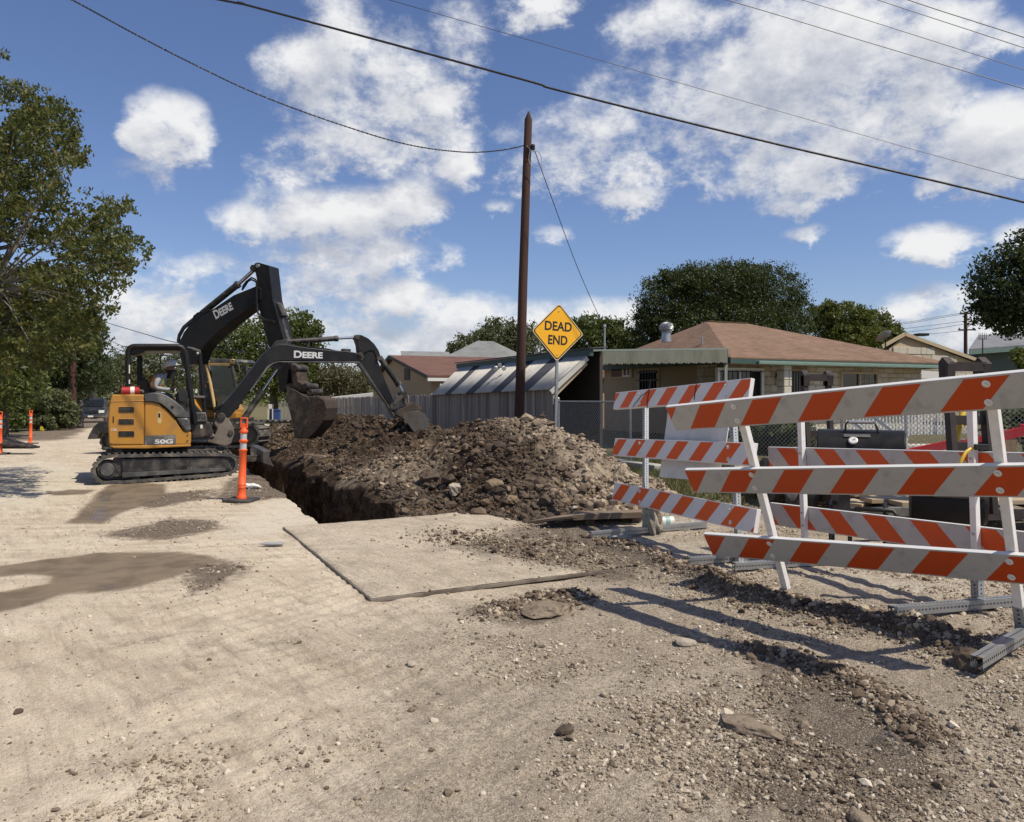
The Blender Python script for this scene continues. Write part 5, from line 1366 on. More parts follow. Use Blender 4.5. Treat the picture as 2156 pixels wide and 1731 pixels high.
def excavator_far():
    o = V(400, 940, 21.5); pl = Plane(o, (.965, -.262))
    zb = gz(o[0], o[1]); root = thing('excavator', 'larger black boomed excavator with a closed yellow cab standing behind the canopied one', 'excavator', (o[0], o[1], zb))
    g = Rig(pl, root)
    tp = [(150, 1180), (300, 1182), (600, 1178), (900, 1172), (990, 1165), (1030, 1145), (1048, 1110), (1046, 1070), (1020, 1040), (970, 1030), (600, 1035), (240, 1045), (170, 1055), (130, 1085), (118, 1120), (126, 1160)]
    for t0 in (0.0, 1.9):
        tk = track(g, tp, c1, t0, t0 + .5, th=.06, lug=.04, pitch=.19, mat=MT['rubber'])
        g.slab('track_frame', [(230, 1072), (950, 1062), (960, 1140), (240, 1150)], t0 + .06, t0 + .44, MT['black_worn'], c1, .02, tk)
        disc(g, 'idler', 985, 1098, 50, t0 + .05, t0 + .45, MT['black_worn'], c1, tk); disc(g, 'sprocket', 180, 1112, 50, t0 + .05, t0 + .45, MT['black_worn'], c1, tk)
    g.slab('undercarriage', [(300, 1010), (850, 1000), (850, 1100), (300, 1110)], .5, 1.9, MT['dark_steel'])
    g.slab('blade', [(170, 1012), (118, 1014), (78, 1044), (60, 1080), (42, 1120), (98, 1118), (118, 1082), (172, 1084)], -.1, 2.5, MT['black_worn'], c1, .02)
    g.slab('blade_lit_edge', [(60, 1080), (42, 1121), (98, 1119), (106, 1100)], -.11, 2.51, MT['bucket_steel'], c1, .004)  # sunlit lower edge of the blade, put in as a lighter steel strip
    g.slab('house', [(440, 878), (640, 878), (690, 955), (690, 1002), (440, 1010)], .1, 2.3, MT['orange_paint'], c1, .05); g.slab('cab_step', [(785, 968), (915, 965), (915, 998), (785, 1000)], .15, .4, MT['orange_paint'], c1, .02)
    for k, x in enumerate((560, 640)): g.tube('handrail', [(470 + x - 560, 850, .3 + k * .5), (470 + x - 560, 640 + 30 * k, .3 + k * .5), (480 + x - 560, 628 + 30 * k, .3 + k * .5), (510 + x - 560, 632, .3 + k * .5), (545 + x - 560, 740, .3 + k * .5), (545 + x - 560, 840, .3 + k * .5)], .022, MT['black_paint'], c1)
    # cab
    t0, t1 = .25, 1.25
    for t in (t0, t1):
        g.tube('cab_pillar', [(738, 668, t), (752, 730, t), (775, 850, t), (792, 940, t)], .042, MT['yellow_cab' if t == t0 else 'black_worn'], c1); g.tube('cab_pillar', [(886, 672, t), (905, 760, t), (925, 870, t), (922, 940, t)], .05, MT['black_worn'], c1)
        g.tube('cab_rail', [(738, 670, t), (765, 678, t), (880, 682, t), (892, 672, t)], .05, MT['yellow_cab'], c1); g.tube('cab_rail', [(790, 938, t), (922, 938, t)], .05, MT['black_worn'], c1)
    g.slab('cab_roof', [(724, 662), (730, 646), (880, 650), (894, 664), (890, 674), (740, 674)], t0 - .05, t1 + .05, MT['cover_grey'], c1, .02)
    for x in (745, 890): disc(g, 'roof_lamp', x, 664, 12, t0 - .07, t0, MT['yellow_cab'], c1)
    g.slab('cab_back', [(735, 680), (752, 730), (790, 938), (700, 938), (690, 700)], t0 + .3, t1, MT['black_worn'], c1, .02)
    m = MB(); m.prism([pl.at(*c1(*q), t1 - .02) for q in ((760, 684), (880, 688), (918, 930), (795, 930))], pl.lat(.008)); m.build('window', MT['cab_glass'], root)
    m = MB(); m.prism([pl.at(*c1(*q), t0 + .03) for q in ((762, 684), (880, 688), (918, 930), (797, 930))], pl.lat(.008)); m.build('window', MT['cab_glass'], root)
    g.tube('door_bar', [(832, 688, t1 - .1), (830, 860, t1 - .1)], .02, MT['black_worn'], c1); g.slab('seat', [(735, 790), (770, 785), (780, 860), (830, 870), (830, 900), (745, 900)], .45, .95, MT['seat'], c1, .03)
    g.tube('mirror_arm', [(890, 660, .2), (915, 662, .1), (930, 690, .05), (945, 760, .05)], .02, MT['black_worn'], c1); g.slab('mirror', [(952, 690), (972, 690), (978, 740), (958, 748)], .0, .12, MT['black_worn'], c1, .02)
    # boom and arm
    bt = -.95
    bp = [(575, 600), (580, 552), (606, 495), (640, 452), (682, 418), (780, 356), (900, 276), (1000, 236), (1032, 222), (1060, 235), (1062, 300), (1036, 322), (960, 376), (880, 436), (800, 502), (745, 556), (705, 606), (680, 680), (600, 690)]
    b = g.slab('boom', bp, bt, bt + .5, MT['black_paint'], c1, .02)
    P0 = pl.at(*c1(797, 419), bt); P1 = pl.at(*c1(901, 358), bt); rt = P1 - P0; w = np.linalg.norm(rt); rt /= w; nz = np.array([-pl.l[0], -pl.l[1], 0]); up = np.cross(nz, rt)
    text_mesh('DEERE', P0 + nz * .004, rt, up, w, .235, MT['letter_white'], b, .035, .86)
    for k in range(4):
        m = MB(); m.tube([pl.at(*c1(x - 2 * k, y - 4 * k), bt + .1 + .1 * k) for x, y in ((578, 560), (585, 520), (610, 475), (650, 440), (700, 402), (760, 362))], .028, 6); m.build('hose', MT['hose'], b, 60)
    for k in range(2):
        m = MB(); m.tube([pl.at(*c1(x, y), bt + .15 + .2 * k) for x, y in ((660 + 8 * k, 432), (668 + 8 * k, 400), (690 + 8 * k, 382), (720, 376))], .022, 6); m.build('hose', MT['hose'], b, 60)
        m = MB(); m.tube([pl.at(*c1(x, y), bt + .15 + .2 * k) for x, y in ((950, 248), (956 + 12 * k, 222), (975 + 10 * k, 196), (1005, 174 + 12 * k), (1030, 186 + 12 * k))], .022, 6); m.build('hose', MT['hose'], b, 60)
    m = MB(); m.tube([pl.at(*c1(x, y), bt - .04) for x, y in ((1035, 190), (1036, 330), (1042, 380), (1062, 410), (1095, 426), (1130, 428), (1145, 440))], .03, 6); m.build('hose', MT['hose'], b, 60)
    g.ram((715, 384), (1028, 122), (925, 214), bt + .25, .085, .05)
    s = g.slab('stick', [(1018, 108), (1022, 90), (1040, 84), (1062, 90), (1108, 104), (1130, 300), (1165, 420), (1200, 560), (1225, 680), (1215, 800), (1195, 850), (1170, 835), (1152, 740), (1120, 620), (1100, 560), (1068, 430), (1040, 330), (1034, 180)], bt + .02, bt + .48, MT['black_paint'], c1, .02)
    disc(g, 'pin', 1038, 104, 10, bt - .03, bt + .53, MT['galv_dull'], c1, s)
    g.slab('cylinder_mount', [(1130, 300), (1160, 330), (1190, 395), (1175, 400), (1140, 345)], bt + .12, bt + .38, MT['black_worn'], c1, .01, s)
    g.ram((1172, 385), (1245, 690), (1212, 540), bt + .25, .085, .045)
    g.slab('link', [(1232, 685), (1262, 680), (1278, 780), (1310, 800), (1330, 840), (1300, 850), (1262, 822), (1240, 780)], bt + .0, bt + .5, MT['mud_steel'], c1, .02)
    g.slab('link', [(1200, 800), (1240, 790), (1300, 830), (1290, 850), (1210, 850)], bt + .02, bt + .48, MT['dark_steel'], c1, .02)
    for x, y in ((1258, 705), (1318, 812), (1345, 845)): disc(g, 'pin', x, y, 17, bt - .03, bt + .53, MT['dark_steel'], c1)
    side = [(1205, 870), (1240, 826), (1282, 850), (1330, 868), (1395, 868), (1432, 890), (1448, 940), (1430, 1010), (1395, 1060), (1340, 1120), (1255, 1115), (1250, 1060), (1235, 980)]
    bk = g.slab('bucket', side, bt - .08, bt + .52, MT['mud_steel'], c1, .03)
    g.slab('bucket_side', [(1203, 868), (1240, 824), (1285, 850), (1330, 870), (1348, 900), (1350, 960), (1320, 1040), (1290, 1112), (1256, 1112), (1248, 1050), (1232, 975)], bt - .10, bt - .07, MT['dark_steel'], c1, .008)
    for t in (bt + .1, bt + .36): g.slab('bucket_ear', [(1275, 845), (1315, 800), (1350, 838), (1372, 845), (1375, 870), (1330, 872)], t, t + .05, MT['dark_steel'], c1, .01)
    def j(x, y, t): return pl.at(*c1(x, y), t)
    J = dict(pelvis=j(752, 880, .72), spine=j(758, 835, .72), chest=j(768, 790, .72), neck=j(778, 750, .72), head=j(786, 728, .72), sh_n=j(768, 782, .50), sh_f=j(768, 782, .94), el_n=j(768, 830, .46), el_f=j(768, 830, .98), wr_n=j(815, 838, .46), wr_f=j(815, 838, .98), hand_n=j(832, 836, .46), hand_f=j(832, 836, .98),
             hip_n=j(760, 880, .6), hip_f=j(760, 880, .84), kn_n=j(828, 868, .55), kn_f=j(828, 868, .9), an_n=j(838, 930, .55), an_f=j(838, 930, .9))
    person('person', 'second operator in jeans and a yellow vest half hidden inside the closed cab', J, False, None, legs='jeans')


excavator_far()
# ------------------------------------------------------------------ service pole, sign, wires
def curve_pts(ctrl, n=24):
    """smooth line through the control points"""
    P = [np.array(p) for p in ctrl]; P = [2 * P[0] - P[1]] + P + [2 * P[-1] - P[-2]]; out = []
    for i in range(1, len(P) - 2):
        a, b, c, d = P[i - 1], P[i], P[i + 1], P[i + 2]
        for j in range(n):
            t = j / n; out.append(.5 * (2 * b + (c - a) * t + (2 * a - 5 * b + 4 * c - d) * t * t + (3 * b - a - 3 * c + d) * t ** 3))
    out.append(P[-2]); return out


def wire(label, pts, r, twist=0.0, n=5, name='overhead_wire', group='overhead wires'):
    m = MB(); P = curve_pts(pts)
    if twist:
        P = curve_pts(pts, 60)
        for k in (0, math.pi):
            m.tube([p + np.array([0, math.sin(i * .9 + k), math.cos(i * .9 + k)]) * twist for i, p in enumerate(P)], r * .7, n)
    m.tube(P, r, n); o = m.build(name, MT['wire'], None, 60); return tag(o, label, 'wire', group)


m = MB(); pts = [V(1093.5, 1000, 16), V(1093, 900, 16), V(1101, 600, 16), V(1108, 380, 16), V(1112.5, 252, 16)]
m.tube(pts + [V(1113, 235, 16)], .1, 16, rs=[.104, .102, .092, .084, .078, .012])
pole = m.build('utility_pole', MT['pole_wood'], None, 40); tag(pole, 'tall dark brown wooden pole with a pointed top rising behind the spoil heap', 'pole')
m = MB(); q = V(1122, 310, 15.9); m.lathe([(.02, -.06), (.04, -.05), (.045, -.01), (.03, 0), (.045, .01), (.04, .05), (.02, .06)], q, 12); m.bar(q - [.12, 0, 0], q, .03, .03); m.build('insulator', MT['dark_iron'], pole, 40)
m = MB(); m.tube(curve_pts([V(1108, 306, 15.88), V(1120, 318, 15.86), V(1136, 322, 15.9), V(1140, 346, 15.9), V(1128, 354, 15.86), V(1114, 340, 15.85), V(1116, 316, 15.86)], 8), .006, 5); m.build('wire_loop', MT['galv_dull'], pole, 60)
wire('twisted service wire sagging from the pole towards the upper left corner', [V(-60, -110, 10.0), V(152, 0, 11.0), V(275, 67, 11.8), V(397, 130, 12.5), V(539, 197, 13.3), V(700, 257, 14.2), V(852, 303, 15), V(971, 320, 15.5), V(1050, 317, 15.8), V(1107, 306, 16)], .010, .008, name='service_wire')
wire('service wire dropping from the pole to the mast on the house roof', [V(1126, 318, 16), V(1163, 421, 18), V(1217, 566, 20.5), V(1269, 684, 23)], .009, .006, name='service_wire')
wire('thick black cable crossing the sky in front of the pole', [V(-200, -130, 12), V(465, 0, 12), V(539, 16, 12), V(1095, 166, 12), V(1179, 191, 12), V(1587, 292, 12), V(2156, 426, 12), V(2800, 590, 12)], .017, .006, 7)
wire('thin wire above the thick cable running down to the right edge', [V(300, -150, 14), V(820, 0, 14), V(1095, 79, 14), V(1587, 219, 14), V(2156, 379, 14), V(2800, 545, 14)], .0055)
wire('lowest of the four wires crossing the upper right corner', [V(1000, -150, 14), V(1530, 0, 14), V(1833, 91, 14), V(2156, 187, 14), V(2800, 380, 14)], .008)
wire('second lowest of the four wires crossing the upper right corner', [V(1200, -150, 14.5), V(1690, 0, 14.5), V(2156, 147, 14.5), V(2800, 350, 14.5)], .007)
wire('second highest of the four wires crossing the upper right corner', [V(1400, -150, 15), V(1848, 0, 15), V(2156, 101, 15), V(2800, 312, 15)], .008)
wire('highest of the four wires crossing the upper right corner', [V(1450, -160, 15.5), V(1912, 0, 15.5), V(2156, 79, 15.5), V(2800, 290, 15.5)], .010)


def dead_end_sign():
    D = 15.5; c = V(1175, 700, D); yaw = math.radians(24); t = math.radians(2.2)
    base = V(1170, 1000, D); base[2] = gz(base[0], base[1])
    root = thing('road_sign', 'yellow diamond sign reading DEAD END on a perforated steel post beside the brown pole', 'sign', base)
    rt = Vector((math.cos(yaw), math.sin(yaw), -math.sin(t))).normalized(); up = Vector((math.sin(t), 0, 1)); up = (up - rt * up.dot(rt)).normalized(); nz = rt.cross(up)
    C = Vector(c); h = .575

    def diamond(s, off, r=.05, k=4):
        P = []
        for q in range(4):
            a = math.pi / 2 * q
            for j in range(k + 1):
                b = a - math.pi / 4 + math.pi / 2 * j / k
                d = s - r * math.sqrt(2); P.append(C + nz * off + rt * (d * math.cos(a) + r * math.cos(b)) + up * (d * math.sin(a) + r * math.sin(b)))
        return [np.array(p) for p in P]
    m = MB(); m.prism(diamond(h, .0), np.array(-nz) * .004); m.build('sign_back', MT['sign_edge'], root)
    m = MB(); m.prism(diamond(h - .022, .0016), np.array(-nz) * .0015); m.build('border', MT['sign_black'], root)
    m = MB(); m.prism(diamond(h - .050, .0032), np.array(-nz) * .0015); f = m.build('sign_face', MT['sign_yellow'], root)
    w1, w2, lh = .60, .43, .185
    for s, w, dy in (('DEAD', w1, .028), ('END', w2, -.245)):
        text_mesh(s, np.array(C + nz * .0045 - rt * (w / 2) + up * dy), np.array(rt), np.array(up), w, lh, MT['sign_black'], root, .028)
    for dy in (.42, -.44):
        m = MB(); m.lathe([(.014, 0), (.014, .004), (.008, .012)], C + nz * .004 + up * dy, 10, nz); m.build('bolt', MT['bolt'], root, 30)
    m = MB(); p1 = C + up * .45 - nz * .045; p0 = Vector(base) - nz * .045; tube_between(m, p0, p1, .05, (nz.x, nz.y, 0), r=.006); m.build('post', MT['galv'], root)


dead_end_sign()

# ------------------------------------------------------------------ board fence and lean-to shed along the street
S0 = np.array([.92, 17.5])


def street_pt(t, off=0.0): return S0 + DB * t + DA * off


def board_mesh(w, h, mat, name, dog=.0):
    m = MB(); m.prism([(-w / 2, 0, 0), (w / 2, 0, 0), (w / 2, 0, h - dog), (w / 2 - dog, 0, h), (-w / 2 + dog, 0, h), (-w / 2, 0, h - dog)], (0, .018, 0))
    me = bpy.data.meshes.new(name); me.from_pydata(m.v, [], m.f); me.materials.append(mat); return me


BMATS = ('fence_wood', 'fence_wood_b', 'fence_wood_c')
BM = [board_mesh(.136, 1.9, MT[k], 'board', d) for k in BMATS for d in (.0, .02)]
yaw_b = math.atan2(DB[1], DB[0])


def board_run(root, t0, t1, ztop, rng, step=.142):
    n = int((t1 - t0) / step)
    for i in range(n):
        t = t0 + (i + .5) * (t1 - t0) / n; p = street_pt(t, rng.uniform(-.012, .012)); z = ztop(t) + rng.uniform(-.03, .025)
        o = bpy.data.objects.new('board', BM[rng.randrange(len(BM))]); COL.objects.link(o); o.parent = root
        o.location = (p[0] - root.location[0], p[1] - root.location[1], z - 1.9 - root.location[2]); o.rotation_euler = (0, rng.uniform(-.012, .012), yaw_b)


def fence_and_shed():
    rng = random.Random(3)
    p = street_pt(16); fr = thing('board_fence', 'weathered grey board fence running away behind the spoil heap', 'fence', (p[0], p[1], gz(*p)))
    board_run(fr, 8.05, 24.5, lambda t: 1.545 - (t - 8) * .0125, rng)
    for z in (.45, 1.15):
        m = MB(); a, b = street_pt(8.05, .04), street_pt(24.5, .04); m.bar((*a, z), (*b, z - .2), .04, .09); m.build('rail', MT['fence_wood_b'], fr)
    for k in range(8):
        q = street_pt(8.3 + k * 2.3, .09); m = MB(); m.box((q[0], q[1], .6), (.09, .09, 1.6), yaw_b); m.build('fence_post', MT['fence_wood_b'], fr)
    p = street_pt(4); sh = thing('shed', 'lean-to shed of grey boards with a pale tin roof crossed by four dark panels', 'shed', (p[0], p[1], gz(*p)))
    board_run(sh, 0.0, 8.0, lambda t: 1.70 - t * .017, rng)
    # corrugated roof panels
    edges = [(0, 1.05, 0), (1.05, 1.72, 1), (1.72, 2.62, 0), (2.62, 3.25, 1), (3.25, 4.45, 0), (4.45, 5.05, 1), (5.05, 6.25, 0), (6.25, 6.8, 1), (6.8, 8.05, 0)]
    for t0, t1, dk in edges:
        n = max(4, int((t1 - t0) / .019)); vs, fs = [], []
        for i in range(n + 1):
            t = t0 + (t1 - t0) * i / n; w = .010 * math.sin(t / .076 * 2 * math.pi)
            rag = .03 * (vn(np.array([t * 6]), np.array([0.]), 9)[0] - .5)
            for off, z in ((-.10 + rag, 1.66 - t * .017), (.86, 2.44 - t * .004)):
                q = street_pt(t, off); vs.append((q[0], q[1], z + w))
        for i in range(n): fs.append((2 * i, 2 * i + 2, 2 * i + 3, 2 * i + 1))
        m = MB(); m.add(vs, fs); o = m.build('roof_panel', MT['tin_dark' if dk else 'tin_pale'], sh, 80)
        so = o.modifiers.new('thick', 'SOLIDIFY'); so.thickness = .006
    m = MB(); a, b = street_pt(-.04, -.08), street_pt(-.04, .86); m.bar((*a, 1.60), (*b, 2.38), .04, .10); m.build('rafter', MT['tin_pale'], sh)
    a, b = street_pt(.03, -.02), street_pt(.03, .86); m = MB(); m.bar((*a, 1.50), (*b, 2.28), .04, .12); m.build('rafter', MT['plank'], sh)
    m = MB(); a, b = street_pt(-.15, .90), street_pt(8.3, .90); m.bar((*a, 2.50), (*b, 2.46), .10, .15); m.build('fascia', MT['trim_green'], sh)
    m = MB(); m.prism([(*street_pt(-.2, .82), 2.585), (*street_pt(8.4, .82), 2.55), (*street_pt(8.4, 1.3), 2.60), (*street_pt(-.2, 1.3), 2.62)], (0, 0, .03)); m.build('flat_roof', MT['tin_dark'], sh)
    m = MB(); q = street_pt(4, 1.25); m.box((q[0], q[1], 1.3), (8.0, .08, 2.5), yaw_b); m.build('back_wall', MT['brown_trim'], sh)  # dark colour stands for the shaded inside seen through the open end
    q = V(1052, 769, 21.2); m = MB(); m.box(q, (.10, .10, .10)); fl = m.build('flood_lamp', MT['galv_dull'], sh, bevel=.01)
    for dx in (-.09, .10):
        m = MB(); m.lathe([(.035, 0), (.06, .10), (.062, .12)], q + np.array([dx, -.05, -.05]), 12, (dx * 2, -1, -.5)); m.build('lamp_head', MT['label_white'], fl, 40)


fence_and_shed()


def chain_link():
    P = [np.array([1.03, 17.45]), np.array([2.25, 14.9]), np.array([6.6, 10.9]), np.array([9.6, 8.6])]
    root = thing('chain_link_fence', 'silver chain link fence along the yard from the shed to the right edge', 'fence', (P[1][0], P[1][1], .3))
    H = 1.12; m = MB(); zt = []
    for i in range(3):
        a, b = P[i], P[i + 1]; L = np.linalg.norm(b - a); d = (b - a) / L
        za, zb = gz(*a) + .12, gz(*b) + .12
        def W(s, h): q = a + d * s; return (q[0], q[1], za + (zb - za) * s / L + h)
        k = int((L + H) / .07)
        for j in range(k):
            s0 = j * .07 - H
            for sg in (1, -1):
                x0, x1 = (s0, s0 + H) if sg > 0 else (s0 + H, s0)
                h0, h1 = .02, H
                lo, hi = 0, L
                # clip to the panel
                t0, t1 = 0.0, 1.0; dx = x1 - x0
                for lim, sign in ((lo, 1), (hi, -1)):
                    va, vb = sign * (x0 - lim), sign * (x1 - lim)
                    if va < 0 and vb < 0: t0, t1 = 1, 0; break
                    if va < 0: t0 = max(t0, -va / (vb - va))
                    elif vb < 0: t1 = min(t1, va / (va - vb))
                if t1 - t0 < .02: continue
                m.tube([W(x0 + dx * t0, h0 + (h1 - h0) * t0), W(x0 + dx * t1, h0 + (h1 - h0) * t1)], .0036, 3, cap=False)
        t = MB(); t.tube([W(0, H), W(L, H)], .018, 8); t.build('top_rail', MT['galv'], root, 50)
        n = max(1, round(L / 2.3))
        for j in range(n + (i == 2)):
            q = W(L * j / n, 0); big = i == 0 and j == 0 or i == 2 and j == 0
            t = MB(); r = .034 if big else .023; t.tube([(q[0], q[1], q[2] - .2), (q[0], q[1], q[2] + H + .05)], r, 10); t.sphere((q[0], q[1], q[2] + H + .06), r * 1.1, 8, 5); t.build('fence_post', MT['galv'], root, 50)
    o = m.build('wire_mesh', MT['galv'], root); o['kind'] = 'stuff'
    # low concrete kerb along the yard
    m = MB(); a, b = np.array([1.15, 17.0]), np.array([2.75, 14.0]); za = gz(*a)
    n = np.array([-(b - a)[1], (b - a)[0]]); n = n / np.linalg.norm(n) * -.26
    m.prism([(*(a), za - .1), (*(b), za - .1), (*(b + n), za - .1), (*(a + n), za - .1)], (0, 0, .24)); o = m.build('kerb', MT['concrete'], None, bevel=.02); o['kind'] = 'structure'


chain_link()

# ------------------------------------------------------------------ the house with the carport
E0 = np.array([7.2, 25.8]); HZ = .25


def HP(a, b, z): q = E0 + DA * a + DB * b; return (q[0], q[1], z)


UNIT = None


def unit_box(mat):
    global UNIT
    if UNIT is None: UNIT = {}
    if mat not in UNIT:
        bm = bmesh.new(); bmesh.ops.create_cube(bm, size=1.0); bmesh.ops.bevel(bm, geom=list(bm.edges), offset=.06, segments=1, affect='EDGES'); me = bpy.data.meshes.new('stone_block'); bm.to_mesh(me); bm.free(); me.materials.append(MT[mat]); UNIT[mat] = me
    return UNIT[mat]


def stone_wall(parent, o, f, L, z0, z1, rng, rows=.26, avoid=(), depth=.07, mats=('stone', 'stone_b')):
    """blocks laid on the plane through o along f; avoid: (s0, s1, z0, z1) openings"""
    f = np.array(f) / np.hypot(*f); yaw = math.atan2(f[1], f[0]); z = z0
    pr = root_loc(parent)
    while z < z1 - .05:
        h = min(rows * rng.choice((.7, 1, 1.15)), z1 - z); s = -rng.random() * .3
        while s < L:
            w = rng.uniform(.28, .62); a, b = max(s, 0), min(s + w, L); s += w
            if b - a < .08: continue
            segs = [(a, b)]
            for s0, s1, q0, q1 in avoid:
                if z + h > q0 + .03 and z < q1 - .03:
                    nx = []
                    for x, y in segs:
                        if y <= s0 or x >= s1: nx.append((x, y))
                        else:
                            if x < s0 - .06: nx.append((x, s0))
                            if y > s1 + .06: nx.append((s1, y))
                    segs = nx
            for x, y in segs:
                c = np.array(o[:2]) + f * ((x + y) / 2); ob = bpy.data.objects.new('stone_block', unit_box(rng.choice(mats))); COL.objects.link(ob); ob.parent = parent
                ob.location = (c[0] - pr.x, c[1] - pr.y, z + h / 2 - pr.z); ob.rotation_euler = (0, 0, yaw); ob.scale = (y - x - .016, depth + rng.uniform(0, .035), h - .016)
        z += h


def wall_quad(m, o, f, l, s0, s1, z0, z1, t): 
    f = np.array(f); l = np.array(l); a, b = np.array(o[:2]) + f * s0, np.array(o[:2]) + f * s1
    m.prism([(*a, z0), (*b, z0), (*b, z1), (*a, z1)], (l[0] * t, l[1] * t, 0))


def house():
    rng = random.Random(8)
    root = thing('house', 'low tan stone house with a brown hip roof and a scalloped green carport', 'house', HP(5, 4, HZ))
    ez, rz = 2.78, 4.42; LA, LB = 10.9, 8.9
    m = MB(); A_, B_, C_, D_ = HP(0, 0, ez), HP(LA, 0, ez - .02), HP(LA, LB, ez), HP(0, LB, ez); R1, R2 = HP(2.6, 4.45, rz), HP(4.6, 4.45, rz)
    low = [tuple(np.array(q) - [0, 0, .05]) for q in (A_, B_, C_, D_)]
    m.add([A_, B_, C_, D_, R1, R2] + low, [(0, 1, 5, 4), (1, 2, 5), (2, 3, 4, 5), (3, 0, 4), (9, 8, 7, 6), (0, 6, 7, 1), (1, 7, 8, 2), (2, 8, 9, 3), (3, 9, 6, 0)])
    m.build('roof', MT['roof_brown'], root)
    for a, b in ((R1, R2),):
        t = MB(); t.bar(np.array(a) + [0, 0, .012], np.array(b) + [0, 0, .004], .20, .02); t.build('ridge_cap', MT['roof_brown'], root)
    m = MB(); m.bar(np.array(HP(-.01, .02, ez - .13)), np.array(HP(LA, .02, ez - .15)), .03, .16); m.bar(np.array(HP(.02, 0, ez - .13)), np.array(HP(.02, LB, ez - .13)), .03, .16); m.bar(np.array(HP(LA - .02, 0, ez - .15)), np.array(HP(LA - .02, LB, ez - .13)), .03, .16); fo = m.build('fascia', MT['trim_green'], root)
    m = MB(); m.bar(np.array(HP(1.1, -.07, ez - .17)), np.array(HP(LA, -.07, ez - .19)), .11, .12); m.build('gutter', MT['gutter_green'], root, bevel=.02)
    t = .9
    op = Plane(HP(0, t, 0), DA)
    def sa(u): p = op.at(u, 780); return float((p[:2] - op.o) @ op.f)
    d1 = (sa(1515), sa(1603), .3, 2.36); d2 = (sa(1646), sa(1698), .3, 2.36); w1 = (sa(1774), sa(1847), 1.2, 2.32)
    m = MB(); wall_quad(m, HP(0, t + .12, 0), DA, DB, .5, 10.4, 0, ez - .05, .2); wall_quad(m, HP(.5, t + .12, 0), DB, DA, 0, 7.6, 0, ez - .05, .2); wall_quad(m, HP(10.4, t + .12, 0), DB, -DA, 0, 7.6, 0, ez - .05, .2); wall_quad(m, HP(0, 8.5, 0), DA, DB, .5, 10.4, 0, ez - .05, .2)
    m.build('wall', MT['stucco_tan'], root)
    stone_wall(root, HP(.5, t + .10, 0), DA, 9.9, .3, ez - .08, rng, avoid=[(a - .5, b - .5, c, d) for a, b, c, d in (d1, d2, w1)])
    stone_wall(root, HP(.47, t + .25, 0), DB, 1.15, .3, ez - .1, rng)
    for a in (sa(1603) + .45,):
        for z, h in ((.3, .34), (.64, .28), (.92, .36), (1.28, .24), (1.52, .30), (1.82, .22), (2.04, .34), (2.38, .24)):
            for k, (x0, x1) in enumerate(((-.18, .06), (.06, .19)) if rng.random() < .6 else ((-.18, .19),)):
                ob = bpy.data.objects.new('stone_block', unit_box('stone_b')); COL.objects.link(ob); ob.parent = root; q = HP(a + (x0 + x1) / 2, .28, z + h / 2); pr = root.location
                ob.location = (q[0] - pr[0], q[1] - pr[1], q[2] - pr[2]); ob.rotation_euler = (0, 0, math.atan2(DA[1], DA[0])); ob.scale = (x1 - x0 - .014, .36, h - .014)
        m = MB(); q = HP(a, .28, 1.45); m.box(q, (.33, .32, 2.4), math.atan2(DA[1], DA[0])); m.build('column_core', MT['mortar'], root)
    # barred doors and the window
    yaw = math.atan2(DA[1], DA[0])
    for k, (a, b, z0, z1) in enumerate((d1, d2)):
        fr = MB(); q = HP((a + b) / 2, t + .05, (z0 + z1) / 2)
        for x in (a - .05, b + .05): fr.box(HP(x, t + .04, (z0 + z1) / 2), (.10, .14, z1 - z0), yaw)
        fr.box(HP((a + b) / 2, t + .04, z1 + .05), (b - a + .2, .14, .10), yaw); dd = fr.build('door', MT['white_trim'] if k == 0 else MT['stucco_tan'], root)
        m = MB(); m.box(HP((a + b) / 2, t + .08, (z0 + z1) / 2), (b - a, .05, z1 - z0), yaw); m.build('door_glass', MT['dark_glass'], dd)
        if k == 0: m = MB(); m.box(HP(a + (b - a) * .5, t + .045, (z0 + z1) / 2), (.07, .05, z1 - z0), yaw); m.build('mullion', MT['white_trim'], dd)
        n = 9
        for i in range(n):
            x = a + (b - a) * (i + .5) / n; m = MB(); m.box(HP(x, t - .06, (z0 + z1) / 2 + .02), (.018, .018, z1 - z0), yaw); m.build('bar', MT['dark_iron'], dd)
        for z in (z0 + .9, z1 - .02): m = MB(); m.box(HP((a + b) / 2, t - .06, z), (b - a + .1, .022, .03), yaw); m.build('bar', MT['dark_iron'], dd)
    a, b, z0, z1 = w1; fr = MB()
    for x in (a - .03, (a + b) / 2, b + .03): fr.box(HP(x, t + .03, (z0 + z1) / 2), (.07, .10, z1 - z0), yaw)
    for z in (z0 - .03, z1 + .03): fr.box(HP((a + b) / 2, t + .03, z), (b - a + .14, .10, .07), yaw)
    w = fr.build('window', MT['stucco_dull'], root); m = MB(); m.box(HP((a + b) / 2, t + .07, (z0 + z1) / 2), (b - a, .03, z1 - z0), yaw); m.build('pane', MT['dark_glass'], w)
    for x in np.linspace((a + b) / 2, b, 4)[1:3]: m = MB(); m.box(HP(x, t + .05, (z0 + z1) / 2), (.015, .02, z1 - z0), yaw); m.build('glazing_bar', MT['stucco_dull'], w)
    for z in np.linspace(z0, z1, 5)[1:4]: m = MB(); m.box(HP((a * .25 + b * .75), t + .052, z), ((b - a) / 2, .02, .015), yaw); m.build('glazing_bar', MT['stucco_dull'], w)
    m = MB(); q = HP(sa(1637), t - .02, 2.17); m.box(q, (.10, .12, .05), yaw); m.bar(np.array(q) - [0, 0, .35], np.array(q), .03, .03); m.lathe([(.02, -.1), (.07, -.02), (.07, .1), (.02, .16)], q, 8); wl = m.build('wall_lamp', MT['dark_iron'], root)
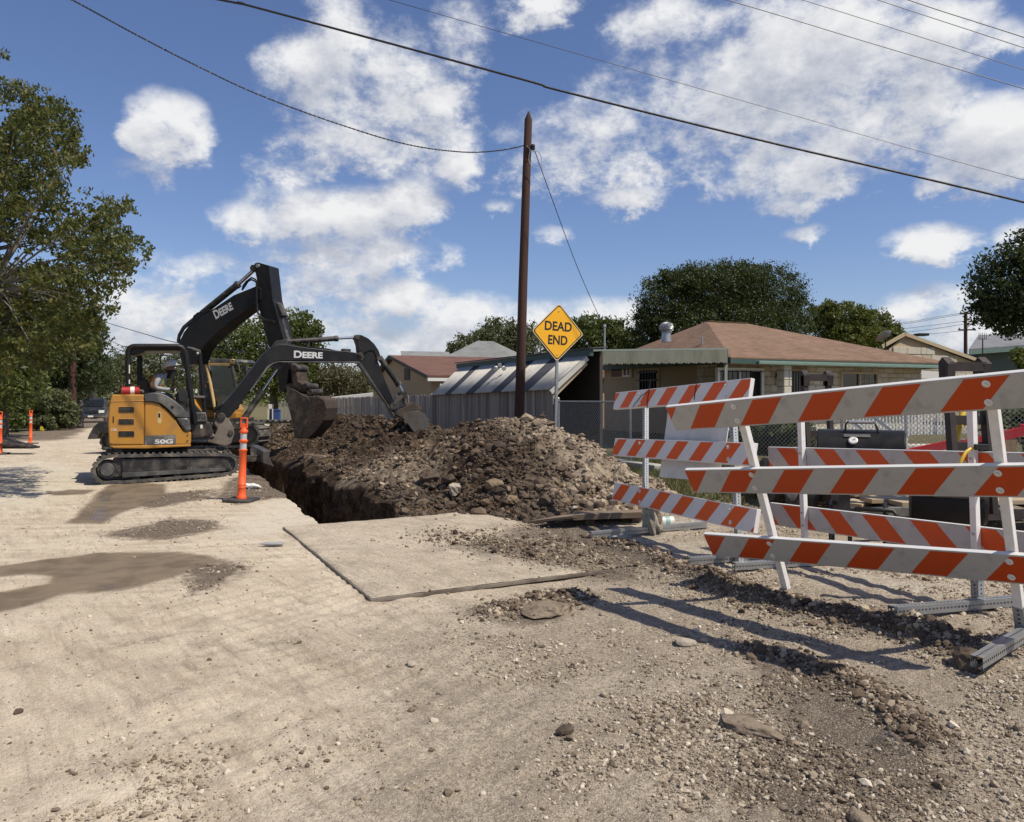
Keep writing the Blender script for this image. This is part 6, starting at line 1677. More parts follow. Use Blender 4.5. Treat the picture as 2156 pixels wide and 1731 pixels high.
    # side wall under the carport: barred window and a small window unit
    sp = Plane(HP(.5, t + .12, 0), DB)
    def side(name, u0, v0, u1, v1, off, mat, parent): 
        p, q = sp.at(u0, v0), sp.at(u1, v1); z0, z1 = sorted((p[2], q[2])); m = MB()
        m.prism([(p[0], p[1], z0), (q[0], q[1], z0), (q[0], q[1], z1), (p[0], p[1], z1)], (-DA[0] * off, -DA[1] * off, 0)); return m.build(name, mat, parent)
    wd = side('window', 1343, 776, 1390, 818, .05, MT['stucco_dull'], root); side('pane', 1349, 782, 1384, 818, .06, MT['dark_glass'], wd)
    for u in range(1351, 1386, 6): side('bar', u, 780, u + 1.4, 822, .12, MT['dark_iron'], wd)
    for v in (783, 800): side('bar', 1346, v, 1387, v + 1.6, .125, MT['dark_iron'], wd)
    wd = side('window', 1285, 766, 1333, 796, .05, MT['stucco_dull'], root); side('pane', 1289, 769, 1311, 793, .06, MT['dark_glass'], wd); side('sash', 1313, 769, 1330, 793, .07, MT['label_white'], wd); side('pane', 1316, 772, 1321, 790, .08, MT['dark_glass'], wd); side('pane', 1324, 772, 1328, 790, .08, MT['dark_glass'], wd)
    wd = side('window', 1216, 802, 1240, 850, .05, MT['stucco_dull'], root); side('pane', 1219, 805, 1237, 850, .06, MT['dark_glass'], wd)
    # carport: flat roof, scalloped valance, posts
    y0 = 20.0
    def cp(u, v): return V(u, v, y0)
    a, b = cp(1207, 741), cp(1531, 737)
    m = MB(); m.prism([a, b, np.array(HP(.3, 1.0, 2.83)), np.array(HP(.2, 8.0, 2.88)), np.array([1.4, 26.0, 2.82])], (0, 0, .05)); m.build('carport_roof', MT['tin_dark'], root)
    n = 62
    for i in range(n):
        s = (i + .5) / n; c = a + (b - a) * s; w = (b[0] - a[0]) / n * .49; h = .30 + .012 * math.sin(i * 2.1)
        m = MB(); P = [(c[0] - w, y0 - .03, c[2]), (c[0] - w, y0 - .03, c[2] - h)] + [(c[0] - w * math.cos(t_), y0 - .03, c[2] - h - w * math.sin(t_)) for t_ in (.6, 1.2, 1.9, 2.5)] + [(c[0] + w, y0 - .03, c[2] - h), (c[0] + w, y0 - .03, c[2])]
        m.prism(P, (0, .012, 0)); m.build('valance_board', MT['awning'], root)
    m = MB(); m.bar(a + [0, 0, .03], b + [0, 0, .03], .06, .05); m.build('carport_edge', MT['post_green'], root)
    m = MB(); m.prism([b + [0, 0, .04], b + [.0, 0, -.34], cp(1546, 767) + [.1, 1.6, -.05], cp(1546, 737) + [.1, 1.6, .02]], (.02, 0, 0)); m.build('carport_end_board', MT['trim_green'], root)
    for u, y in ((1213, 20.05), (1528, 20.4)):
        p = V(u, 760, y); m = MB(); m.box((p[0], y, 1.3), (.075, .075, 2.5)); m.build('carport_post', MT['post_green'], root)
    m = MB(); p = V(1273, 735, 23); m.tube([p + [0, 0, -.2], p + [0, 0, .64]], .028, 8); m.lathe([(.03, 0), (.05, .02), (.04, .09), (.01, .1)], p + [0, 0, .63], 10); m.build('service_mast', MT['galv'], root, 50)
    # turbine vent on the roof
    p = V(1403, 706, 29.2); m = MB(); m.lathe([(.20, -.25), (.17, .05), (.17, .12)], p, 16); tv = m.build('roof_vent', MT['galv'], root, 40)
    m = MB(); cpt = p + [0, 0, .30]; m.lathe([(.13, .16), (.19, .10), (.05, .19), (.001, .20)], cpt, 14); m.build('vent_cap', MT['galv'], tv, 40)
    for k in range(20):
        a_ = 2 * math.pi * k / 20; m = MB()
        m.tube([cpt + np.array([math.cos(a_ + s * .5) * r, math.sin(a_ + s * .5) * r, z]) for s, (r, z) in enumerate(((.17, -.20), (.245, -.08), (.25, .03), (.20, .12), (.12, .17)))], .02, 4); m.build('vane', MT['galv'], tv)
    m = MB(); p = V(1478, 709, 28.6); m.tube([p - [0, 0, .3], p], .04, 8); m.build('vent_pipe', MT['galv'], root, 50)
    # porch slab
    m = MB(); m.prism([HP(.3, -1.2, HZ - .2), HP(10.5, -1.2, HZ - .2), HP(10.5, t + .1, HZ - .2), HP(.3, t + .1, HZ - .2)], (0, 0, .30)); m.build('porch', MT['concrete'], root)


house()


def porch_railing():
    p = V(1800, 915, 19.5); root = thing('porch_railing', 'white picket railing with sloping stair handrails in front of the stone house', 'railing', p)
    for i in range(19):
        q = V(1782 + i * 7, 870, 19.5 + i * .05); m = MB(); m.box((q[0], q[1], .87), (.035, .035, .80)); m.build('picket', MT['white_trim'], root)
    for z in (1.28, .50):
        a, b = V(1776, 870, 19.5), V(1912, 870, 20.4); m = MB(); m.bar((a[0], a[1], z), (b[0], b[1], z), .05, .05); m.build('rail', MT['white_trim'], root)
    for (u0, v0, u1, v1) in ((1776, 872, 1815, 903), (1827, 868, 1875, 905)):
        m = MB(); m.bar(V(u0 - 30, v0 - 22, 19.0), V(u1, v1, 18.6), .06, .07); m.build('stair_handrail', MT['white_trim'], root)
    p = V(1950, 916, 15.0); root = thing('yard_gate', 'white fluted panel gate standing right of the black smoker', 'gate', p)
    for i in range(12):
        q = V(1913 + i * 6.8, 870, 15 + i * .02); m = MB(); m.box((q[0], q[1], 1.07), (.036, .03 if i % 2 else .015, .58)); m.build('slat', MT['white_trim'], root)
    for z in (1.34, .80):
        a, b = V(1910, 870, 15.03), V(1996, 870, 15.3); m = MB(); m.bar((a[0], a[1], z), (b[0], b[1], z), .03, .04); m.build('rail', MT['white_trim'], root)
    for u in (1908, 1996):
        q = V(u, 870, 15.05); m = MB(); m.box((q[0], q[1], .7), (.05, .05, 1.4)); m.build('post', MT['white_trim'], root)
    # steps below the gate
    q = V(1955, 945, 16); m = MB(); m.box((q[0], q[1], .38), (1.3, .6, .3)); o = m.build('stone_step', MT['stone_b'], None, bevel=.02); tag(o, 'pale stone step behind the white gate panel', 'step')


porch_railing()


def gable_house(root, pa, pb, apex, ridge_dir, ridge_len, wall_mat, roof_mat, ground, over=.25, trim='brown_trim'):
    """pa, pb: feet of the gable slopes (eave points), apex between them; the ridge runs along ridge_dir"""
    pa, pb, ap = (np.array(q, float) for q in (pa, pb, apex)); r = np.array([ridge_dir[0], ridge_dir[1], 0.]); r /= np.linalg.norm(r)
    m = MB(); inn = r * over; ga, gb, gp = pa + inn + [0, 0, -.05], pb + inn + [0, 0, -.05], ap + inn + [0, 0, -.05]
    da = (pb - pa); da[2] = 0; da /= np.linalg.norm(da); ga = ga + da * .35; gb = gb - da * .35
    m.prism([(ga[0], ga[1], ground), ga, gp, gb, (gb[0], gb[1], ground)], r * (ridge_len - 2 * over)); m.build('wall', wall_mat, root)
    for e in (pa, pb):
        n = np.cross(ap - e, r); n /= np.linalg.norm(n); n = n if n[2] > 0 else -n
        t = MB(); t.prism([e, ap, ap + r * ridge_len, e + r * ridge_len], n * .10); t.build('roof', roof_mat, root)
        t = MB(); t.bar(e + n * .02 - r * .02, ap + n * .02 - r * .02, .05, .16); t.build('bargeboard', MT[trim], root)


def neighbours():
    # red-brown gable house behind the board fence
    pa, pb, ap = V(901, 795, 34), V(773, 811, 43.4), V(819.5, 752, 39.5); gd = -.5
    root = thing('house', 'tan house with a red-brown shingle gable roof beyond the board fence', 'house', (ap[0], ap[1], gd)); gable_house(root, pa, pb, ap, DA, 13, MT['stucco_tan'], MT['roof_red'], gd)
    g = Plane(pa[:2] + DA * .24, DB)
    m = MB(); p, q = g.at(852, 776), g.at(863, 800); m.prism([(p[0], p[1], q[2]), (q[0], q[1], q[2]), (q[0], q[1], p[2]), (p[0], p[1], p[2])], (-DA[0] * .03, -DA[1] * .03, 0)); m.build('gable_vent', MT['brown_trim'], root)
    m = MB(); m.bar(V(900, 799, 33.9), np.array(V(900, 799, 33.9)) + np.array([DA[0] * 4, DA[1] * 4, 0]), .12, .14); m.build('gutter', MT['white_trim'], root); m = MB(); p = V(928, 803, 34.2); m.tube([p + [0, 0, -.1], p + [-.05, 0, -1.6]], .05, 8); m.build('downpipe', MT['white_trim'], root)
    # grey hip roof further back
    root = thing('house', 'house with a weathered grey hip roof showing above the red-brown roof', 'house', V(1010, 800, 50))
    ap = V(1005, 718, 50); e = [V(925, 757, 47), V(1088, 760, 47), V(1120, 757, 55), V(950, 757, 55)]
    m = MB(); m.add([*e, ap, ap + np.array([1.0, .3, 0])], [(0, 1, 5, 4), (1, 2, 5), (2, 3, 4, 5), (3, 0, 4)]); m.build('roof', MT['roof_grey'], root)
    m = MB(); P = [np.array(q) for q in e]; c = sum(P) / 4; P = [c + (q - c) * .93 for q in P]; m.prism([(q[0], q[1], -.6) for q in P], (0, 0, P[0][2] + .58)); m.build('wall', MT['stucco_dull'], root)
    m = MB(); a, b = V(843, 739, 48), V(945, 741, 49.5); c_, d_ = V(850, 765, 46.5), V(960, 765, 48); m.add([a, b, d_, c_, a + [0, 3, -1.4], b + [0, 3, -1.4], c_ + [0, 0, -.12], d_ + [0, 0, -.12]], [(0, 3, 2, 1), (0, 1, 5, 4), (3, 6, 7, 2), (0, 4, 6, 3)]); m.build('roof', MT['roof_grey'], root)
    m = MB(); m.box((a[0] + 1.9, 49, 1.2), (3.2, 3, 3.6)); m.build('wall', MT['stucco_dull'], root)
    # right: stone gable house, green-sided house
    pa, pb, ap = V(1858, 731, 36), V(2049, 757, 36), V(1905.6, 704.5, 36); ap = V(1905.6, 704.5, 36.5)
    root = thing('house', 'pale stone gable house with a grey slate roof at the right', 'house', (ap[0], ap[1], HZ)); pb = V(2060, 760, 38.0)
    gable_house(root, pa, pb, ap, (.5, .86), 9, MT['stucco_dull'], MT['roof_slate'], HZ, .2, 'stucco_dull')
    rng = random.Random(12); fx = (pb - pa)[:2]; L = np.linalg.norm(fx); fx = fx / L; ins = np.array([.5, .86]) / .995 * .16
    sA = (ap - pa)[:2] @ fx
    for k in range(7):
        z0 = HZ + 1.0 + k * .36; z1 = z0 + .34
        lo = .5 + max(0, (z1 - pa[2]) / (ap[2] - pa[2])) * sA if z1 > pa[2] else .5; hi = L - .5 - (max(0, (z1 - pb[2]) / (ap[2] - pb[2])) * (L - sA) if z1 > pb[2] else 0)
        if hi - lo > .3: stone_wall(root, pa[:2] + fx * lo + ins, fx, hi - lo, z0, z1, rng, rows=.34, depth=.06)
    m = MB(); a, b = V(1930, 779, 35.5), V(2012, 786, 36); m.prism([a, b, b + [0, 0, -.35], a + [0, 0, -.35]], (0, .2, 0)); m.build('canopy', MT['white_trim'], root)
    m = MB(); p = V(1940, 705, 38); m.box(p, (.5, .5, .12)); m.build('roof_vent', MT['dark_iron'], root)
    m = MB(); p = V(2069, 735, 35); m.tube([p - [0, 0, .9], p + [0, 0, .45]], .025, 6)
    for k in range(5): m.bar(p + [-.16 + .08 * k, 0, .42], p + [-.16 + .08 * k, 0, .72], .015, .015)
    m.bar(p + [-.2, 0, .45], p + [.2, 0, .45], .02, .02); m.build('aerial', MT['dark_iron'], root)
    root = thing('house', 'dull green sided house with a dark shingle roof cut by the right edge', 'house', V(2140, 800, 42))
    a, b = V(2040, 735, 41), V(2300, 716, 41); c_, d_ = V(2060, 716, 46), V(2300, 708, 46)
    m = MB(); m.prism([a, b, d_ + [0, 0, .3], c_ + [0, 0, .3]], (0, 0, -.10)); m.build('roof', MT['roof_slate'], root)
    m = MB(); m.bar(a + [0, -.02, -.18], b + [0, -.02, -.18], .05, .22); m.build('fascia', MT['gutter_green'], root)
    m = MB(); m.prism([(a[0] + .8, 41.5, 0), (b[0], 41.5, 0), (b[0], 41.5, b[2] - .2), (a[0] + .8, 41.5, a[2] - .2)], (0, 5, 0)); m.build('wall', MT['green_siding'], root)
    # satellite dish
    c = V(1864, 712, 33); root = thing('satellite_dish', 'grey satellite dish standing on the far corner of the brown roof', 'dish', c + [0, 0, -.6])
    m = MB(); m.lathe([(.01, 0), (.16, .02), (.28, .07), (.36, .13), (.35, .14), (.27, .085), (.01, .02)], c, 20, (-.35, .5, .75)); m.build('reflector', MT['galv_dull'], root, 60)
    m = MB(); m.tube([c + [0, 0, -.02], c + [.03, .05, -.35], c + [.03, .05, -.75]], .03, 8); m.build('mast', MT['dark_iron'], root, 50); m = MB(); m.tube([c + [0, 0, 0], c + [.28, .1, .12], c + [.34, .12, .22]], .015, 6); m.build('feed_arm', MT['dark_iron'], root, 50)
    # pale carport roof far behind the fence
    root = thing('carport', 'low white carport roof showing over the far end of the board fence', 'carport', V(735, 850, 50))
    m = MB(); m.prism([V(683, 838, 50), V(790, 827, 50), V(790, 827, 50) + [0, 4, .1], V(683, 838, 50) + [0, 4, .1]], (0, 0, -.22)); m.build('roof', MT['white_trim'], root)
    for u in (690, 718, 785): p = V(u, 845, 50.2); m = MB(); m.box((p[0], p[1], .2), (.12, .12, 2.2)); m.build('post', MT['white_trim'], root)


neighbours()


# ------------------------------------------------------------------ vegetation
def leaf_quads(name, C, L, mat, parent, droop=.3, spread=1.0, kind=None):
    n = len(C); d = NR.normal(size=(n, 3)) * spread; d[:, 2] -= droop * 1.5; d /= np.linalg.norm(d, axis=1, keepdims=True)
    up = NR.normal(size=(n, 3)) + np.array([0, 0, .8]); s = np.cross(d, up); s /= np.linalg.norm(s, axis=1, keepdims=True)
    l = (L * (.65 + .7 * NR.random(n)))[:, None]; nn = np.cross(s, d)
    v = np.stack([C - d * l * .5, C + s * l * .24 + nn * l * .05, C + d * l * .5, C - s * l * .24 + nn * l * .05], 1)
    tint = np.clip(.45 + .25 * NR.normal(size=n), 0, 1)
    return np_mesh(name, v.reshape(-1, 3), np.arange(n * 4).reshape(n, 4), mat, parent, attrs=dict(tint=np.repeat(tint, 4)))


def crown_points(blobs, n, clump=.16, per=46):
    vol = np.array([b[3] * b[5] + b[4] * b[5] for b in blobs]); k = np.maximum(1, (vol / vol.sum() * n / per).astype(int)); out = []
    for b, q in zip(blobs, k):
        c = np.array(b[:3]); r = np.array(b[3:6]); d = NR.normal(size=(q, 3)); d /= np.linalg.norm(d, axis=1, keepdims=True)
        cc = c + d * r * (NR.random((q, 1)) ** .28) * (1 + .05 * NR.normal(size=(q, 1)).clip(-1.5, 1.2))
        s = clump * r.mean() * (.6 + .8 * NR.random((q, 1)))
        out.append((cc[:, None] + NR.normal(size=(q, per, 3)).clip(-1.5, 1.5) * s[:, None] * np.array([1, 1, .7])).reshape(-1, 3))
    return np.concatenate(out)


def B(u, v, ru, rv, D, deep=1.0): c = V(u, v, D); return (c[0], c[1], c[2], ru / F * D, ru / F * D * deep, rv / F * D)


def tree(name, label, cat, blobs, n, L, mat, base, tr, bark='bark', clump=.16, per=46, droop=.3, group=None, kids=6):
    base = np.array([base[0], base[1], gz(base[0], base[1]) - .1]); root = thing(name, label, cat, base, group)
    o = leaf_quads('crown', crown_points(blobs, n, clump, per) - base, L, mat, root, droop)
    lo = min(b[2] - b[5] * .4 for b in blobs); fork = base.copy(); cx = np.mean([b[:2] for b in blobs], 0); fork[:2] = base[:2] * .7 + cx * .3; fork[2] = max(base[2] + .3, lo)
    m = MB(); m.tube([base, base * .5 + fork * .5 + [.05, 0, 0], fork], tr, 8, rs=[tr * 1.25, tr, tr * .85])
    for b in blobs[:10]:
        c = np.array(b[:3]); m.tube([fork - [0, 0, .1], fork * .45 + c * .55 + [0, 0, -.1 * b[5]], c], tr * .4, 6, rs=[tr * .55, tr * .35, tr * .12])
        for j in range(kids):
            e = c + NR.normal(size=3).clip(-1.1, 1.1) * np.array(b[3:6]) * .5; m.tube([c * .8 + fork * .2, c * .5 + e * .5, e], tr * .12, 4, rs=[tr * .2, tr * .12, tr * .04])
    m.build('trunk', MT[bark], root, 60); return root


def vegetation():
    # near tree at the left: sprays of leaves along drooping twigs
    outline = [(-420, 60), (-200, 20), (-60, 40), (2, 100), (20, 150), (60, 165), (85, 205), (160, 205), (168, 235), (180, 262), (150, 300), (195, 306), (170, 350), (196, 372), (150, 430), (180, 470), (230, 440), (286, 402), (290, 430), (240, 470), (300, 495), (322, 552), (270, 565), (272, 600), (240, 625), (262, 660), (215, 690), (205, 740), (150, 740), (110, 790), (60, 760), (0, 800), (-420, 760)]
    base = np.array([-11.9, 14.2]); bz = gz(*base); root = thing('tree', 'big tree with drooping yellow-green leaf sprays filling the left edge', 'tree', (base[0], base[1], bz))
    q = 3900; u = NR.uniform(-420, 325, q); v = NR.uniform(20, 800, q); k = in_poly(u, v, outline) & (fbm(u / 75, v / 75, 58, 3) > -.115 * NR.random(q) - .03 - .25 * (v > 560)); u, v = u[k], v[k]; D = 13.6 + 1.5 * NR.normal(size=len(u)).clip(-1.6, 1.6)
    # keep the silhouette of the middle plane
    x = (u - U0) / F * D; z = HC + (V0 - v) / F * D
    tip = np.stack([x, D, z], -1); n = len(tip); per = 42
    cen = np.array([-11.0, 14.0, 4.2]); d = tip - cen; d[:, 2] *= .6; d /= np.linalg.norm(d, axis=1, keepdims=True); d = d + NR.normal(size=d.shape) * .5; d[:, 2] += .05; d /= np.linalg.norm(d, axis=1, keepdims=True)
    ln = .32 + .40 * NR.random(n); s = NR.random((n, per)) - .9
    C = tip[:, None] + d[:, None] * (s * ln[:, None])[..., None] + NR.normal(size=(n, per, 3)) * .040; C[..., 2] -= .14 * (s + .45) ** 2 + .02
    leaf_quads('crown', C.reshape(-1, 3) - np.array(root.location), .086, MT['leaf_near'], root, .55)
    m = MB(); f = np.array([-11.5, 14.1, bz + 2.2]); m.tube([(*base, bz - .1), (-11.75, 14.15, bz + 1.1), f], .2, 10, rs=[.26, .21, .18])
    idx = NR.choice(n, 300, replace=False); hubs = [tip[i] * .55 + f * .45 for i in idx[:14]]
    for h in hubs: m.tube([f - [0, 0, .2], f * .5 + h * .5 + [0, 0, .15], h], .07, 7, rs=[.09, .06, .035])
    for i in idx:
        h = min(hubs, key=lambda a: np.linalg.norm(a - tip[i])); m.tube([h, h * .5 + tip[i] * .5 + [0, 0, .12], tip[i]], .012, 4, rs=[.02, .012, .004])
    m.build('trunk', MT['bark_pale'], root, 60)

    g1 = 'trees along the left side of the street'
    tree('tree', 'shaded dark green tree behind the near tree at the left edge', 'tree', [B(-60, 690, 110, 130, 33), B(20, 720, 80, 110, 33), B(70, 690, 70, 80, 34), B(0, 800, 90, 70, 32)], 22000, .20, MT['leaf_mid'], (-21.5, 33), .22, group=g1)
    tree('tree', 'dark tree rising behind the first brown pole on the left', 'tree', [B(130, 720, 70, 90, 47), B(175, 760, 55, 80, 46), B(95, 800, 60, 55, 46), B(200, 790, 40, 40, 80), B(185, 700, 35, 40, 50)], 20000, .22, MT['leaf_dark'], (-26, 47), .25, group=g1)
    tree('tree', 'grey-green feathery tree seen past the excavator canopy', 'tree', [B(240, 800, 40, 50, 85), B(285, 785, 45, 48, 88), B(335, 775, 45, 42, 90), B(385, 785, 40, 50, 90), B(260, 760, 30, 30, 88)], 16000, .30, MT['leaf_grey'], (-42, 88), .25, 'bark_pale', group=g1)
    tree('bush', 'thin stemmed bush with grey-green leaves behind the yellow flags', 'bush', [B(105, 850, 46, 34, 43), B(75, 872, 32, 30, 42.6), B(140, 874, 26, 28, 43), B(108, 886, 44, 18, 42.6)], 8500, .20, MT['leaf_grey'], GG(108, 903)[:2], .06, 'bark_pale', kids=12)
    tree('bush', 'leafy green bush at the left edge behind the delineator posts', 'bush', [B(-30, 855, 60, 46, 40), B(25, 866, 40, 34, 41), B(0, 884, 60, 16, 40)], 7500, .20, MT['leaf_mid'], GG(10, 902)[:2], .05, kids=8)
    tree('bush', 'small bush beside the parked car', 'bush', [B(146, 884, 13, 13, 46), B(140, 868, 12, 16, 46)], 1200, .18, MT['leaf_mid'], GG(146, 898)[:2], .05)
    g2 = 'trees beyond the fence and houses'
    tree('tree', 'loose crowned green tree standing behind the excavators', 'tree', [B(560, 735, 95, 60, 56), B(490, 720, 50, 48, 56), B(605, 690, 55, 45, 56), B(640, 735, 42, 55, 56), B(530, 790, 80, 45, 55), B(610, 795, 60, 40, 55), B(465, 765, 35, 40, 55), B(650, 690, 28, 32, 56)], 20000, .26, MT['leaf_mid'], V(577, 860, 56), .28, clump=.20, per=30, group=g2)
    tree('tree', 'brownish half bare tree left of the red-brown roof', 'tree', [B(720, 798, 50, 32, 56), B(690, 812, 40, 30, 56), B(752, 812, 30, 28, 57), B(680, 785, 28, 24, 57)], 6500, .22, MT['leaf_dry'], V(715, 865, 56), .14, 'bark_pale', clump=.22, per=20, group=g2, kids=14)
    tree('tree', 'pale grey-green tree just left of the brown pole', 'tree', [B(1000, 728, 45, 26, 62), B(1050, 705, 45, 32, 62), B(960, 738, 22, 16, 62), B(1100, 722, 50, 42, 62), B(1030, 740, 60, 25, 62)], 12000, .26, MT['leaf_grey'], V(1050, 800, 62), .2, clump=.2, per=26, group=g2)
    tree('tree', 'green tree behind the dead end sign and the roof mast', 'tree', [B(1240, 710, 58, 46, 50), B(1290, 715, 50, 46, 50), B(1185, 722, 45, 42, 51), B(1335, 735, 40, 40, 50)], 15000, .24, MT['leaf_mid'], V(1250, 800, 50), .2, group=g2)
    tree('tree', 'large dense dark oak with a domed crown rising behind the brown roof', 'tree', [B(1415, 640, 80, 70, 46), B(1510, 605, 115, 52, 46), B(1605, 620, 90, 62, 46), B(1480, 690, 140, 60, 46), B(1672, 670, 42, 52, 46), B(1570, 690, 140, 60, 46), B(1368, 690, 42, 48, 46), B(1540, 580, 70, 32, 46), B(1440, 595, 60, 36, 46)], 115000, .135, MT['leaf_oak'], V(1530, 850, 46), .5, clump=.10, group=g2)
    tree('tree', 'olive green tree right of the dark oak', 'tree', [B(1770, 680, 60, 42, 54), B(1828, 692, 58, 40, 54), B(1868, 706, 32, 26, 54), B(1740, 668, 38, 36, 54), B(1800, 720, 90, 35, 54)], 22000, .22, MT['leaf_olive'], V(1790, 820, 54), .25, clump=.14, group=g2)
    tree('tree', 'nearly black tree cut by the right edge', 'tree', [B(2130, 600, 75, 80, 31), B(2180, 540, 55, 60, 31), B(2095, 655, 50, 32, 31), B(2160, 670, 70, 40, 31), B(2066, 632, 28, 22, 31), B(2240, 620, 80, 100, 31)], 26000, .16, MT['leaf_dark'], V(2200, 900, 31), .3, clump=.18, per=30, group=g2)
    tree('sapling', 'young glossy leaved sapling at the right edge in front of the green house', 'tree', [B(2146, 755, 14, 20, 22), B(2165, 780, 16, 26, 22), B(2140, 790, 10, 16, 22)], 900, .13, MT['leaf_olive'], V(2160, 960, 22), .03, clump=.3, per=14)
    tree('hedge', 'green hedge behind the chain link fence left of the smoker', 'hedge', [B(1590, 925, 40, 36, 18.5), B(1640, 915, 45, 40, 18), B(1690, 925, 40, 36, 17.5)], 9000, .10, MT['leaf_mid'], V(1640, 990, 18), .04)
    tree('bush', 'green bush behind the chain link fence at the right edge', 'bush', [B(2140, 890, 40, 36, 15), B(2190, 900, 40, 40, 15)], 4500, .10, MT['leaf_mid'], V(2150, 960, 15), .04)
    # a far wood that reads as one mass along the horizon
    n = 26000; az = NR.uniform(-1.15, 1.15, n); D = 150 + 60 * NR.random(n); top = 6.5 + 4 * fbm(az * 9, az * 0 + 3, 90, 4) * 2; z = -3 + (top + 3) * NR.random(n) ** .7
    leaf_quads('far_wood', np.stack([np.sin(az) * D, np.cos(az) * D, z], -1), 1.5, MT['leaf_mid'], None)['kind'] = 'stuff'


vegetation()
# ------------------------------------------------------------------ far poles and wires
def far_pole(label, u, v0, D, r, mat, cross=(), zb=-1.0):
    p = V(u, v0, D); root = thing('utility_pole', label, 'pole', (p[0], p[1], zb), 'utility poles far along the streets')
    m = MB(); m.tube([(p[0], p[1], zb), (p[0], p[1], p[2])], r, 10, rs=[r * 1.15, r * .9]); m.build('pole', MT[mat], root, 50)
    for dz, w in cross:
        m = MB(); m.box((p[0], p[1] - .12, p[2] - dz), (w, .10, .12)); c = m.build('crossarm', MT['pole_wood'], root)
        for x in (-.42, .42): m = MB(); m.lathe([(.05, 0), (.08, .06), (.03, .16)], (p[0] + x * w, p[1] - .12, p[2] - dz + .06), 8); m.build('insulator', MT['galv_dull'], c)
    return root


far_pole('first brown pole on the left, partly hidden by the near tree', 153, 560, 45, .19, 'pole_wood')
far_pole('shorter brown pole beside the black pole above the parked car', 190, 772, 78, .22, 'pole_wood')
pr = far_pole('black pole with a small transformer box above the parked car', 198, 690, 75, .26, 'black_worn', ((.5, 1.0),))
q = V(192, 752, 74.6); m = MB(); m.box(q, (.35, .3, 1.2)); m.build('transformer_box', MT['galv_dull'], pr)
far_pole('dark pole with two crossarms between the right houses', 2033, 657, 72, .16, 'pole_wood', ((.15, 1.2), (1.65, 1.5)))
m = MB(); a = V(2033, 690, 72); m.bar(V(2036, 690, 71.8), V(2058, 672, 71.8), .06, .06); m.build('brace', MT['galv_dull'], bpy.data.objects['utility_pole.004'])
for k, (v0, v1, v2) in enumerate(((679, 668, 658), (682, 671, 661), (692, 684, 676), (700, 692, 682), (706, 702, 696))):
    wire(('topmost', 'second highest', 'middle', 'second lowest', 'lowest')[k] + ' of the five faint far power lines left of the pole with two crossarms', [V(1780, v0 + 14, 85), V(1905, v0, 80), V(1970, v1, 76), V(2032, v2, 72)], .018, group='far power lines between the right houses')
wire('dark wire coming out of the left tree and passing behind the boom', [V(200, 672, 75), V(300, 702, 60), V(375, 722, 52), V(520, 742, 45)], .03, group='far wires on the left')
wire('upper of two faint wires ending behind the canopy', [V(205, 705, 75), V(262, 730, 78), V(330, 748, 80)], .025, group='far wires on the left')
wire('lower of two faint wires ending behind the canopy', [V(205, 714, 75), V(255, 738, 78), V(330, 762, 80)], .025, group='far wires on the left')
wire('pale slanting wire in front of the left trees', [V(198, 762, 75), V(255, 738, 72)], .03, group='far wires on the left')


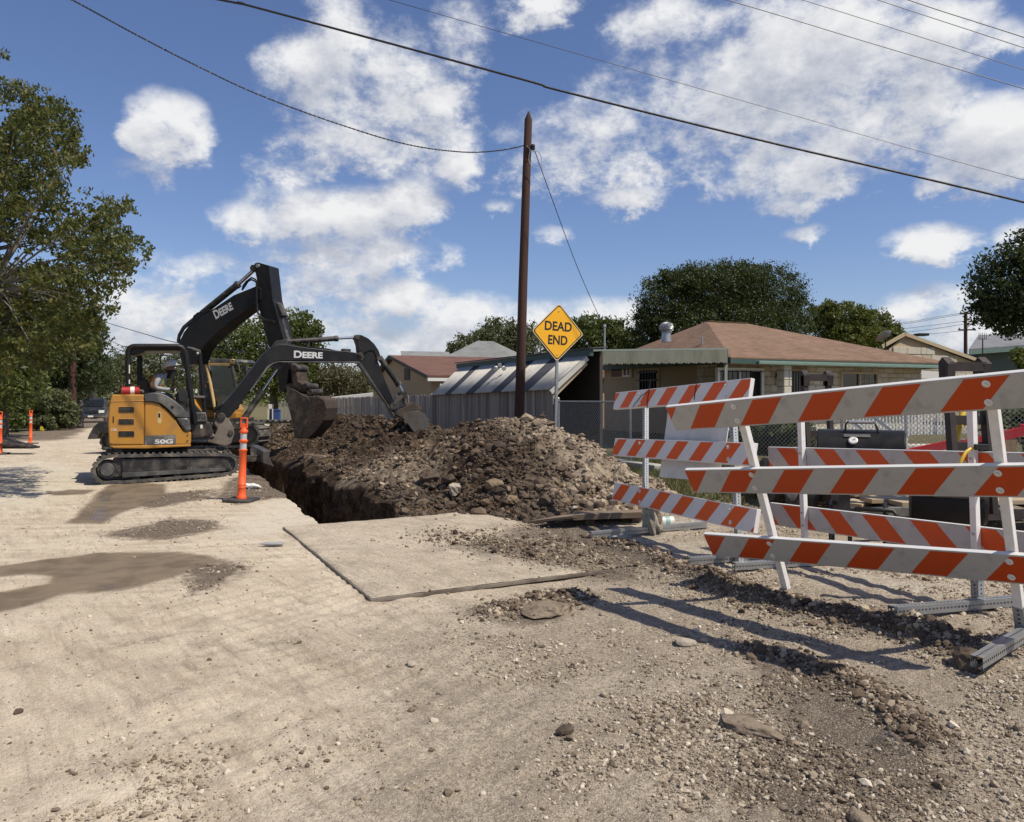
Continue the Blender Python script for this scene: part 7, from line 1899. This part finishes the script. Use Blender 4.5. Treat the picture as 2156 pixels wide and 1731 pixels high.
# ------------------------------------------------------------------ parked car far down the street
def suv():
    p = V(197, 888, 62); zb = gz(p[0], p[1]); yaw = math.radians(-152) + math.pi * 0
    root = thing('parked_car', 'dark old sport utility car parked far down the street facing the camera', 'car', (p[0], p[1], zb))
    fx = np.array([.40, -.917]); sx = np.array([.917, .40])                  # car forward, car side

    def P(l, s, z): q = np.array([p[0], p[1]]) + fx * l + sx * s; return np.array([q[0], q[1], zb + z])
    def loft(name, secs, mat, parent=root, bevel=.05):
        m = MB(); n = len(secs[0]); vs = [P(*q) for s in secs for q in s]; fs = []
        for i in range(len(secs) - 1):
            for j in range(n): fs.append((i * n + j, i * n + (j + 1) % n, (i + 1) * n + (j + 1) % n, (i + 1) * n + j))
        fs += [tuple(range(n))[::-1], tuple(range((len(secs) - 1) * n, len(secs) * n))]; m.add(vs, fs); return m.build(name, mat, parent, 40, bevel)
    def sec(l, w, z0, z1, k=.93): return [(l, -w, z0), (l, w, z0), (l, w, z0 + (z1 - z0) * .6), (l, w * k, z1), (l, -w * k, z1), (l, -w, z0 + (z1 - z0) * .6)]
    loft('body', [sec(2.4, .93, .42, .98), sec(2.2, .98, .38, 1.12), sec(1.0, 1.0, .36, 1.20), sec(-2.3, 1.0, .36, 1.22), sec(-2.5, .95, .45, 1.15)], MT['car_black'])
    loft('cabin', [sec(1.15, .90, 1.15, 1.2, .98), sec(.45, .86, 1.15, 1.82, .86), sec(-2.2, .86, 1.15, 1.86, .86), sec(-2.45, .88, 1.15, 1.3)], MT['car_black'])
    m = MB(); m.add([P(1.13, -.74, 1.23), P(1.13, .74, 1.23), P(.50, .68, 1.77), P(.50, -.68, 1.77)], [(0, 1, 2, 3)]); w = m.build('windscreen', MT['dark_glass'], root); w.location = (fx[0] * .03, fx[1] * .03, .02)
    m = MB(); m.prism([P(2.45, -.50, .72), P(2.45, .50, .72), P(2.42, .50, .98), P(2.42, -.50, .98)], (fx[0] * .03, fx[1] * .03, 0)); gr = m.build('grille', MT['chrome'], root)
    for k in range(9): m = MB(); q = P(2.50, -.42 + .105 * k, .85); m.box(q, (.05, .04, .2), math.atan2(sx[1], sx[0])); m.build('grille_bar', MT['hole'], gr)
    for s in (-1, 1):
        m = MB(); m.prism([P(2.43, s * .54, .76), P(2.40, s * .92, .78), P(2.34, s * .92, .98), P(2.40, s * .54, .98)], (fx[0] * .05, fx[1] * .05, 0)); m.build('headlight', MT['lamp_glass'], root)
        m = MB(); m.box(P(.75, s * 1.14, 1.28), (.22, .12, .17), math.atan2(sx[1], sx[0])); m.build('mirror', MT['car_black'], root, bevel=.03)
        for l in (1.5, -1.5):
            m = MB(); m.lathe([(.22, 0), (.36, .02), (.37, .10), (.36, .22), (.22, .24)], P(l, s * .80, .37), 20, (sx[0] * s, sx[1] * s, 0)); wh = m.build('wheel', MT['rubber'], root, 50)
            m = MB(); m.lathe([(.21, 0), (.18, .03), (.05, .04)], P(l, s * 1.0, .37), 14, (sx[0] * s, sx[1] * s, 0)); m.build('rim', MT['galv_dull'], wh, 50)
    m = MB(); m.bar(P(2.52, -.95, .56), P(2.52, .95, .56), .12, .20); bp = m.build('bumper', MT['chrome'], root, bevel=.03); m = MB(); m.bar(P(2.60, -.18, .52), P(2.60, .18, .52), .02, .13); m.build('number_plate', MT['label_white'], bp)
    for s in (-.7, .7): m = MB(); m.bar(P(.2, s, 1.92), P(-2.1, s, 1.92), .04, .05); m.build('roof_rail', MT['galv_dull'], root)
    q = V(218, 850, 66); m = MB(); m.sphere(q, .3, 10, 8); m.lathe([(.06, -1.6), (.06, 0)], q, 8); o = m.build('mailbox', MT['label_white'], None, 50); tag(o, 'pale round topped letter box just right of the parked car', 'letter box')


suv()


# ------------------------------------------------------------------ smoker, trailer, ladder and the rest behind the barricades
def smoker():
    g0 = .14; root = thing('smoker_grill', 'black barrel smoker grill with a thermometer standing behind the barricades', 'grill', (3.2, 7.2, g0))
    a, b = V(1722, 960, 7.35), V(1906, 962, 7.05); ax = b - a; a[2] = b[2] = .985; ax = b - a; L = np.linalg.norm(ax); d = ax / L; n = np.array([d[1], -d[0], 0]); r = .255
    def half(mb, t0, t1, lo, hi, rr=r):
        k = 18; ring = [(math.cos(t), math.sin(t)) for t in np.linspace(lo, hi, k)]
        P0 = [a + d * t0 + n * (c * rr) + np.array([0, 0, s * rr]) for c, s in ring]
        mb.prism(P0, d * (t1 - t0)); return mb
    lid = half(MB(), 0, L, 0.0, math.pi).build('lid', MT['smoker'], root, 40, .012); half(MB(), 0.004, L - .004, math.pi + .015, 2 * math.pi - .015, r * .99).build('barrel', MT['smoker'], root, 40, .012)
    c = a + d * (L * .50); h = []
    for s, z in ((-.13, .235), (-.125, .30), (-.11, .325), (.11, .325), (.125, .30), (.15, .235)): h.append(c + d * s + n * .10 + [0, 0, z])
    m = MB(); m.tube(h, .010, 8); hd = m.build('lid_handle', MT['dark_iron'], lid, 50); m = MB(); m.tube([c + d * s + n * .10 + [0, 0, .326] for s in (-.10, .10)], .016, 10); m.build('grip', MT['galv'], root, 50)
    m = MB(); t = math.radians(38); rad = n * math.cos(t) + np.array([0, 0, math.sin(t)]); q = a + d * (L * .415) + rad * r; m.lathe([(.040, 0), (.040, .018), (.034, .020)], q, 18, rad); th = m.build('thermometer', MT['galv'], root, 40)
    m = MB(); m.lathe([(.033, .0202), (.032, .0215)], q, 18, rad); m.build('dial', MT['label_white'], th); m = MB(); m.bar(q + rad * .0225 - d * .003, q + rad * .0225 + d * .022 + [0, 0, .01], .004, .002, tuple(rad)); m.build('needle', MT['hole'], th)
    t = math.radians(52); rad = n * math.cos(t) + np.array([0, 0, math.sin(t)]); tg = np.cross(rad, d); q = a + d * (L * .46) + rad * (r + .004)
    m = MB(); m.prism([q - d * .11 - tg * .018, q + d * .11 - tg * .018, q + d * .11 + tg * .018, q - d * .11 + tg * .018], rad * .004); m.build('name_plate', MT['decal_grey'], root)
    # firebox at the lower right, leg hoops, shelf, wheel
    f0 = V(1916, 1040, 7.1); f0[2] = .62; fd = d; m = MB(); m.lathe([(.235, 0), (.24, .01), (.24, .55), (.235, .56)], f0, 28, fd); fb = m.build('firebox', MT['smoker'], root, 40)
    m = MB(); m.lathe([(.20, 0), (.20, .03), (.17, .035), (.15, .02), (.06, .02), (.05, .05), (.01, .05)], f0 + fd * .56, 24, fd); m.build('firebox_door', MT['black_worn'], fb, 40); m = MB(); m.box(f0 + fd * .36 + n * .22 + [0, 0, .14], (.40, .06, .18), math.atan2(d[1], d[0])); m.build('bracket', MT['black_worn'], fb, bevel=.01)
    for s in (.12, L - .16):
        p = a + d * s; m = MB(); m.tube([p + n * .24 + [0, 0, g0 - .985], p + n * .24 + [0, 0, -.52], p + n * .20 + [0, 0, -.44], p - n * .20 + [0, 0, -.44], p - n * .24 + [0, 0, -.52], p - n * .24 + [0, 0, g0 - .985]], .019, 8); m.build('leg', MT['dark_iron'], root, 50)
    p, q = a + d * .28 + n * .25, a + d * (L - .06) + n * .25; m = MB(); m.tube([p + [0, 0, g0 - .985], p + [0, 0, -.50], p + d * .05 + [0, 0, -.44], q - d * .05 + [0, 0, -.44], q + [0, 0, -.50], q + [0, 0, g0 - .985]], .020, 8); m.build('leg', MT['dark_iron'], root, 50)
    m = MB(); w = G(1890, 1203, .13); w[1] = 6.62; w[0] = (1890 - U0) / F * 6.62; m.lathe([(.05, -.03), (.10, -.028), (.11, 0), (.10, .028), (.05, .03)], (w[0], w[1], .245), 20, n); m.build('wheel', MT['rubber'], root, 50); m = MB(); m.bar((w[0], w[1], .245), tuple(a + d * (L - .16) + n * .2 + np.array([0, 0, -.6])), .03, .03); m.build('axle_arm', MT['dark_iron'], root)


smoker()


def trailer():
    T = np.array([3.80, 7.75]); el = np.array([-.117, .993]); ew = np.array([.993, .117]); zd = .50
    def Q(w, l, z): q = T + ew * w + el * l; return np.array([q[0], q[1], z])
    root = thing('flatbed_trailer', 'black flatbed trailer with raised loading ramps and a plank deck parked behind the barricades', 'trailer', (*Q(1, 2, .14),))
    for w in (.0, 2.0): m = MB(); m.bar(Q(w, -.1, zd - .12), Q(w, 4.3, zd - .12), .06, .14); m.build('frame_rail', MT['ramp_steel'], root)
    for l in (-.1, 1.4, 2.9, 4.3): m = MB(); m.bar(Q(0, l, zd - .13), Q(2, l, zd - .13), .06, .10); m.build('cross_member', MT['ramp_steel'], root)
    rng = random.Random(2)
    for k in range(17):
        l = .05 + k * .25; m = MB(); m.bar(Q(-.05 + rng.uniform(-.1, .08), l, zd - .02), Q(2.05, l + rng.uniform(-.02, .02), zd - .02), .22, .045); m.build('plank', MT['plank'], root, bevel=.004)
    for w in (-.12, 2.12):
        for l in (1.7, 2.5):
            m = MB(); m.lathe([(.17, 0), (.30, .02), (.31, .09), (.30, .18), (.17, .20)], Q(w - .1, l, .44), 22, (*ew, 0)); wh = m.build('wheel', MT['rubber'], root, 50); m = MB(); m.lathe([(.16, .02), (.12, .05), (.04, .03)], Q(w - .1, l, .44), 14, (-ew[0], -ew[1], 0)); m.build('rim', MT['galv_dull'], wh, 50)
    # raised ramps: two side bars with rungs
    for (u0, u1, v0, D) in ((1704, 1754, 790, 10.4), (2014, 2091, 765, 7.6)):
        z1 = V(u0, v0, D)[2]; xa, xb = V(u0, v0, D)[0], V(u1, v0, D)[0]; rp = MB(); dy = -.02 if D > 9 else .02
        for x in (xa, xb): rp.bar((x, D, zd - .1), (x, D + .18, z1), .06, .10, (0, 1, 0))
        o = rp.build('ramp', MT['ramp_steel'], root, bevel=.006)
        for x in (xa, xb):
            m = MB(); m.prism([(x - .03, D + .10, z1 - .14), (x - .03, D + .26, z1 - .14), (x - .03, D + .27, z1 + .02), (x - .03, D + .20, z1 + .07), (x - .03, D + .09, z1 + .0)], (.075, 0, 0)); m.build('hook', MT['ramp_steel'], o)
        for k in range(6):
            z = z1 - .03 - k * (z1 - zd) / 5.2; m = MB(); m.bar((xa, D + .12, z), (xb, D + .12, z), .05, .09); m.build('rung', MT['ramp_steel'], o)
    m = MB(); m.bar(Q(.4, -.1, .42), Q(-.9, -.25, .44), .07, .09); m.build('drawbar', MT['cover_grey'], root, bevel=.005); m = MB(); m.box(Q(-.75, -.3, .52), (.14, .10, .22), .3); m.build('jack_bracket', MT['cover_grey'], root, bevel=.01)
    # loose boards and a red beam on the deck
    def bd(label, p, q, w, h, mat, cat='board'): m = MB(); m.bar(p, q, w, h); o = m.build('loose_board', MT[mat], None, bevel=.004); return tag(o, label, cat, 'boards lying on the trailer')
    bd('pale thick board lying askew on the trailer behind the smoker legs', V(1785, 1064, 8.1), V(1925, 1040, 9.0), .30, .05, 'plank'); bd('weathered short board low on the trailer beside the firebox', V(1826, 1075, 7.9), V(1905, 1066, 8.4), .18, .05, 'plank')
    bd('grey board end leaning at the right side of the trailer', V(2050, 1075, 8.0), V(2150, 1040, 8.6), .22, .04, 'fence_wood_c')
    lr = thing('ladder', 'red fibreglass ladder lying slanted across the trailer', 'ladder', V(1960, 930, 9.3))
    for (p, q) in ((V(1905, 949, 9.6), V(2010, 927, 9.2)), (V(2030, 929, 8.7), V(2162, 899, 8.3))):
        m = MB(); m.bar(p, q, .09, .018); m.bar(np.array(p) + [0, -.045, -.035], np.array(q) + [0, -.045, -.035], .012, .085); m.bar(np.array(p) + [0, .045, -.035], np.array(q) + [0, .045, -.035], .012, .085); m.build('side_rail', MT['ladder_red'], lr, bevel=.003)
    p, q = V(2010, 927, 9.2), V(2030, 929, 8.7)
    for k, s in enumerate((.15, .5, .85)):
        a = V(2030, 929, 8.7) * (1 - s) + V(2162, 899, 8.3) * s; m = MB(); m.bar(a + [0, 0, -.03], a + [.05, .55, -.03], .04, .03); m.build('rung', MT['galv_dull'], lr)
    m = MB(); m.box(V(2160, 903, 8.3), (.05, .14, .10)); m.build('end_cap', MT['ladder_red'], lr, bevel=.01)
    m = MB(); a, b = V(2032, 845, 8.0), V(2008, 952, 7.8); m.tube([a, b], .030, 14); o = m.build('yellow_pipe', MT['yellow_tube'], None, 50); tag(o, 'yellow pipe standing slanted beside the right ramp', 'pipe')
    for u, v in ((2120, 925), (2133, 925)): pass
    p = V(2126, 960, 8.6); t = thing('saw_horse', 'wooden trestle legs holding up the right end of the red ladder', 'trestle', (p[0], p[1], zd))
    for u in (2119, 2131): q = V(u, 912, 8.6); m = MB(); m.box((q[0], q[1], .85), (.06, .06, .62)); m.build('leg', MT['plywood'], t)
    m = MB(); q = V(2125, 905, 8.6); m.box((q[0], q[1], 1.13), (.30, .08, .06)); m.build('top_beam', MT['plywood'], t)


trailer()


def wood_pile():
    def cb(x, y): return 1010.5 + .2343 * x, 1010.5 + .2343 * y
    p = V(1260, 1115, 9.3); root = thing('plywood_table', 'dark plywood sheet resting on short timber blocks at the foot of the heap', 'plywood sheet', (p[0], p[1], 0))
    top = [V(*cb(432, 370), 8.95), V(*cb(830, 322), 8.72), V(*cb(1480, 292), 8.70), V(*cb(1510, 262), 9.35), V(*cb(900, 284), 9.35)]
    m = MB(); m.prism(top, (0, 0, -.03)); m.build('sheet', MT['plywood'], root, bevel=.004)
    for (x0, x1, y, D) in ((950, 1028, 405, 8.9), (1362, 1448, 385, 8.9)):
        a, b = V(*cb(x0, y), D), V(*cb(x1, y), D); m = MB(); m.box(((a[0] + b[0]) / 2, D, .07), (b[0] - a[0], .10, .22)); m.build('block', MT['plywood'], root, bevel=.006)
    m = MB(); a, b = V(*cb(840, 340), 8.75), V(*cb(1450, 330), 8.65); m.bar((a[0], a[1], .19), (b[0], b[1], .235), .05, .06); m.build('batten', MT['plywood'], root)
    m = MB(); m.tube([V(*cb(1030, 412), 9.0), V(*cb(1240, 432), 9.1)], .06, 14); m.tube([V(*cb(1240, 432), 9.1), V(*cb(1340, 445), 9.15)], .04, 12); o = m.build('old_pipe', MT['fence_wood_c'], None, 50); tag(o, 'pale stub of pipe lying under the plywood sheet', 'pipe')
    def flat(name, label, cat, px, z, th, mat):
        P = [G(*cb(*q), z) for q in px]; m = MB(); m.prism(P, (0, 0, th)); o = m.build(name, MT[mat], None, bevel=.004); return tag(o, label, cat)
    flat('white_panel', 'large pale flat panel on the ground behind the far barricade foot', 'panel', [(1060, 545), (1500, 520), (2080, 478), (2060, 415), (1700, 400), (1240, 470)], .07, .02, 'board_white')
    flat('timber_offcut', 'short pale timber lying under the plywood sheet', 'timber', [(1240, 492), (1450, 470), (1450, 432), (1238, 458)], .10, .04, 'plank')
    for k, (a, b, lab) in enumerate(((((1600, 440)), (1930, 392), 'upper white strip of metal frame beside the carpet roll'), ((1520, 462), (1900, 408), 'lower white strip of metal frame beside the carpet roll'))):
        m = MB(); m.bar(G(*cb(*a), .11), G(*cb(*b), .11), .04, .03); o = m.build('metal_frame', MT['white_trim'], None); tag(o, lab, 'frame')
    m = MB(); a, b = G(*cb(1612, 375), .17), G(*cb(1735, 372), .17); m.tube([a, b], .055, 14); o = m.build('caulk_tube', MT['label_white'], None, 50); tag(o, 'white tube with a teal label lying by the carpet scrap', 'tube')
    m = MB(); m.tube([a * .62 + b * .38, a * .3 + b * .7], .0565, 14, cap=False); m.build('label', MT['teal'], o, 50)
    bm = bmesh.new(); bmesh.ops.create_icosphere(bm, subdivisions=4, radius=1.0); c = G(*cb(1560, 400), .2)
    for v in bm.verts:
        k = 1 + .25 * math.sin(v.co.x * 9 + v.co.z * 7) * math.cos(v.co.y * 8); v.co = Vector((v.co.x * .09 * k, v.co.y * .13 * k, v.co.z * .20 * k))
    me = bpy.data.meshes.new('carpet_scrap'); bm.to_mesh(me); bm.free(); me.materials.append(MT['carpet']); o = bpy.data.objects.new('carpet_scrap', me); COL.objects.link(o); o.location = (c[0], c[1], .24); tag(o, 'crumpled beige carpet scrap hanging behind the far barricade post', 'carpet')
    for q in me.polygons: q.use_smooth = True


wood_pile()


def litter():
    # flattened clear bottle left of the plate, crumpled wrap in the gravel, bag by the delineator
    def crumple(name, label, cat, c, sx, sy, sz, seed, mat, rz=0.0):
        bm = bmesh.new(); bmesh.ops.create_icosphere(bm, subdivisions=3, radius=1.0); g = np.random.default_rng(seed); K = g.normal(size=(6, 3)) * 3; ph = g.random(6) * 6
        for v in bm.verts:
            k = 1 + .22 * sum(math.sin(v.co.dot(Vector(a)) + p) for a, p in zip(K, ph)) / 2.4; v.co = Vector((v.co.x * sx * k, v.co.y * sy * k, v.co.z * sz * k))
        me = bpy.data.meshes.new(name); bm.to_mesh(me); bm.free(); me.materials.append(MT[mat]); o = bpy.data.objects.new(name, me); COL.objects.link(o); o.location = c; o.rotation_euler = (0, 0, rz); return tag(o, label, cat)
    def gp(u, v, dz): p = G(u, v); p[2] = float(surf_z(np.array([p[0]]), np.array([p[1]]))[0]) + dz; return p
    c = gp(573, 1153, .03); m = MB(); M_ = Matrix.Translation(Vector(c)) @ Matrix.Rotation(.05, 4, 'Z')
    m.lathe([(.012, -.13), (.014, -.10), (.035, -.06), (.036, .09), (.034, .11), (.01, .112)], (0, 0, 0), 14, (1, 0, 0)); m.v = [tuple(M_ @ Vector((p[0], p[1], p[2] * .55))) for p in m.v]
    o = m.build('plastic_bottle', MT['plastic_grey'], None, 50); tag(o, 'flattened grey plastic bottle lying left of the road plate', 'bottle')
    crumple('plastic_bag', 'small white plastic bag on dark mud by the nearest delineator post', 'bag', gp(528, 1030, .04), .13, .07, .045, 3, 'label_white')
    a, b, c = gp(1826, 1574, .012), gp(1866, 1566, .02), gp(1902, 1594, .012); m = MB()
    m.prism([a + [0, -.02, 0], b + [0, -.025, .012], c + [-.01, -.015, 0], c + [.02, .02, .004], b + [.02, .025, .02], a + [0, .02, .006]], (0, 0, .003)); o = m.build('clear_wrap', MT['clear_plastic'], None, bevel=.001); tag(o, 'strip of clear plastic wrap lying in the gravel at lower right', 'wrap')
    for k, (u, v) in enumerate(((35, 903), (84, 908), (119, 906))):
        p = GG(u, v); t = thing('marker_flag', ('leftmost yellow marker flag below the green bush', 'middle yellow marker flag in front of the thin stemmed bush', 'rightmost yellow marker flag in front of the thin stemmed bush')[k], 'flag', p, 'yellow marker flags at the road edge')
        m = MB(); m.tube([p, p + [.02, 0, .26]], .008, 5); m.build('wire_staff', MT['galv_dull'], t); m = MB(); m.prism([p + [.0, 0, .06], p + [.22, .02, .02], p + [.15, 0, .24], p + [.02, 0, .26]], (0, .006, 0)); m.build('flag', MT['flag_yellow'], t)
    # dark ramp plate, planter, far bits
    P = [G(0, 948), G(79, 943), G(70, 936), G(-60, 938)]; D = 22.5
    t = thing('steel_ramp', 'dark tilted plate propped on a block beside the left delineator post', 'plate', G(20, 940)); m = MB(); m.prism([V(-70, 918, 23.0), V(2, 921, 22.6), V(79, 941, 22.2), V(79, 944, 22.0), V(-70, 930, 22.2)], (0, 0, .04)); m.build('plate', MT['dark_steel'], t, bevel=.01)
    m = MB(); q = G(8, 943); m.box((q[0], q[1] + .2, .14), (.28, .3, .28)); m.build('block', MT['rubber_base'], t, bevel=.01); m = MB(); q = G(40, 944); m.box((q[0], q[1], .03), (1.0, .35, .06)); m.build('base_plate', MT['dark_steel'], t)
    c = GG(35, 901); m = MB(); m.lathe([(.22, 0), (.27, .26), (.30, .27), (.28, .29), (.2, .27)], c, 18); o = m.build('plant_pot', MT['rubber_base'], None, 40); tag(o, 'black plant pot under the green bush at the left edge', 'pot')
    c = V(582, 872, 50); m = MB(); m.box((c[0], c[1], .2), (.52, .5, .6)); m.box((c[0], c[1], .53), (.58, .56, .08)); o = m.build('blue_bin', MT['blue_plastic'], None, bevel=.03); tag(o, 'blue bin far beyond the heap between the excavator boom and bucket', 'bin')
    t = thing('folding_sign', 'small white folding sign far beyond the heap beside the blue bin', 'sign', V(569, 872, 49))
    m = MB(); q = V(569, 856, 49); m.box(q, (.34, .04, .28)); m.build('board', MT['label_white'], t)
    for u in (564.5, 574): q = V(u, 864, 49); m = MB(); m.box((q[0], q[1], .35), (.05, .04, 1.1)); m.build('leg', MT['label_white'], t)
    t = thing('far_mesh_fence', 'short run of grey mesh fence far beyond the heap', 'fence', V(605, 870, 48))
    for u in (592, 600, 608, 617): q = V(u, 866, 48); m = MB(); m.box((q[0], q[1], .45), (.05, .05, 1.3)); m.build('fence_post', MT['galv_dull'], t)
    for z in (1.0, .1): m = MB(); m.bar((*V(592, 860, 48)[:2], z), (*V(640, 860, 48)[:2], z), .03, .04); m.build('rail', MT['galv_dull'], t)
    for k in range(30): q = V(592 + k * 1.6, 866, 48.02); m = MB(); m.box((q[0], q[1], .55), (.012, .012, .9)); m.build('mesh_wire', MT['galv_dull'], t)


litter()
